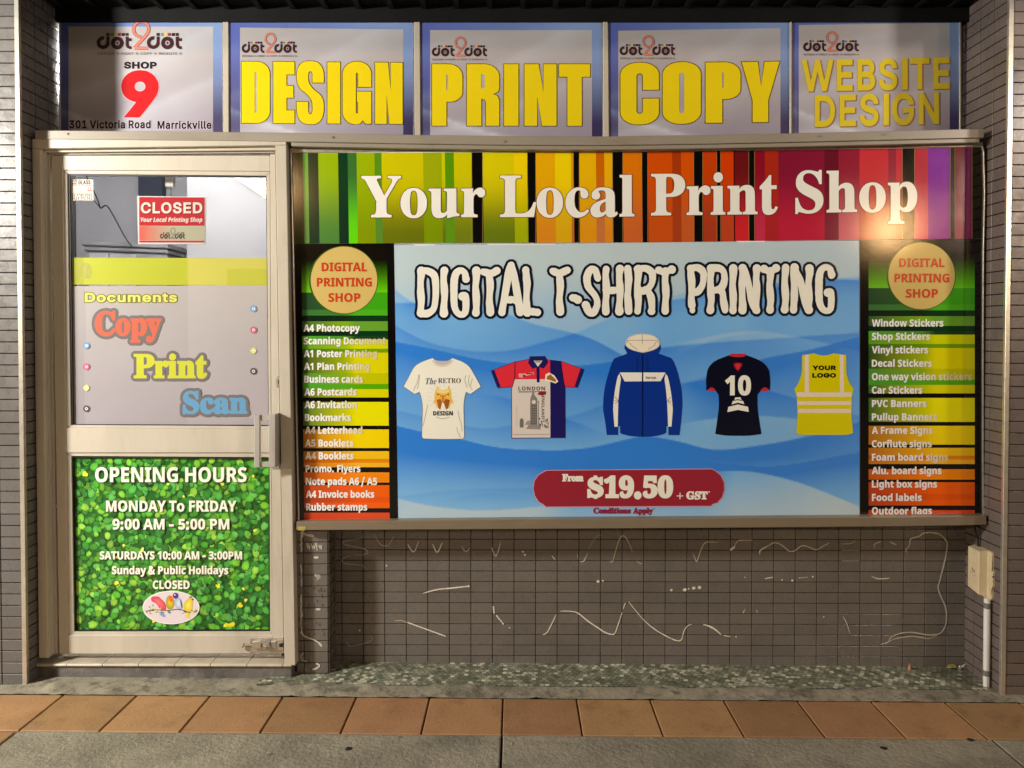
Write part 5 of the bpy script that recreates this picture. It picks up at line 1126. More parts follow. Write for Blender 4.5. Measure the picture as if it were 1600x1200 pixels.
# aluminium channel that holds the window signs
chan = thing('window_channel', 'thin shiny aluminium channel edging the shop window signs', 'window frame', (0.6, Y_SIGN, 1.5))
m = MB()
m.slab([(453, 231), (1536, 222.5), (1536, 229.5), (453, 238.5)], Y_SIGN - 0.004, 0.03, 0.0015)
m.build('head_channel', 'dull_metal', chan)
m = MB()
m.slab([(453.2, 238), (455.4, 238), (468.0, 815), (465.6, 815)], Y_SIGN - 0.010, 0.04, 0.0006)
m.build('side_channel', 'bright_metal', chan); m = MB()
m.slab([(448, 214), (452.5, 214), (464.5, 826), (459.5, 826)], Y_SIGN + 0.014, 0.03, 0.0006)
m.build('side_channel', 'dull_metal', chan); m = MB()
pts = [(1535, 229), (1537, 236), (1538.5, 300), (1536.5, 400), (1536, 520), (1536, 700), (1536.5, 806)]
for a, b in zip(pts[:-1], pts[1:]):
    m.slab([(a[0] - .3, a[1]), (a[0] + 1.4, a[1]), (b[0] + 1.4, b[1]), (b[0] - .3, b[1])], Y_SIGN - 0.010, 0.03, 0.0004)
m.build('side_channel', 'bright_metal', chan)
m = MB()
m.slab([(440, 214), (470, 214), (480, 1035), (440, 1035)], 3.545, 0.02, 0)
m.build('black_backing', 'black_paint', chan); m = MB()
m.slab([(1525, 228), (1551, 226), (1549, 822), (1525, 822)], 3.528, 0.02, 0)
m.build('black_backing', 'black_paint', chan)

# ================================================================== door frame and door
frame = thing('shop_entrance', 'cream aluminium framed glass entrance with leafy opening hours panel and D pull handle', 'entrance', (-1.52, Y_FRAME, 0.1))
# edges of the frame, as lines in the photograph: x at the top and at the bottom
def at(a, b, y):                      # a, b = (x, y)
    return a[0] + (b[0] - a[0]) * (y - a[1]) / (b[1] - a[1])
m = MB()
JL0, JL1 = ((50, 217), (60.5, 1027)), ((63, 217), (75, 1027))
JR0, JR1 = ((430, 211), (444.5, 1040)), ((447, 211), (461.5, 1040))
m.slab([(50, 232.5), (63, 232.5), (75, 1028), (60.5, 1028)], Y_FRAME, 0.12, 0.0022)
m.slab([(430.3, 227), (447.3, 227), (461.5, 1040), (444.5, 1040)], Y_FRAME, 0.12, 0.0022)
m.slab([(50, 216.8), (447, 211), (447.2, 226.6), (50, 232.2)], Y_FRAME, 0.12, 0.0022)
m.build('outer_frame', 'painted_aluminium', frame)
m = MB()
m.slab([(61, 226), (70, 232), (82, 1024), (72, 1024)], Y_FRAME + 0.026, 0.09, 0.0012)
m.slab([(66, 226), (77.5, 236), (89.5, 1022), (78, 1022)], Y_FRAME + 0.046, 0.07, 0.0012)
m.slab([(63, 228), (430, 223), (430, 234.5), (63, 238)], Y_FRAME + 0.026, 0.09, 0.0012)
m.slab([(66, 228), (430, 225), (430, 238.5), (66, 242)], Y_FRAME + 0.046, 0.07, 0.0012)
m.build('door_stop', 'painted_aluminium', frame)
m = MB()
m.slab([(70, 236), (436, 233), (449, 1024), (84, 1024)], Y_FRAME + 0.10, 0.004, 0)
backing_gap = m
# (the dark gap round the leaf is simply the unlit shop behind it)

m = MB()
Yl = Y_LEAF
m.slab([(80, 243), (98.3, 243), (106.5, 1021.5), (92.5, 1021.5)], Yl, 0.045, 0.0016)
m.slab([(422, 241), (430, 241), (443.5, 1021), (426, 1021)], Yl, 0.045, 0.0016)
m.slab([(98.6, 243), (421.7, 243), (421.9, 267.5), (98.8, 265.5)], Yl, 0.045, 0.0016)
m.slab([(103.4, 668.5), (423.5, 671), (423.8, 707.5), (103.8, 707.5)], Yl, 0.045, 0.0016)
m.slab([(106.6, 992.5), (426, 992.5), (426.3, 1021), (107, 1021.5)], Yl, 0.045, 0.0016)
door = m.build('door', 'painted_aluminium', frame)
m = MB()
Yb = Yl + 0.006
def bead(q): m.slab(q, Yb, 0.03, 0.0012)
bead([(98.9, 265.9), (421.6, 267.9), (416.4, 274.5), (105.2, 271.5)])
bead([(98.9, 266.2), (105, 271.8), (110.5, 664), (103.2, 668)])
bead([(421.8, 268.2), (423.4, 670.5), (420.2, 665.5), (416.4, 274.8)])
bead([(103.4, 668.2), (110.6, 664.2), (420.2, 666), (423.4, 670.7)])
bead([(103.8, 707.8), (423.7, 707.8), (421, 714.5), (111.5, 712.5)])
bead([(103.9, 708.2), (111.4, 712.8), (115.8, 987), (106.6, 992)])
bead([(423.9, 708.2), (426, 992), (422, 986.6), (421.2, 714.8)])
bead([(106.8, 992.2), (115.9, 987.2), (422, 986.9), (425.9, 992.2)])
m.build('glazing_bead', 'painted_aluminium', door)
m = MB()
Yk = Yl + 0.011
m.slab([(105, 271.4), (416.6, 274.4), (416.6, 277), (105, 274.4)], Yk, 0.01, 0); m.slab([(105, 274.4), (109, 274.4), (114, 664.2), (110.4, 664.2)], Yk, 0.01, 0)
m.slab([(110, 662.8), (420.4, 664.2), (420.4, 666.2), (110, 664.6)], Yk, 0.01, 0); m.slab([(415.4, 276), (416.8, 276), (420.6, 664), (419.6, 664)], Yk, 0.01, 0)
m.slab([(111, 712), (421.4, 714), (421.4, 717), (111, 714.6)], Yk, 0.01, 0); m.slab([(111, 714.6), (114, 714.6), (117.6, 987.2), (115.6, 987.2)], Yk, 0.01, 0)
m.slab([(115, 985), (422.2, 984.6), (422.2, 987), (115, 987.4)], Yk, 0.01, 0); m.slab([(420.2, 716), (421.4, 716), (422.4, 986), (421.2, 986)], Yk, 0.01, 0)
m.build('gasket', 'black_rubber', door)
m = MB()
m.slab([(103, 270), (419, 272), (423, 668), (107, 668)], Y_GLASS + 0.0012, 0.005, 0)
m.build('glass_pane', 'window_glass', door)

# pull handle
hd = MB()
hd.slab([(396.8, 648), (406.2, 648), (406.2, 731), (396.8, 731)], 3.395, 0.016, 0.003)
hd.slab([(404.2, 648.6), (424, 648.6), (420.2, 657.2), (404.2, 657.2)], 3.402, 0.012, 0.0015)
hd.slab([(404.2, 722.2), (420.2, 722.2), (424, 730), (404.2, 730)], 3.402, 0.012, 0.0015)
hd.slab([(419.6, 648), (430.6, 647), (430.6, 730.4), (419.6, 729.8)], 3.400, 0.10, 0.0025)
h_o = hd.build('pull_handle', 'bright_metal', door)
h_o.data.materials[0] = MATS['brushed_metal']
m = MB()
m.slab([(425, 653), (436, 653), (436, 733), (425, 733)], Y_LEAF - 0.004, 0.008, 0.001)
m.build('handle_plate', 'dull_metal', door)
m = MB()
def ring(m, cx, cy, rx, ry, Y, depth, n=16, ch=0.001):
    f = [P(cx + rx * math.cos(t), cy + ry * math.sin(t), Y) for t in [-2 * math.pi * k / n for k in range(n)]]
    m.prism(f, [p + Vector((0, depth, 0)) for p in f], ch)
ring(m, 435, 597, 4.2, 9.6, Y_LEAF - 0.004, 0.008)
lk = m.build('door_lock', 'dull_metal', door)
m = MB(); ring(m, 435, 597, 2.6, 6.4, Y_LEAF - 0.0062, 0.008)
m.build('lock_barrel', 'bright_metal', door)
m = MB(); m.slab([(434.5, 594), (435.5, 594), (435.5, 600), (434.5, 600)], Y_LEAF - 0.0068, 0.004, 0); m.build('keyhole', 'black_rubber', door)

# bolt lock on the bottom rail
m = MB()
Y0 = Y_LEAF
m.slab([(390, 997.5), (442, 997), (442, 1020), (390, 1020.5)], Y0 - 0.004, 0.008, 0.001)
m.slab([(394, 1003), (408, 1001), (408, 1014), (394, 1013)], Y0 - 0.022, 0.02, 0.003)
m.slab([(406, 1001), (421, 1003), (423, 1012), (415, 1018), (406, 1016)], Y0 - 0.026, 0.024, 0.004)
m.slab([(431, 1000), (442, 999), (442, 1016), (433, 1017)], Y0 - 0.016, 0.014, 0.003)
bl = m.build('bolt_lock', 'bright_metal', door)
m = MB()
ring(m, 415.5, 1012, 6, 4.4, Y0 - 0.031, 0.006); ring(m, 416.5, 1012.3, 3.6, 2.8, Y0 - 0.034, 0.006)
m.slab([(422, 1003), (431, 1001.5), (433, 1014), (423, 1014)], Y0 - 0.02, 0.018, 0.003)
m.tube([P(379, 1008, Y0 - 0.012), P(396, 1007.5, Y0 - 0.012)], 0.0045, 8); m.tube([P(378, 1011, Y0 - 0.013), P(381, 1005.5, Y0 - 0.013)], 0.0055, 8)
m.tube([P(383, 1010, Y0 - 0.013), P(384, 1015, Y0 - 0.013), P(389, 1018, Y0 - 0.013)], 0.003, 6)
m.build('bolt_cylinder', 'dull_metal', door)
m = MB(); ring(m, 416.8, 1012.4, 1.4, 1.2, Y0 - 0.0352, 0.004, 8); m.build('key_slot', 'black_rubber', door); m = MB(); m.slab([(436, 1006), (442, 1005), (442, 1011), (436, 1011)], Y0 - 0.0175, 0.004, 0)
m.build('bolt_slot', 'black_rubber', door)

# ------------------------------------------------------------------ prints on the door glass
film = Art(Y_GLASS + 0.0005)
def film_col(x, y, u, v):
    c = C(196, 188, 184) if v > 0.27 else C(198, 203, 84)
    return c
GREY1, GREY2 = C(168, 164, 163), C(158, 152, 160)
film.grid([(109.5, 447), (418, 446), (420.5, 666), (112, 666)], 110, 10, lambda x, y, u, v: tuple(k * (0.93 if x < 294 else 1.0) * (0.90 if x < 133 else 1.0) for k in mixc(GREY1, GREY2, v)))  # pilaster shadow and room showing through are painted into the film's greys
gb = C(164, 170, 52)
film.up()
film.grid([(109.5, 402.5), (417.5, 403.5), (418.2, 446), (110, 444.5)], 110, 14, lambda x, y, u, v: tuple(k * (0.82 if x < 130 else 1) for k in mixc(gb, C(186, 180, 92), (0 if x < 294 else .75) * (.35 if x > 356 and y > 421 else 1))))  # left end darkened as pilaster shadow; room showing through painted as tones
film.up()
for t in range(5):
    film.stroke(crom([(118 + t * 3, 436 - t * 2), (122 + t * 2, 418 - t), (134, 411 + t * 2), (143 - t * 2, 420), (140 - t * 2, 436)], 4), 1.3, C(150, 150, 80))
film.stroke(crom([(127, 436), (133, 428), (131, 420), (137, 414)], 4), 2.2, C(160, 160, 90))
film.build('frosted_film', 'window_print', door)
pf = Art(Y_GLASS - 0.0005)
pf.text('Documents', 'H', 132.5, 276.5, 472, 14.6, C(196, 196, 104), out=(1.3, C(112, 112, 44)))
pf.up()
def fat_word(a, word, x0, x1, base, cap, col, rim, w, slope=0, fam='S', bold=1.2):
    GL = a.text_loops(word, fam, x0, x1, base, cap, slope)
    for L in GL:
        for l in L: a.stroke(l, w, rim, closed=True)
        a.poly(L, rim, nz=True)
    a.up(2)
    for L in GL:
        big = max(L, key=lambda l: abs(area(l))); sg = 1 if area(big) > 0 else -1
        q = [g for g, l in ((grow(l, bold * sg), l) for l in L) if area(g) * area(l) > 0]
        a.poly(q, col, nz=True)
    a.up()
RIM = C(108, 104, 104)
fat_word(pf, 'Copy', 149.5, 251, 523, 35, C(190, 98, 78), RIM, 12.5, bold=1.7)
fat_word(pf, 'Print', 210.5, 322, 589.5, 35, C(184, 188, 62), RIM, 12.5, bold=1.7)
fat_word(pf, 'Scan', 287, 385, 645, 32, C(96, 146, 184), RIM, 12.5, bold=1.7)
for x, ys in ((135, (540, 573, 606, 638.5)), (396, (482.5, 515.5, 548, 580))):
    for y, c in zip(ys, (C(110, 150, 190), C(186, 96, 130), C(204, 200, 120), C(90, 84, 86))):
        if c == C(204, 200, 120):
            pf.poly(ellipse(x, y, 4.6, 4.6, 16), c); pf.up(); pf.rect(x - 5, y - .5, x + 5, y + .5, C(225, 222, 190)); pf.rect(x - .5, y - 5, x + .5, y + 5, C(225, 222, 190)); pf.layer -= 1
        else:
            pf.poly([ellipse(x, y, 5.2, 5.2, 20), ellipse(x, y, 2.3, 2.3, 12)], c); pf.poly(ellipse(x, y, 2.3, 2.3, 12), C(222, 216, 214)); pf.up(); pf.poly(ellipse(x, y, 1.1, 1.1, 8), c); pf.layer -= 1
pf.build('film_lettering', 'window_print', door)

# sticker of the glazier
st = Art(Y_GLASS - 0.0004)
st.poly([(109.5, 280.5), (145.5, 280.5), (146, 313), (110, 313)], C(216, 208, 196))
st.up()
st.text('OZ GLASS', 'H', 112.5, 141.5, 288.2, 6.6, C(30, 26, 24), bold=.1)
st.rect(110.5, 289.3, 145, 290.1, C(150, 90, 70)); st.rect(110.5, 301.0, 145, 301.6, C(150, 90, 70))
for k in range(4): st.rect(112, 292 + k * 2.1, 112 + (12, 20, 22, 18)[k], 292.8 + k * 2.1, C(176, 160, 146))
st.text('24', 'H', 137, 143, 296, 3.6, C(205, 70, 60)); st.rect(136.5, 297, 143.5, 298.8, C(205, 90, 80))
st.text('02 9785 9050', 'H', 112.5, 144, 307.2, 4.8, C(36, 30, 28)); st.text('0418 392 042', 'H', 112.5, 144, 312.2, 4.6, C(36, 30, 28))
st.build('glazier_sticker', 'window_print', door)

# leafy opening hours print in the lower pane
lf = Art(Y_GLASS + 0.0045)
lf.grid([(112, 713), (421.5, 715), (422.5, 987), (115.5, 987)], 10, 10, lambda x, y, u, v: C(36, 96, 34))
lf.up()
random.seed(77)
leaf_greens = [(72, 168, 48), (96, 190, 58), (60, 148, 52), (122, 206, 54), (84, 182, 72), (52, 132, 50), (150, 216, 70), (104, 196, 82)]
N_LEAF = 1900
for i in range(N_LEAF):
    x = random.uniform(113, 421); y = random.uniform(716, 985)
    x = min(x, 418); lft = at((117, 716), (120, 985), y)
    x = max(x, lft + 2)
    c = random.choice(leaf_greens[:6] if i < N_LEAF * .55 else leaf_greens)
    k = .93 * random.uniform(.62, .9) if i < N_LEAF * .4 else random.uniform(.85, 1.12)
    c = tuple(v * k * q for v, q in zip(c, (.88, .88, .95)))
    r = random.uniform(3.4, 6.8); a = random.uniform(0, 6.28)
    lp = []
    for t in range(12):
        th = 2 * math.pi * t / 12
        rr = r * (1.0 - 0.42 * math.exp(-((th - math.pi) / .45) ** 2)) * (1.12 if t == 0 else 1)
        px_, py_ = rr * math.cos(th) * 1.12, rr * math.sin(th) * .82
        lp.append((min(420, max(lft, x + px_ * math.cos(a) - py_ * math.sin(a))), min(984.5, max(716.5, y + px_ * math.sin(a) + py_ * math.cos(a)))))
    lf.micro = 0; lf.layer = 1 + i * 0.013
    hi = C(*[min(255, v * 1.06 + 4) for v in c]); lo = C(*[v * .93 for v in c])
    lf.poly([(px_ + 1.1, py_ + 1.3) for px_, py_ in lp], C(*[v * .62 for v in c]), convex=True)
    lf.layer += .003
    lf.fan(lp, (x + r * .25 * math.cos(a + 2), y + r * .25 * math.sin(a + 2)), hi, lo)
    if random.random() < .45:
        lf.layer += .006; lf.micro = 0
        lf.line([(x - r * math.cos(a), y - r * math.sin(a)), (x + r * .8 * math.cos(a), y + r * .8 * math.sin(a))], .7, C(*[min(255, v * 1.25 + 20) for v in c]))
lf.layer = 1 + N_LEAF * .013 + 1
for x, y, r in ((134, 741, 5), (347, 756, 4), (180, 872, 3.2), (221, 859, 4), (181, 912, 4.6), (340, 916, 4), (380, 920, 3), (376, 945, 4.4), (384, 938, 3), (362, 974, 6), (352, 976, 5), (398, 828, 3.4), (193, 853, 3), (262, 756, 3), (287, 775, 3), (395, 744, 3)):
    for q in range(4):
        lf.poly(ellipse(x + random.uniform(-.5, .5) * r, y + random.uniform(-.5, .5) * r, r * .6, r * .45, 9, random.uniform(0, 3)), C(*random.choice([(232, 226, 60), (236, 232, 120), (220, 210, 40)])))
lfo = door; lf.build('leafy_print', 'window_print', door)
W = C(238, 234, 214)
SH = C(30, 70, 28)
def shadowed(s, x0, x1, b, cap, track=0):
    ho = Art(Y_GLASS - 0.001)
    ho.text(s, 'B', x0 + 1.2, x1 + 1.2, b + 1.4, cap, SH, track=track); ho.up(); ho.text(s, 'B', x0, x1, b, cap, W, track=track, bold=.35); ho.build('opening_hours_line', 'lettering_vinyl', door)
shadowed('OPENING HOURS', 149, 385, 753, 22.5)
shadowed('MONDAY To FRIDAY', 166, 369, 799, 16.5)
shadowed('9:00 AM - 5:00 PM', 176, 358, 827, 16)
shadowed('SATURDAYS 10:00 AM - 3:00PM', 156, 378, 873.8, 12)
shadowed('Sunday & Public Holidays', 175, 356.5, 897, 12)
shadowed('CLOSED', 239, 296, 920, 12.6)
# oval sticker with four birds on a flowering branch
bd = Art(Y_GLASS - 0.0006)
bd.poly(ellipse(267.2, 949.2, 44.5, 26.2, 44), C(236, 232, 220)); bd.up()
bd.poly(ellipse(267.2, 949.2, 42.8, 24.8, 44), C(214, 204, 212)); bd.up()
def bird(loop, c1, c2): bd.fan(loop, (sum(p[0] for p in loop) / len(loop), sum(p[1] for p in loop) / len(loop)), C(*c1), C(*c2))
bird(crom([(236, 936), (238, 932.5), (247, 932), (252, 936), (258, 942), (260, 950), (258, 953), (250, 951.5), (245, 944), (238, 940)], 3, True), (236, 120, 130), (205, 60, 84)); bd.up()
bird(crom([(260, 936), (263, 931), (268, 931), (271.5, 937), (272, 947), (268, 952), (262, 951), (259.5, 944)], 3, True), (226, 196, 60), (150, 150, 40)); bd.up()
bd.poly(crom([(264, 933), (268, 931), (271, 936), (269, 941), (265, 939)], 3, True), C(226, 110, 40))
bird(crom([(272, 940), (276, 934), (281, 934), (284.5, 942), (285, 950), (281, 952), (275, 949)], 3, True), (214, 222, 236), (150, 170, 205)); bd.up()
bd.poly(ellipse(274.5, 930.8, 4.6, 4.8, 14), C(74, 60, 130)); bd.up(); bd.poly(ellipse(273.2, 929.5, 1.2, 1.2, 8), C(226, 216, 230))
bd.poly(crom([(282, 936), (285, 944), (284.5, 951), (282, 944)], 3, True), C(84, 100, 150))
bird(crom([(288, 942), (292, 937), (297, 934), (301, 937), (301, 944), (300, 953), (295, 958), (289, 955), (286.5, 948)], 3, True), (240, 224, 100), (210, 180, 50)); bd.up()
bd.poly(crom([(292, 957), (288, 957), (286, 953), (291, 955)], 3, True), C(90, 120, 40)); bd.poly(ellipse(301, 936.5, 1.8, 1.6, 8), C(160, 70, 80)); bd.poly(ellipse(298, 933, 2.6, 1.4, 8), C(120, 110, 60))
bd.stroke(crom([(228, 955), (245, 953), (262, 954), (280, 952), (296, 957), (308, 955)], 4), 1.4, C(96, 84, 50)); bd.up()
for k in range(60):
    g = random.random()
    if g < .5: x, y = random.gauss(238, 6), random.gauss(955, 4); c = random.choice([(236, 226, 170), (226, 214, 150), (120, 130, 80), (90, 100, 60)])
    elif g < .75: x, y = random.gauss(303, 3.4), random.gauss(955, 2.4); c = random.choice([(240, 226, 190), (110, 120, 70), (228, 206, 120)])
    else: x, y = random.uniform(250, 286), random.gauss(957, 2.6); c = random.choice([(60, 120, 70), (70, 90, 60), (110, 120, 180), (84, 150, 90)])
    bd.poly(ellipse(x, y, random.uniform(.8, 2), random.uniform(.6, 1.2), 7, random.uniform(0, 3)), C(*c))
bd.poly(ellipse(254, 961, 5.4, 2.4, 10, .5), C(140, 150, 206)); bd.poly(ellipse(293, 962, 3.4, 4, 10), C(240, 200, 80)); bd.poly(ellipse(240, 971, 2.4, 2.4, 8), C(238, 210, 90))
bd.build('bird_sticker', 'window_print', door)

# ------------------------------------------------------------------ CLOSED sign hanging behind the glass
cs = thing('closed_sign', 'red and white closed sign hanging on a string behind the door glass', 'sign', tuple(P(268, 310, 3.57)))
YC = 3.56
m = MB(); m.slab([(213.8, 306.2), (321.8, 307.6), (320.8, 381.5), (215.8, 381.5)], YC, 0.004, 0.0006)
m.build('board', 'white_plastic', cs)
a = Art(YC - 0.0004)
a.poly([(217.5, 307.8), (319.8, 308.5), (319.8, 352.8), (217.5, 352.8)], C(198, 58, 66)); a.poly([(217.5, 376), (319.8, 376), (319.6, 379), (217.5, 379)], C(198, 62, 70))
a.grid([(217.5, 353.2), (319.8, 353.2), (319.8, 375.6), (217.5, 375.6)], 16, 2, lambda x, y, u, v: mixc(C(222, 110, 96), C(190, 186, 162), u * 2.2 - .1))
a.up(2)
a.text('CLOSED', 'H', 221, 317, 334.6, 17.2, C(96, 20, 28)); a.up(); a.text('CLOSED', 'H', 220, 316, 333.4, 17.2, C(230, 224, 214)); a.up()
a.text('Your Local Printing Shop', 'I', 219.8, 316, 346.6, 6.6, C(230, 222, 212), bold=.15)
dot_logo(a, 250, 289, 356, 373.4, dark=C(70, 70, 66), two=C(150, 150, 136), tag_line=False)
a.up(); a.rect(251, 370.6, 288, 371.1, C(120, 118, 106))
a.build('sign_print', 'lettering_vinyl', cs)
m = MB(); m.tube([P(267, 292.5, 3.575), P(267.2, 300, 3.575), P(267.4, 309, 3.566)], 0.0012, 6); m.build('hanging_string', 'black_rubber', cs)

# ------------------------------------------------------------------ inside of the shop
room = thing('shop_interior', 'pale plaster room seen through the top of the door glass', 'room', (-1.0, 4.4, 0))
m = MB()
x0, x1, y0, y1, z1 = -3.6, 2.0, 3.80, 6.0, 2.9
m.box((x0 - .1, y1, 0), (x1 + .1, y1 + .1, z1)); m.box((x0 - .1, y0, 0), (x0, y1, z1)); m.box((x1, y0, 0), (x1 + .1, y1, z1)); m.box((x0 - .1, y0, z1), (x1 + .1, y1 + .1, z1 + .1))
m.build('wall', 'white_plaster', room)
m = MB(); m.box((x0, y0, -0.05), (x1, y1, step_z - 0.02)); m.build('floor', 'grey_plaster', room)
m = MB(); m.slab([(253, 240), (292, 240), (294, 700), (254, 700)], 5.6, 0.3, 0); m.build('grey_pier', 'grey_plaster', room)
m = MB()
f = [P(292, 230, 4.9), P(294, 700, 4.9), P(440, 700, 4.9), P(440, 230, 4.9)]
m.prism(f, [p + Vector((0, .1, 0)) for p in f]); m.build('partition', 'partition_paint', room)
m = MB()
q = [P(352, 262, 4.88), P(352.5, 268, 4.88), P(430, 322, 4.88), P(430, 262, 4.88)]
m.prism(q, [p + Vector((0, .03, 0)) for p in q]); m.build('lit_slope_panel', 'lit_slope_plaster', room)  # upright panel; paler plaster stands in for light on the sloping ceiling
nv = MB(); nv.slab([(215.5, 240), (253, 240), (254, 700), (216.5, 700)], 5.5, 0.06, 0.002)
tag(nv.build('cupboard', 'navy_paint'), 'dark navy cupboard door behind the closed sign inside the shop', 'cupboard')
cb = thing('dresser', 'pale dresser with a moulded top behind the door glass', 'dresser', tuple(P(190, 700, 5.3)))
m = MB(); m.slab([(127, 375.5), (262, 381), (262, 388), (127, 383)], 5.28, 0.3, 0.006); m.slab([(131, 384), (262, 389), (262, 396), (131, 391)], 5.30, 0.28, 0.006); m.build('cornice', 'grey_plaster', cb)
m = MB(); m.slab([(134, 392), (262, 397), (262, 700), (134, 700)], 5.32, 0.25, 0.003); m.build('carcass', 'grey_plaster', cb)
m = MB(); m.slab([(139, 396), (168, 396), (168, 640), (139, 640)], 5.314, 0.01, 0.003); m.slab([(172, 396), (212, 398), (212, 640), (172, 640)], 5.314, 0.01, 0.003); m.build('panel', 'white_plaster', cb)
m = MB(); m.slab([(257.5, 272), (271, 272), (271.5, 291.5), (258, 291.5)], 3.58, 0.02, 0.003)
o = tag(m.build('sensor_box', 'white_plastic'), 'small white box above the closed sign inside the glass', 'box')
m = MB()
pts = [(133, 272), (139, 283), (147, 300), (153, 313), (157, 325), (161, 323), (165, 321), (170, 325), (180, 342), (190, 361), (199, 376), (206, 385)]
m.tube([P(x, y, 5.2) for x, y in crom(pts, 3)], 0.0045, 6)
m.tube([P(x, y, 5.2) for x, y in crom([(144, 311), (150, 317), (156, 324)], 3)], 0.003, 6)
tag(m.build('loose_cable', 'black_rubber'), 'thin black cable drooping down the wall inside the door', 'cable')

# ================================================================== meter box, conduit, cable, litter
mb = thing('switch_box', 'cream plastic electrical box on the tiled return beside the right pilaster', 'electrical box', (X_RET_R, 3.48, 0.45))
m = MB()
XR = X_RET_R - 0.007
m.prism([(XR - .012, 3.500, .556), (XR - .012, 3.500, .36), (XR - .012, 3.470, .345), (XR - .012, 3.420, .345), (XR - .012, 3.411, .356), (XR - .012, 3.411, .40), (XR - .012, 3.404, .41), (XR - .012, 3.404, .47), (XR - .012, 3.411, .48), (XR - .012, 3.411, .546), (XR - .012, 3.420, .556)],
        [(XR, 3.500, .556), (XR, 3.500, .36), (XR, 3.470, .345), (XR, 3.420, .345), (XR, 3.411, .356), (XR, 3.411, .40), (XR, 3.404, .41), (XR, 3.404, .47), (XR, 3.411, .48), (XR, 3.411, .546), (XR, 3.420, .556)], 0.003)
m.build('base_plate', 'ivory_plastic', mb)
m = MB()
f = [(XR - .046, 3.530, .55), (XR - .046, 3.530, .372), (XR - .046, 3.447, .362), (XR - .046, 3.447, .55)]
b = [(XR - .012, 3.536, .556), (XR - .012, 3.536, .366), (XR - .012, 3.441, .356), (XR - .012, 3.441, .556)]
m.prism(f, b, 0.004); m.build('lid', 'ivory_plastic', mb)
m = MB()
for i in range(14):
    y = random.uniform(3.47, 3.505); z = random.uniform(.435, .465)
    m.tube([(XR - .0464, y, z), (XR - .0464, y + random.uniform(-.004, .004), z + random.uniform(-.012, .012))], .0012, 5)
m.tube([(XR - .008, 3.4035, .452), (XR - .008, 3.4025, .452)], .005, 10); m.tube([(XR - .008, 3.4035, .432), (XR - .008, 3.4025, .432)], .0025, 8)
m.build('vent_slots', 'grey_band', mb)
YCn = 3.428
cd = thing('conduit', 'white plastic conduit pipe running down from the cream electrical box', 'pipe', (X_RET_R - .02, YCn, 0))
xc = X_RET_R - 0.024
m = MB(); m.tube([(xc, YCn, .352), (xc, YCn, gz(2, .012))], 0.0138, 18); m.build('pipe', 'white_plastic', cd, smooth=True)
for py in (946, 1051):
    m = MB(); z = P(1546, py, YCn).z; m.tube([(xc, YCn, z + .012), (xc, YCn, z - .012)], 0.0152, 18)
    m.build('saddle_band', 'grey_band', cd)
m = MB(); c0 = P(1525, 822, 3.50); m.tube([c0 + Vector((-.012, 0, .02)), c0 + Vector((.0, 0, -.03)), P(1528.5, 840, 3.51), P(1528, 864, 3.512)], 0.0042, 8)
tag(m.build('power_cable', 'black_rubber'), 'short black cable dropping from the sill into the cream electrical box', 'cable')

random.seed(4)
m = MB()
c = G(1489, 1044, .02)
lp = [(-.028, 0), (-.016, .014), (0, .018), (.016, .012), (.028, .002), (.014, -.010), (-.01, -.012)]
top_l = [Vector((c.x + x, c.y + y * .8, c.z + .002 + .012 * (1 - (x / .028) ** 2) * (1 if y > 0 else .5))) for x, y in lp]
m.prism(top_l, [p - Vector((0, 0, .0012)) for p in top_l])
m.tube([c + Vector((.026, 0, .002)), c + Vector((.04, .004, .004))], .0015, 5)
tag(m.build('dry_leaf', 'dry_leaf'), 'curled yellow leaf lying in the corner of the mosaic floor', 'leaf')
m = MB(); a_ = G(1500, 1046, .012); b_ = G(1511, 1037, .03); m.tube([a_, (a_ + b_) / 2 + Vector((0, 0, .006)), b_], [.003, .0028, .002], 6); m.tube([a_ + Vector((-.006, 0, 0)), a_ + Vector((.004, .006, .012))], .005, 6)
tag(m.build('twig', 'white_plastic'), 'pale broken twig standing against the wall corner beside the leaf', 'twig')
m = MB(); a_ = G(1421, 1046, .012); m.tube([a_, a_ + Vector((.001, .002, .014)), a_ + Vector((.004, .006, .024))], [.006, .005, .002], 6)
tag(m.build('paper_scrap', 'pink_scrap'), 'tiny pink paper scrap against the bottom of the low wall', 'scrap')

random.seed(12)
for px_, py_, lab in ((1381, 1169, 'dark trodden gum spot on the concrete below the fourth joint from the right'), (1516, 1156, 'dark trodden gum spot at the edge of the concrete near the right slab joint'), (545, 1170, 'dark trodden gum spot on the concrete in front of the tiled pier')):
    c = G(px_, py_, .0002); m = MB()
    top_l = [c + Vector((random.uniform(.010, .018) * math.cos(t), random.uniform(.008, .014) * math.sin(t), .0016)) for t in [2 * math.pi * k / 11 for k in range(11)]]
    m.prism(top_l, [p - Vector((0, 0, .003)) for p in top_l], .0006)
    tag(m.build('gum_spot', 'black_rubber'), lab, 'gum spot', 'gum spots on the concrete')
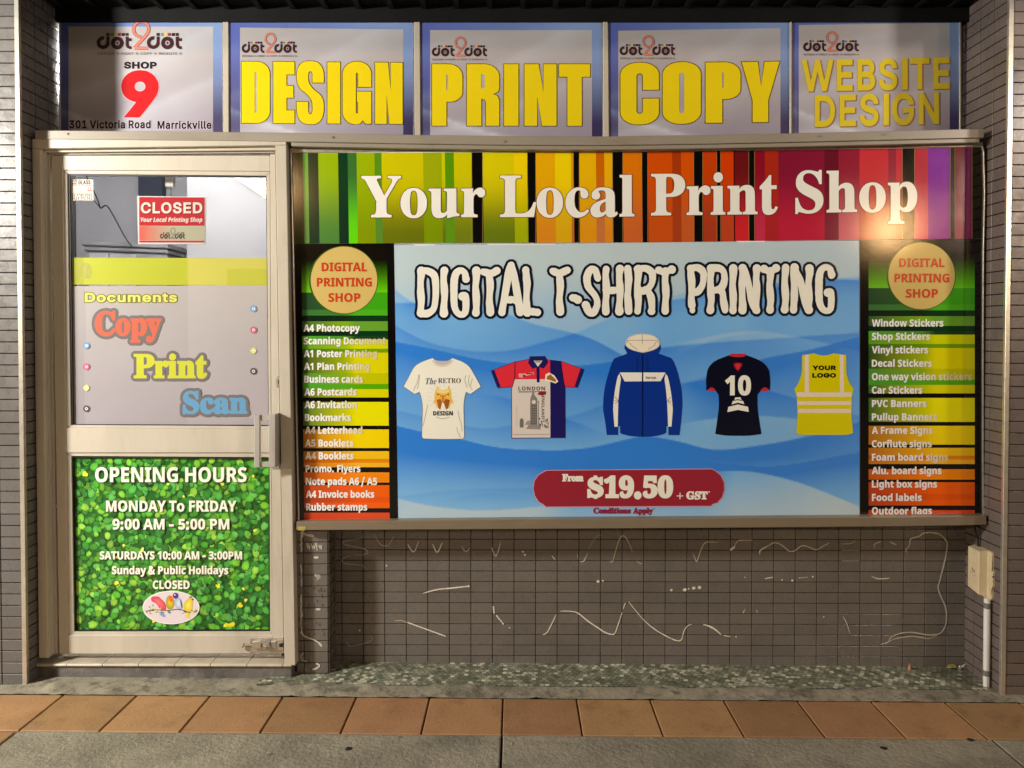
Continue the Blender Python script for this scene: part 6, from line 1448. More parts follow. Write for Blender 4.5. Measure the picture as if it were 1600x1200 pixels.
# ================================================================== the five signs over the bar
def panel_bg(q, inner, streaks):
    def f(x, y, u, v):
        ix0, ix1, iy0 = inner
        inside = ix0 < x < ix1 and y > iy0(x)
        d = 0
        for (xa, ya, xb, yb, amp, wd) in streaks:
            yy = ya + (yb - ya) * (x - xa) / (xb - xa) + 8 * math.sin((x - xa) / 60.0)
            e = (y - yy) / wd
            d += amp * (math.exp(-e) if e > 0 else math.exp(e * 5))
        if inside:
            c = mixc(C(170, 165, 163), C(138, 131, 149), v * .95)
            return mixc(c, C(188, 190, 200), max(0, min(1, d * .9)))
        c = mixc(mixc(C(84, 96, 170), C(120, 146, 196), min(1, u * 1.1)), mixc(C(56, 44, 92), C(50, 42, 84), u), min(1, max(0, v * 1.7 - .45)))
        return mixc(c, C(150, 168, 206), max(0, min(1, d * .4)))
    return f
UP = [
 ('address_sign', 'upper sign with a big red 9 and the street address above the door', [(93.5, 29), (347, 29), (348, 212), (93.5, 212)], (107, 333, lambda x: 41.5)),
 ('design_sign', 'upper sign reading design in big yellow capitals', [(359, 31), (645.5, 35), (645.5, 214), (359.5, 212)], (375, 630, lambda x: 43 + 3 * (x - 375) / 255)),
 ('print_sign', 'upper sign reading print in big yellow capitals', [(657.5, 35), (940.5, 34), (941, 217), (658.5, 217)], (672, 925, lambda x: 47)),
 ('copy_sign', 'upper sign reading copy in big yellow capitals', [(951, 33.5), (1233.5, 31), (1233, 214), (952.5, 217)], (966, 1219.5, lambda x: 48 - 4 * (x - 966) / 254)),
 ('website_sign', 'upper right sign reading website design in yellow capitals on two lines', [(1238.5, 30), (1499, 25), (1499, 208), (1238.5, 213)], (1248, 1484, lambda x: 39 - 3 * (x - 1248) / 236)),
]
YE, BR = C(222, 200, 24), C(92, 70, 22)
S_ = 20.5
for k, (nm, lab, q, inner) in enumerate(UP):
    cx = (q[0][0] + q[1][0]) / 2
    t = thing('shop_sign', lab, 'shop sign', tuple(P(cx, 215, Y_UP)), 'upper shop signs in a row')
    m = MB(); m.slab(q, Y_UP, 0.02, 0.001); m.build('panel', 'white_plastic', t)
    a = Art(Y_UP - 0.0006); x0 = q[0][0]
    st = [(x0, 150, x0 + 280, 30, .5, 40), (x0 - 20, 215, x0 + 280, 120, .45, 34), (x0, 170, x0 + 160, 215, .8, 9), (x0 + 90, 60, x0 + 290, 10, .35, 30)]
    ix0, ix1, iy0 = inner
    fn = panel_bg(q, inner, st)
    a.grid(q, 46, 30, lambda x, y, u, v: fn(ix0 - 5, 0, u, v) if ix0 < x < ix1 and y > iy0(x) else fn(x, y, u, v))
    a.up()
    a.grid([(ix0, iy0(ix0)), (ix1, iy0(ix1)), (ix1, q[2][1] - 1.5), (ix0, q[3][1] - 1.5)], 44, 30, lambda x, y, u, v: fn(min(ix1 - .1, max(ix0 + .1, x)), max(iy0(x) + .1, y), u, v))
    a.build('printed_background', 'light_panel_print', t)
    a = Art(Y_UP - 0.0018)
    logo = [(151, 284.5, 33, 77.7), (377.5, 464, 52, 83.3), (674.5, 761, 58, 88.8), (968, 1055, 56, 87), (1255, 1342, 50, 81)][k]
    dot_logo(a, *logo)
    a.build('dot_logo', 'lettering_vinyl', t)
    a = Art(Y_UP - 0.0018)
    if k == 0:
        a.text('SHOP', 'H', 194, 244.5, 107, 10.2, C(40, 34, 38), bold=.3)
        a.text('9', 'H', 191.5, 246, 181.5, 69, C(186, 36, 40), out=(1.0, C(210, 180, 190)), bold=2.2)
        a.up(); a.text('301 Victoria Road', 'H', 108, 235.5, 200.6, 12.6, C(36, 28, 34), out=(1.0, C(184, 174, 184))); a.text('Marrickville', 'H', 246, 330.5, 201.4, 12.6, C(36, 28, 34), out=(1.0, C(184, 174, 184)))
    elif k == 1: heavy_word(a, [('D', 377.5, 421.5, S_), ('E', 427, 460, S_), ('S', 463.5, 506, S_ - 1), ('I', 511.5, 531.5, 20), ('G', 535.5, 580, S_), ('N', 586, 629, S_)], 96.2, 192, 1.8, YE, BR, 1.1)
    elif k == 2: heavy_word(a, [('P', 675, 722.5, 22.5), ('R', 729.5, 780, 22.5), ('I', 787.5, 810, 22), ('N', 819.5, 869.5, 22.5), ('T', 873.5, 922, 22.5)], 100.3, 196.5, 0, YE, BR, 1.1)
    elif k == 3: heavy_word(a, [('C', 969.5, 1029.5, 25), ('O', 1035.5, 1095, 26), ('P', 1102.5, 1157, 26), ('Y', 1159, 1218, 25)], 99.5, 193.8, -3.4, YE, BR, 1.2)
    else:
        for s, xa, xb, b, cap, sl in (('WEBSITE', 1252, 1484, 143.6, 50, -4.6), ('DESIGN', 1272.5, 1467.5, 199, 50.5, -5)):
            a.text(s, 'H', xa + 1.4, xb + 1.4, b + 1.2, cap, C(140, 110, 80), slope=sl); a.up(); a.text(s, 'H', xa, xb, b, cap, C(206, 186, 44), slope=sl, bold=-.5); a.up()
    a.build('lettering', 'lettering_vinyl', t)

# ================================================================== rainbow banner
def board(name, label, q, Y=Y_SIGN, cat='shop sign', group=None):
    cx, cy = sum(p[0] for p in q) / 4, max(p[1] for p in q)
    t = thing(name, label, cat, tuple(P(cx, cy, Y)), group)
    m = MB(); m.slab(q, Y, 0.012, 0.0008); m.build('panel', 'white_plastic', t)
    return t
BQ = [(455.6, 239), (1535, 230), (1536, 372.5), (458, 380.5)]
def b_top(x): return (239 - 1.5 * (x - 456) / 544) if x < 1000 else 237.5 - 7.5 * (x - 1000) / 535
def b_bot(x): return (380.6 - 1.8 * (x - 456) / 544) if x < 1000 else 378.8 - 6.3 * (x - 1000) / 535
bn = board('rainbow_banner', 'long banner of rainbow stripes reading your local print shop in white', BQ)
a = Art(Y_SIGN - 0.0005)
K = (12, 11, 9)
stripes = [(455.6,(62,70,14),(52,54,24)),(473,(92,150,52),(88,126,60)),(481,(36,46,26),(20,48,30)),(497,(136,166,4),(70,120,52)),(528,(8,52,26),(12,44,28)),(543,(52,104,44),(92,200,14)),(557,(142,166,2),(120,142,2)),(585,(80,136,24),(82,128,42)),(596,(194,188,2),(98,108,14)),(661,(150,164,10),(116,142,2)),(690,(190,196,0),(96,110,20)),(695,(84,142,2),(90,142,24)),(709,(194,190,2),(108,122,22)),(737,K,K),(754,(206,196,2),(96,116,20)),(803,(226,202,2),(150,166,8)),(824,K,K),(837,(220,166,2),(206,132,28)),(867,(230,202,2),(206,162,22)),(892,(206,150,10),(180,100,40)),(896,K,K),(905,(222,176,2),(210,142,22)),(931,(194,100,2),(188,112,62)),(944,(226,172,12),(212,132,32)),(957,K,K),(973,(212,116,2),(194,96,42)),(1003,K,K),(1012,(204,78,2),(192,78,22)),(1050,(164,56,12),(160,62,26)),(1064,(206,82,2),(186,88,40)),(1084,K,K),(1098,(192,62,2),(162,58,32)),(1120,K,K),(1126,(204,62,2),(182,66,36)),(1146,(60,14,14),(60,14,14)),(1148,(104,20,24),(202,38,46)),(1170,K,K),(1179,(136,16,36),(192,46,78)),(1195,(166,42,22),(166,36,42)),(1216,(128,22,52),(182,32,60)),(1288,(100,16,36),(124,30,56)),(1310,(140,26,52),(196,92,112)),(1343,(192,48,58),(170,60,60)),(1388,(142,40,60),(150,80,70)),(1400,(186,46,62),(160,70,50)),(1410,K,K),(1429,(166,42,58),(206,86,104)),(1450,(118,36,142),(146,54,134)),(1485,K,K),(1492,(124,14,34),(172,66,86)),(1504,(102,16,82),(112,14,78)),(1519,K,K),(1536,K,K)]
for i in range(len(stripes) - 1):
    x0_, c0, c1 = stripes[i]; x1_ = stripes[i + 1][0]
    sh = 2.5 * (1 - (x0_ - 455) / 1081); sh2 = 2.5 * (1 - (x1_ - 455) / 1081)
    q = [(x0_, b_top(x0_)), (x1_, b_top(x1_)), (x1_ + sh2, b_bot(x1_)), (x0_ + sh, b_bot(x0_))]
    mid = mixc(C(*c0), C(*c1), .25)
    def fc(x, y, u, v, c0=c0, c1=c1):
        t = 0 if v < .2 else min(1, (v - .2) / .72); t = t * t * (3 - 2 * t)
        return mixc(C(*c0), C(*c1), t)
    a.grid(q, 1, 8, fc)
a.up()
for i in range(len(stripes) - 1):
    x, c0, c1 = stripes[i]
    if i and stripes[i - 1][1] == K or (i and c0 == K):
        a.rect(x - .4, b_top(x) + .5, x + .3, b_bot(x) - .5, C(150, 120, 70))
# the seam of the joined panels
a.rect(1343.2, 330, 1343.9, b_bot(1343), C(60, 22, 24))
a.build('stripe_print', 'printed_vinyl', bn)
a = Art(Y_SIGN - 0.0016)
Wt, Rm = C(236, 232, 222), C(92, 40, 24)
def banner_text(s, xa, xb, base, cap, sl): a.text(s, 'S', xa, xb, base, cap, Wt, slope=sl, out=(.9, Rm), bold=.9); a.layer -= 1
for s, xa, xb, base, sl in (('Your', 565.5, 757.5, 339, -.5), ('Local', 782, 990.5, 338.5, -1), ('Print', 1018, 1214.5, 336, -2.5), ('Shop', 1243.5, 1432.5, 332, -3)):
    banner_text(s, xa, xb, base, 63.5, sl)
a.build('lettering', 'lettering_vinyl', bn)

# ================================================================== service lists
BARS = [(385,457,'g0'),(457,484,'g1'),(484,493,'g2'),(493,502,'gd'),(502,517,'b1'),(517,525,'gd'),(525,530.5,'b2'),(530.5,545,'b3'),(545,551,'b4'),(551,583,'b5'),(583,600,'b6'),(600,608,'b7'),(608,621,'b8'),(628,665,'b9'),(671,700,'c1'),(705,717,'c2'),(717,723,'c3'),(723,730,'c4'),(738,754,'c5'),(758,776,'c6'),(776,785,'c7'),(785,794,'c6'),(801,812,'c8')]
PAL = {'g1':((36,66,42),(46,92,36),(58,156,20)),'g2':((56,106,52),(62,120,44),(70,166,28)),'gd':((14,34,20),(14,40,22),(10,52,22)),'b1':((52,84,44),(120,168,16),(96,152,44)),'b2':((72,160,36),(78,132,40),(24,60,30)),'b3':((84,150,30),(150,180,8),(194,204,4)),'b4':((52,96,36),(96,140,14),(108,150,8)),'b5':((44,76,34),(150,170,6),(206,202,2)),'b6':((70,136,52),(130,166,24),(182,186,4)),'b7':((70,150,44),(84,160,28),(82,160,4)),'b8':((56,96,40),(176,186,6),(206,204,4)),'b9':((56,100,40),(190,196,6),(220,216,4)),'c1':((170,106,32),(222,176,10),(232,204,4)),'c2':((176,104,32),(222,164,20),(232,184,22)),'c3':((168,78,10),(200,110,4),(214,130,4)),'c4':((184,106,24),(222,150,24),(236,172,34)),'c5':((190,86,22),(228,122,8),(238,132,4)),'c6':((176,62,30),(222,86,12),(238,92,2)),'c7':((160,54,28),(200,76,14),(220,82,4)),'c8':((186,60,24),(206,70,30),(212,72,32))}
def list_board(label, q, x0, x1, mapy, bx, cx, cy, texts, base0, step, text_x, side):
    t = board('service_list', label, q, group='service list boards either side of the poster')
    a = Art(Y_SIGN - 0.0005)
    a.poly(q, C(14, 12, 11)); a.up()
    for y0, y1, k in BARS:
        ya, yb = mapy(y0), mapy(y1)
        L_, R_ = bx(ya), bx(yb)
        qq = [(L_[0], ya), (L_[1], ya), (R_[1], yb), (R_[0], yb)]
        if k == 'g0':
            a.grid(qq, 8, 10, lambda x, y, u, v: mixc(C(16, 14, 8), mixc(C(104, 180, 30), C(96, 196, 6), u), max(0, (v - .30) / .7) ** 1.6))
        else:
            c = PAL[k]
            a.grid(qq, 16, 1, lambda x, y, u, v, c=c: mixc(C(*c[0]), C(*c[1]), u / .52) if u < .52 else mixc(C(*c[1]), C(*c[2]), (u - .52) / .1))
    a.up()
    a.poly(ellipse(cx - 0.6, cy, 54, 53.5, 56), C(58, 84, 22)); a.up(); a.poly(ellipse(cx, cy, 52, 52.2, 56), C(196, 172, 102))
    a.build('colour_bars', 'printed_vinyl', t)
    RD = C(188, 62, 30)
    for s, hw, dy in (('DIGITAL', 35.2, -13.8), ('PRINTING', 42.6, 10), ('SHOP', 24.8, 34)):
        a = Art(Y_SIGN - 0.0016); a.text(s, 'B', cx + .4 - hw, cx + .4 + hw, cy + dy, 13.2, RD, bold=.25); a.build('disc_line', 'lettering_vinyl', t)
    for i, (s, xe) in enumerate(texts):
        a = Art(Y_SIGN - 0.0016)
        b = base0 + step * i
        xs = text_x(b)
        wl, wr_ = C(242, 240, 232), C(206, 196, 150)
        edge = bx(b)
        def tc(x, y, e=edge):
            u = (x - e[0]) / (e[1] - e[0]); return mixc(wl, wr_, (u - .42) / .35)
        a.text(s, 'B', xs, xe, b, 10.7, tc if i not in (0, 11, 12, 13, 14) else wl, bold=.28)
        a.build('service_line', 'lettering_vinyl', t)
    return t
lx = lambda y: (at((470.5, 385), (475.5, 812), y), at((604.5, 385), (609, 812), y))
list_board('list board with a cream disc, first line a4 photocopy, beside the door', [(457.6, 381.2), (615.6, 380), (622, 812.5), (468, 813.5)], 470, 608, lambda y: y, lx, 537.5, 437.5,
    [('A4 Photocopy', 562), ('Scanning Document', 602.5), ('A1 Poster Printing', 589), ('A1 Plan Printing', 577.5), ('Business cards', 567), ('A6 Postcards', 557), ('A6 Invitation', 557.5), ('Bookmarks', 548), ('A4 Letterhead', 566), ('A5 Booklets', 552), ('A4 Booklets', 552.5), ('Promo. Flyers', 563), ('Note pads A6 / A5', 589), ('A4 Invoice books', 584.5), ('Rubber stamps', 573.5)],
    517.9, 19.97, lambda y: at((474.5, 518), (478.5, 797), y), -1)
ry = lambda y: 494 + (y - 502) * 1.0134 if y > 470 else 497 + (y - 502) * 1.0 - 2
rx = lambda y: (1357.2, 1523)
list_board('list board with a cream disc, first line window stickers, at the right end', [(1343.6, 375.2), (1536, 373), (1536, 806), (1343.6, 808.5)], 1357, 1523, ry, rx, 1440, 431,
    [('Window Stickers', 1474), ('Shop Stickers', 1453), ('Vinyl stickers', 1450), ('Decal Stickers', 1456), ('One way vision stickers', 1518.5), ('Car Stickers', 1441), ('PVC Banners', 1447.5), ('Pullup Banners', 1464), ('A Frame Signs', 1457), ('Corflute signs', 1455.5), ('Foam board signs', 1481.5), ('Alu. board signs', 1471), ('Light box signs', 1464), ('Food labels', 1440), ('Outdoor flags', 1456)],
    510, 20.97, lambda y: 1362.5, 1)

# ================================================================== the blue poster
PQ = [(616, 383), (1342.6, 375.8), (1343, 806.5), (622.4, 812)]
po = board('garment_poster', 'wide blue wave poster showing five printed garments and a red price pill', PQ, Y=Y_SIGN)
a = Art(Y_SIGN - 0.0005)
waves = [  # (curve points, strength, fade depth): pale above the line, deep blue just below it
 ([(616, 452), (650, 474), (700, 480)], .55, 30, 1), ([(616, 473.5), (700, 474), (760, 478), (830, 505), (920, 528), (1000, 570), (1060, 590)], .50, 70, 1),
 ([(616, 508), (670, 535), (740, 549), (800, 547), (860, 532), (900, 520), (960, 495), (1060, 460), (1150, 446), (1343, 436)], .30, 36, 1),
 ([(616, 534), (680, 547), (760, 564), (860, 573), (940, 568), (1000, 556), (1060, 540), (1343, 520)], .42, 60, 1),
 ([(980, 480), (1040, 470), (1075, 465), (1150, 452), (1230, 440), (1343, 432)], .6, 45, 1),
 ([(1050, 425), (1090, 407), (1140, 382), (1170, 370)], .28, 40, 1), ([(1160, 500), (1240, 430), (1290, 435), (1343, 438)], .5, 60, 1),
 ([(1040, 540), (1090, 530), (1150, 519), (1200, 519), (1270, 532), (1343, 548)], -.30, 34, 1), ([(1050, 562), (1080, 545), (1130, 528), (1200, 519)], .22, 30, 1),
 ([(1060, 600), (1120, 590), (1190, 562), (1260, 548), (1343, 527)], .55, 55, 1), ([(980, 600), (1060, 600), (1130, 585), (1200, 610), (1343, 650)], .25, 40, 1),
 ([(616, 665), (680, 680), (720, 687), (780, 700), (860, 704), (920, 700), (980, 687), (1010, 682), (1060, 690), (1120, 703), (1200, 694), (1260, 682), (1343, 660)], .75, 100, 1),
 ([(830, 700), (900, 712), (1000, 690), (1080, 715), (1160, 728), (1230, 727), (1343, 707)], .35, 60, 1),
 ([(740, 612), (790, 622), (830, 635), (900, 660), (960, 683)], .22, 26, 1), ([(616, 640), (740, 668), (800, 665), (900, 648), (990, 612)], .2, 22, 1), ([(1050, 665), (1110, 655), (1180, 650), (1260, 656), (1343, 664)], -.45, 44, 1),
 ([(616, 776), (700, 767), (780, 763), (860, 765), (940, 772)], .16, 24, 1), ([(616, 778), (670, 790), (730, 797), (780, 797), (840, 792), (900, 783)], -.5, 40, 1), ([(660, 790), (720, 776), (770, 771), (830, 777)], .12, 18, 1),
 ([(1090, 740), (1130, 736), (1180, 738), (1240, 752), (1290, 770), (1343, 792)], -.75, 90, 1)]
def wy(pts, x):
    if x < pts[0][0] - 2 or x > pts[-1][0] + 2: return None
    for p, q in zip(pts[:-1], pts[1:]):
        if x <= q[0]: return p[1] + (q[1] - p[1]) * (x - p[0]) / (q[0] - p[0])
    return pts[-1][1]
waves = [(crom(p, 6), s, d, k) for p, s, d, k in waves]
LIGHT, MID, DEEP = C(182, 202, 210), C(114, 174, 228), C(48, 124, 216)
xs_cache = {}
def poster_col(x, y, u, v):
    # base: pale at the top, mid blue in the middle, pale again at the foot
    t = max(0, min(1, (y - 400) / 150)); b = max(0, min(1, (y - 715) / 85))
    s = .95 * (1 - t) ** 1.1 + .62 * b - .10 * math.sin((y - 520) / 90)
    key = round(x, 2)
    if key not in xs_cache: xs_cache[key] = [wy(w[0], x) for w in waves]
    for (pts, st, d, _), yy in zip(waves, xs_cache[key]):
        if yy is None: continue
        e = y - yy
        edge = max(0, min(1, e / 2.8 + .5))
        fx = min(1, (x - pts[0][0] + 1) / 60 if pts[0][0] > 625 else 1, (pts[-1][0] - x + 1) / 60 if pts[-1][0] < 1335 else 1)
        if e > -1: s -= st * max(0, fx) * edge * math.exp(-max(0, e) / d)
        elif e > -70: s += .16 * abs(st) * max(0, fx) * math.exp(e / 26) * (1 if st > 0 else -1)
    c = mixc(MID, LIGHT, s * 1.15) if s > 0 else mixc(MID, DEEP, -s * 1.5)
    return mixc(c, C(120, 150, 196), .12 * max(0, (x - 1050) / 300))
a.grid(PQ, 300, 200, poster_col)
a.build('wave_print', 'printed_vinyl', po)
a = Art(Y_SIGN - 0.0008)
for x0_, x1_, y_ in ((645, 680, 382.6), (760, 868, 381.6), (1150, 1195, 377.4)):
    a = Art(Y_SIGN - 0.0008); a.poly([(x0_, y_ - .8), (x1_, y_ - 1), (x1_, y_ + .6), (x0_ + 4, y_ + 1.2)], C(240, 238, 230)); a.build('torn_edge', 'printed_vinyl', po)
# headline
a = Art(Y_SIGN - 0.0016)
spec = [('D', 652, 685), ('I', 687.5, 700.5), ('G', 703, 734), ('I', 737.5, 750), ('T', 749, 781), ('A', 779.5, 818), ('L', 816.5, 845.5), ('T', 858, 891), ('-', 889.5, 909), ('S', 909, 940.5), ('H', 941.5, 974), ('I', 975, 988), ('R', 991, 1024), ('T', 1024, 1055.5), ('P', 1074, 1104), ('R', 1105, 1137.5), ('I', 1139, 1151.5), ('N', 1154, 1188), ('T', 1188, 1218.5), ('I', 1220.5, 1233), ('N', 1235, 1270), ('G', 1273.5, 1305)]
bone_word(a, spec, lambda x: 417.5 - 6 * (x - 652) / 650, lambda x: 495.5 - 6.5 * (x - 652) / 650, 11.2, C(238, 232, 218), C(20, 26, 46), 4.1)
a.build('headline_lettering', 'lettering_vinyl', po)

def Q(cx, cy, s, pts): return [(cx + p[0] / s, cy + p[1] / s) + tuple(p[2:]) for p in pts]
# white T shirt
a = Art(Y_SIGN - 0.0016)
out = bez(Q(600, 500, 5, [(380, 297), (390, 320, 'c'), (455, 322), (520, 322, 'c'), (532, 297), (600, 322), (655, 345, 'c'), (680, 385), (755, 520), (675, 578), (640, 560), (615, 640, 'c'), (622, 740), (626, 900), (626, 930, 'c'), (605, 928), (460, 932, 'c'), (320, 926), (296, 928, 'c'), (298, 900), (302, 740), (310, 640, 'c'), (278, 560), (240, 578), (155, 520), (225, 385), (250, 345, 'c'), (310, 322)]))
a.poly(grow(out, .7 if area(out) > 0 else -.7), C(110, 110, 130)); a.up(); a.poly(out, C(232, 229, 216)); a.up()
a.poly(bez(Q(600, 500, 5, [(372, 305), (385, 362, 'c'), (455, 366), (530, 362, 'c'), (542, 305), (534, 312), (520, 356, 'c'), (455, 356), (392, 356, 'c'), (380, 312)])), C(200, 190, 186))
a.poly(bez(Q(600, 500, 5, [(385, 312), (400, 352, 'c'), (455, 354), (515, 352, 'c'), (530, 312), (455, 330, 'c')])), C(190, 180, 180)); a.up()
for pts in ([(272, 420), (262, 480), (240, 530), (232, 552)], [(278, 430), (270, 500), (258, 540)], [(690, 460), (676, 520), (690, 545)], [(640, 430), (632, 470), (650, 530)], [(342, 660), (325, 740), (312, 800), (300, 830)], [(578, 710), (590, 770), (606, 815), (610, 870)], [(566, 838), (580, 880), (600, 920)], [(668, 430), (660, 480), (668, 520)]):
    a.line(crom(Q(600, 500, 5, pts), 4), .7, C(140, 132, 128))
a.text('The', 'S', 663.5, 681, 600.4, 9.6, C(70, 84, 110), shear=.25); a.text('RETRO', 'S', 684.5, 720, 598.5, 7.6, C(70, 50, 50))
for k in range(18):
    t = math.radians(200 + k * 20); a.line([(691 + 16 * math.cos(t), 620 + 15 * math.sin(t)), (691 + 25 * math.cos(t), 620 + 22 * math.sin(t))], .5, C(206, 204, 196))
E_ = lambda pts, c: a.poly(bez(Q(600, 500, 5, pts)), C(*c))
E_([(400, 560), (390, 590, 'c'), (395, 620), (380, 650), (400, 645), (410, 690, 'c'), (440, 700), (455, 640), (462, 640), (485, 700), (515, 690, 'c'), (525, 645), (545, 655), (528, 610), (528, 585, 'c'), (522, 555), (505, 512), (490, 540), (462, 548), (435, 540), (420, 512)], (226, 180, 76)); a.up()
E_([(425, 520), (440, 545), (462, 552), (490, 545), (500, 520), (512, 560), (470, 575), (410, 562)], (236, 208, 130)); E_([(412, 625), (420, 660), (425, 690), (440, 700), (455, 640), (440, 615)], (160, 96, 50)); E_([(515, 625), (508, 660), (500, 690), (485, 700), (466, 640), (482, 615)], (150, 84, 44)); a.up()
E_([(448, 592), (462, 585), (474, 592), (470, 630), (462, 652), (452, 630)], (206, 120, 40)); E_([(412, 572), (446, 588), (442, 598), (420, 588)], (80, 50, 40)); E_([(510, 572), (478, 588), (482, 598), (504, 588)], (80, 50, 40)); a.up()
E_([(424, 584), (440, 590), (438, 596), (428, 592)], (240, 230, 200)); E_([(500, 584), (484, 590), (486, 596), (496, 592)], (240, 230, 200))
a.text('DESIGN', 'B', 677, 707.5, 649, 6.4, C(36, 34, 40), bold=.2)
a.line(crom([(682, 651.5), (688, 653.8), (695, 654), (702, 651.5)], 3), .9, C(150, 146, 140))
a.build('white_shirt_picture', 'printed_vinyl', po)
# polo shirt
a = Art(Y_SIGN - 0.0016)
g = lambda pts: bez(Q(600, 500, 5, pts))
body = g([(1020, 330), (1130, 310), (1275, 312), (1385, 325), (1560, 388), (1510, 525), (1412, 520), (1414, 918), (1000, 922), (1000, 520), (890, 530), (840, 398)])
a.poly(grow(body, .8 if area(body) > 0 else -.8), C(30, 24, 70)); a.up(); a.poly(body, C(214, 46, 60)); a.up()
a.poly(g([(1020, 464), (1300, 462), (1300, 918), (1002, 920), (1000, 520)]), C(208, 200, 194)); a.poly(g([(1298, 312), (1385, 325), (1395, 400), (1412, 520), (1414, 918), (1300, 918)]), C(30, 26, 92))
a.poly(g([(840, 398), (862, 392), (912, 520), (890, 530)]), C(34, 28, 88)); a.poly(g([(1560, 388), (1535, 380), (1488, 520), (1510, 525)]), C(34, 28, 88)); a.up()
a.line(Q(600, 500, 5, [(1024, 325), (1022, 450), (1002, 525)]), 1.2, C(40, 20, 50)); a.line(Q(600, 500, 5, [(1382, 325), (1395, 440), (1412, 520)]), 1.2, C(26, 20, 60))
a.poly(g([(1140, 284), (1258, 282), (1285, 330), (1248, 380), (1205, 365), (1160, 382), (1126, 335)]), C(34, 28, 92)); a.poly(g([(1190, 365), (1215, 365), (1216, 488), (1194, 488)]), C(30, 24, 82)); a.up()
a.poly(g([(1170, 318), (1238, 318), (1202, 366)]), C(214, 210, 190)); a.rect(836, 564, 845, 566.5, C(140, 150, 130))
a.poly(g([(1262, 425), (1290, 410), (1330, 432), (1362, 480), (1340, 496), (1300, 482), (1258, 478)]), C(228, 222, 200)); a.up(); a.poly(g([(1275, 440), (1300, 425), (1345, 468), (1340, 485), (1300, 470), (1270, 462)]), C(170, 90, 40)); a.poly(g([(1285, 445), (1318, 440), (1330, 455), (1300, 460)]), C(110, 120, 60))
a.rect(811, 584, 834, 585, C(230, 200, 200)); a.poly(g([(1050, 425), (1170, 408), (1172, 422), (1095, 440), (1080, 452), (1055, 448)]), C(226, 150, 150)); a.rect(822, 583, 833, 584.6, C(40, 30, 34)); a.rect(817, 586, 821, 588.4, C(60, 30, 34))
BK = C(54, 50, 50)
a.text('LONDON', 'B', 810, 851.5, 610, 6, BK, track=60); a.line([(810, 612), (852, 611.6)], .8, BK); a.line([(810, 613.4), (838, 613)], .6, C(120, 114, 110))
a.poly([(839, 616), (843, 612), (853, 611), (853.5, 616), (847, 618.4)], C(130, 36, 40))
a.poly([(828.5, 670), (828.5, 623), (831, 617), (833, 608), (835, 617), (839.5, 623), (839.5, 670)], C(128, 124, 120)); a.up()
for k in range(9): a.line([(829.5, 634 + k * 4), (838.8, 634 + k * 4)], .7, BK)
for x in (829.6, 832.4, 835.2, 838.4): a.line([(x, 632), (x, 669)], .5, C(84, 80, 78))
a.poly(ellipse(834, 628, 3, 3, 14), C(220, 214, 206)); a.line([(834, 628), (834, 626)], .5, BK); a.line([(841.5, 627), (841.5, 664)], .6, BK); a.poly([(840.5, 629), (841.5, 626), (842.5, 629)], BK)
GLt = a.text_loops('ENGLAND', 'B', 0, 36, 0, 4.4)
for L in GLt: a.poly([[(846.2 - p[1], 618.6 + p[0]) for p in l] for l in L], C(80, 74, 74))
a.poly([(812, 668), (812, 656), (815, 653), (818, 656), (818, 668)], C(112, 108, 104)); a.poly([(820, 664), (823, 658), (828, 657), (829, 664)], C(150, 146, 140)); a.poly([(822, 670), (826, 664), (842, 664), (845, 671)], C(140, 136, 130))
rp = random.Random(5)
for k in range(26): x = rp.uniform(840, 856); y = rp.uniform(653, 666); a.rect(x, y, x + rp.uniform(.6, 2), min(671, y + rp.uniform(2, 5)), C(*[rp.uniform(60, 150)] * 3))
for k in range(10): a.rect(807, 634 + k * 3.2, 808, 635.6 + k * 3.2, C(170, 166, 160))
a.line([(802, 679), (859, 678.6)], .6, C(120, 114, 112))
a.build('polo_shirt_picture', 'printed_vinyl', po)
# hooded jacket
a = Art(Y_SIGN - 0.0016)
g = lambda pts: bez(Q(900, 500, 5, pts))
BL, WH = C(14, 50, 140), C(236, 230, 218)
body = g([(400, 262), (520, 255), (640, 260), (740, 295), (770, 320, 'c'), (800, 430), (835, 560, 'c'), (830, 680), (820, 800), (808, 900), (722, 898), (722, 830), (706, 828), (704, 880), (650, 915, 'c'), (520, 912), (400, 912, 'c'), (346, 884), (344, 828), (328, 832), (328, 898), (240, 898), (232, 820), (212, 700), (208, 560, 'c'), (250, 430), (280, 320, 'c'), (300, 300)])
a.poly(body, BL); a.up()
a.poly(g([(342, 410), (700, 410), (660, 478), (380, 480)]), WH); a.poly(g([(340, 418), (352, 460), (340, 520, 'c'), (330, 640), (326, 834), (300, 834), (290, 700), (296, 560, 'c'), (326, 440)]), WH); a.poly(g([(702, 418), (690, 460), (702, 520, 'c'), (712, 640), (720, 834), (746, 832), (756, 700), (748, 560, 'c'), (716, 440)]), WH); a.up()
a.rect(1003, 552, 1005.2, 682.5, C(10, 22, 70)); a.poly(g([(346, 420), (368, 480), (352, 470)]), C(12, 34, 100)); a.poly(g([(698, 420), (676, 480), (690, 470)]), C(12, 34, 100))
for x in (474, 484, 552, 562): a.line(Q(900, 500, 5, [(x, 285), (x + 2, 405)]), .6, C(10, 34, 100))
a.poly(g([(384, 188), (378, 220), (396, 250), (400, 275), (520, 270), (642, 275), (648, 250), (664, 220), (656, 188)]), BL); a.up(); a.poly(g([(385, 190), (385, 108, 'c'), (520, 108), (655, 108, 'c'), (655, 190), (650, 235, 'c'), (520, 256), (395, 235, 'c')]), C(204, 196, 180)); a.up(); a.poly(g([(392, 188), (395, 116, 'c'), (520, 113), (648, 116, 'c'), (648, 188), (640, 230, 'c'), (520, 250), (400, 230, 'c')]), C(230, 222, 204)); a.up()
LN = C(110, 104, 96)
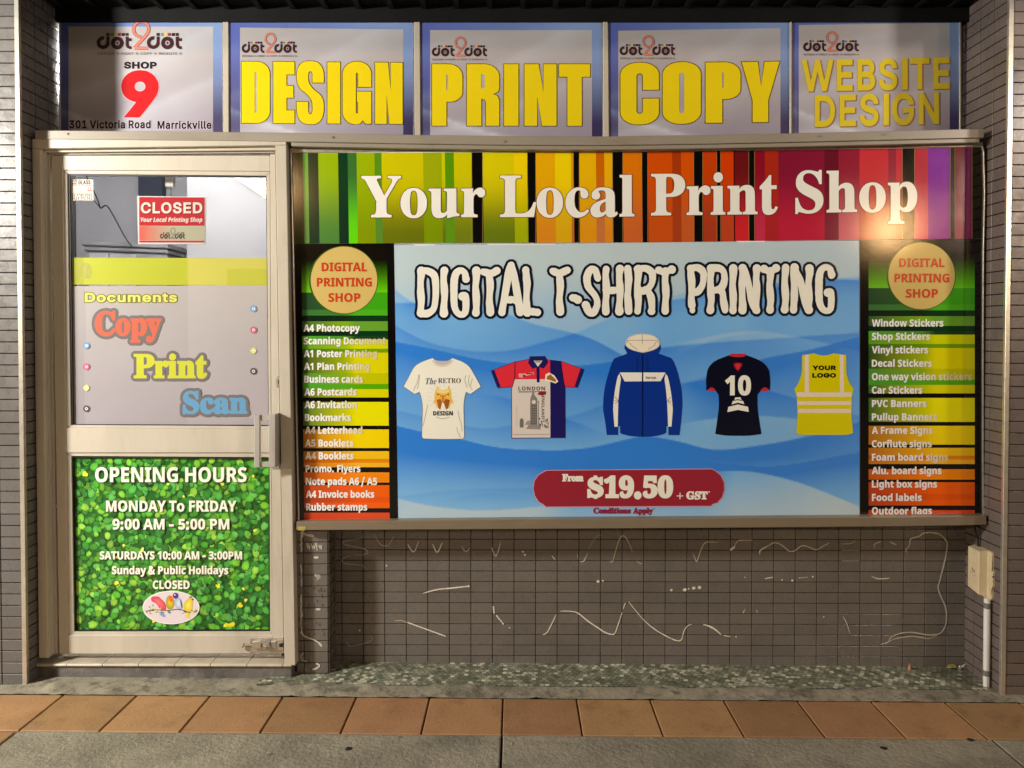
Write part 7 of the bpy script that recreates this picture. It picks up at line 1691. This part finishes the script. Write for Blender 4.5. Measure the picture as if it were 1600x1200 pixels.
for pts in ([(518, 112), (518, 188)], [(400, 180), (402, 162), (420, 158), (620, 158), (636, 164), (638, 180)], [(420, 176), (430, 198), (480, 230)], [(622, 176), (612, 198), (562, 230)], [(305, 600), (330, 630)], [(300, 632), (330, 632)], [(305, 655), (330, 634)], [(742, 600), (716, 630)], [(746, 634), (716, 632)], [(742, 655), (716, 634)]): a.line(Q(900, 500, 5, pts), .7, LN)
a.text('Your Logo', 'H', 1008.5, 1025, 591.8, 3.8, C(140, 80, 100))
a.build('jacket_picture', 'printed_vinyl', po)
# football shirt
a = Art(Y_SIGN - 0.0016)
NV, RE = C(14, 16, 34), C(190, 44, 62)
a.poly(g([(1195, 275), (1265, 262, 'c'), (1335, 275), (1400, 300), (1485, 330, 'c'), (1510, 400), (1518, 470), (1515, 548), (1436, 560), (1418, 580), (1415, 640, 'c'), (1422, 720), (1448, 890), (1360, 908, 'c'), (1268, 904), (1170, 908, 'c'), (1088, 890), (1112, 720), (1122, 640, 'c'), (1112, 580), (1096, 560), (1018, 548), (1016, 460), (1025, 400), (1045, 330, 'c'), (1130, 300)]), NV); a.up()
a.poly(g([(1195, 275), (1215, 262), (1320, 262), (1335, 275), (1315, 290, 'c'), (1265, 290), (1215, 290, 'c')]), RE); a.poly(g([(1025, 550), (1040, 530, 'c'), (1062, 525), (1085, 535, 'c'), (1096, 560)]), RE); a.poly(g([(1512, 550), (1495, 530, 'c'), (1475, 525), (1450, 535, 'c'), (1436, 560)]), RE)
a.poly(g([(1230, 342), (1262, 322, 'c'), (1300, 342), (1296, 375, 'c'), (1264, 400), (1234, 375, 'c')]), C(150, 24, 44)); a.up(); a.poly(g([(1242, 346), (1264, 334, 'c'), (1286, 346), (1284, 372, 'c'), (1264, 390), (1246, 372, 'c')]), C(206, 46, 62))
a.text('10', 'B', 1134, 1172.5, 616.7, 29, WH, bold=1.0)
a.poly(g([(1237, 625), (1245, 605), (1285, 605), (1293, 625), (1265, 618)]), WH); a.poly(g([(1215, 660), (1225, 633), (1265, 627), (1305, 633), (1315, 658), (1265, 645)]), WH); a.poly(g([(1182, 720), (1190, 678), (1265, 660), (1344, 678), (1350, 718), (1265, 702)]), WH)
a.build('football_shirt_picture', 'printed_vinyl', po)
# safety vest
a = Art(Y_SIGN - 0.0016)
g = lambda pts: bez(Q(1080, 500, 5, pts))
YV, SL = C(206, 198, 6), C(222, 206, 190)
vest = g([(870, 278), (960, 264), (1000, 280, 'c'), (1035, 282), (1075, 280, 'c'), (1110, 264), (1208, 278), (1208, 400), (1220, 490, 'c'), (1266, 540), (1252, 600), (1250, 760), (1262, 880), (1230, 896, 'c'), (1180, 895), (880, 895), (840, 892, 'c'), (824, 880), (834, 740), (828, 600), (810, 540), (858, 480, 'c'), (868, 400)])
a.poly(grow(vest, .8 if area(vest) > 0 else -.8), C(186, 190, 120)); a.up(); a.poly(vest, YV); a.up()
a.poly(g([(888, 276), (918, 271), (920, 570), (888, 570)]), SL); a.poly(g([(1160, 271), (1190, 276), (1194, 570), (1164, 570)]), SL)
for y0, y1, l, r in ((566, 600, 826, 1254), (634, 664, 830, 1251), (695, 727, 833, 1250)): a.up(); a.poly(g([(l, y0), (r, y0), (r - 1, y1), (l + 1, y1)]), SL)
a.up()
a.text('YOUR', 'H', 1269.5, 1306, 578, 6.6, C(24, 22, 10), bold=.3); a.text('LOGO', 'H', 1269.5, 1306, 589.8, 6.6, C(24, 22, 10), bold=.3)
a.build('safety_vest_picture', 'printed_vinyl', po)
# price pill
a = Art(Y_SIGN - 0.0016)
pill = bez([(856, 735), (834, 740, 'c'), (833.5, 762), (834, 786, 'c'), (853, 791), (1112, 790.5), (1131, 783, 'c'), (1131.5, 762), (1131, 741, 'c'), (1111, 733)], 12)
pill = [(854, 735.5), (1112, 733.2), (1117, 735.5), (1126, 743), (1131, 754), (1131.5, 766), (1128, 777), (1121, 785), (1113, 787.6), (1111, 790.4), (853, 791.6), (850, 788.6), (842, 784), (836, 775), (833.5, 763), (835.5, 751), (842, 742), (849, 738)]
a.poly(grow(pill, 1 if area(pill) > 0 else -1), C(208, 150, 170)); a.up(); a.poly(pill, C(146, 34, 52)); a.up()
a.text('From', 'S', 879, 911, 751.5, 10.2, WH, bold=.7)
a.text('S', 'S', 919.5, 941.5, 775.6, 28, WH, bold=1.9); a.rect(927.6, 743, 933.2, 748, WH); a.rect(927.6, 774.5, 933.2, 779.5, WH)
a.text('19.50', 'S', 945.5, 1050, 776.5, 30, WH, bold=1.9)
a.rect(1057.5, 774.2, 1067.5, 775.6, WH); a.rect(1061.8, 769.8, 1063.2, 780, WH); a.text('GST', 'S', 1073, 1105, 779.6, 11, WH, bold=.8); a.poly(ellipse(1108, 768.6, 1.2, 1.2, 8), WH)
a.text('Conditions', 'S', 927.5, 985, 802, 8.2, C(140, 34, 66), bold=.55); a.text('Apply', 'S', 989.5, 1019.5, 802, 8.2, C(140, 34, 66), bold=.55); a.poly(ellipse(1021.5, 795, .9, .9, 8), C(140, 34, 66))
a.build('price_pill', 'printed_vinyl', po)
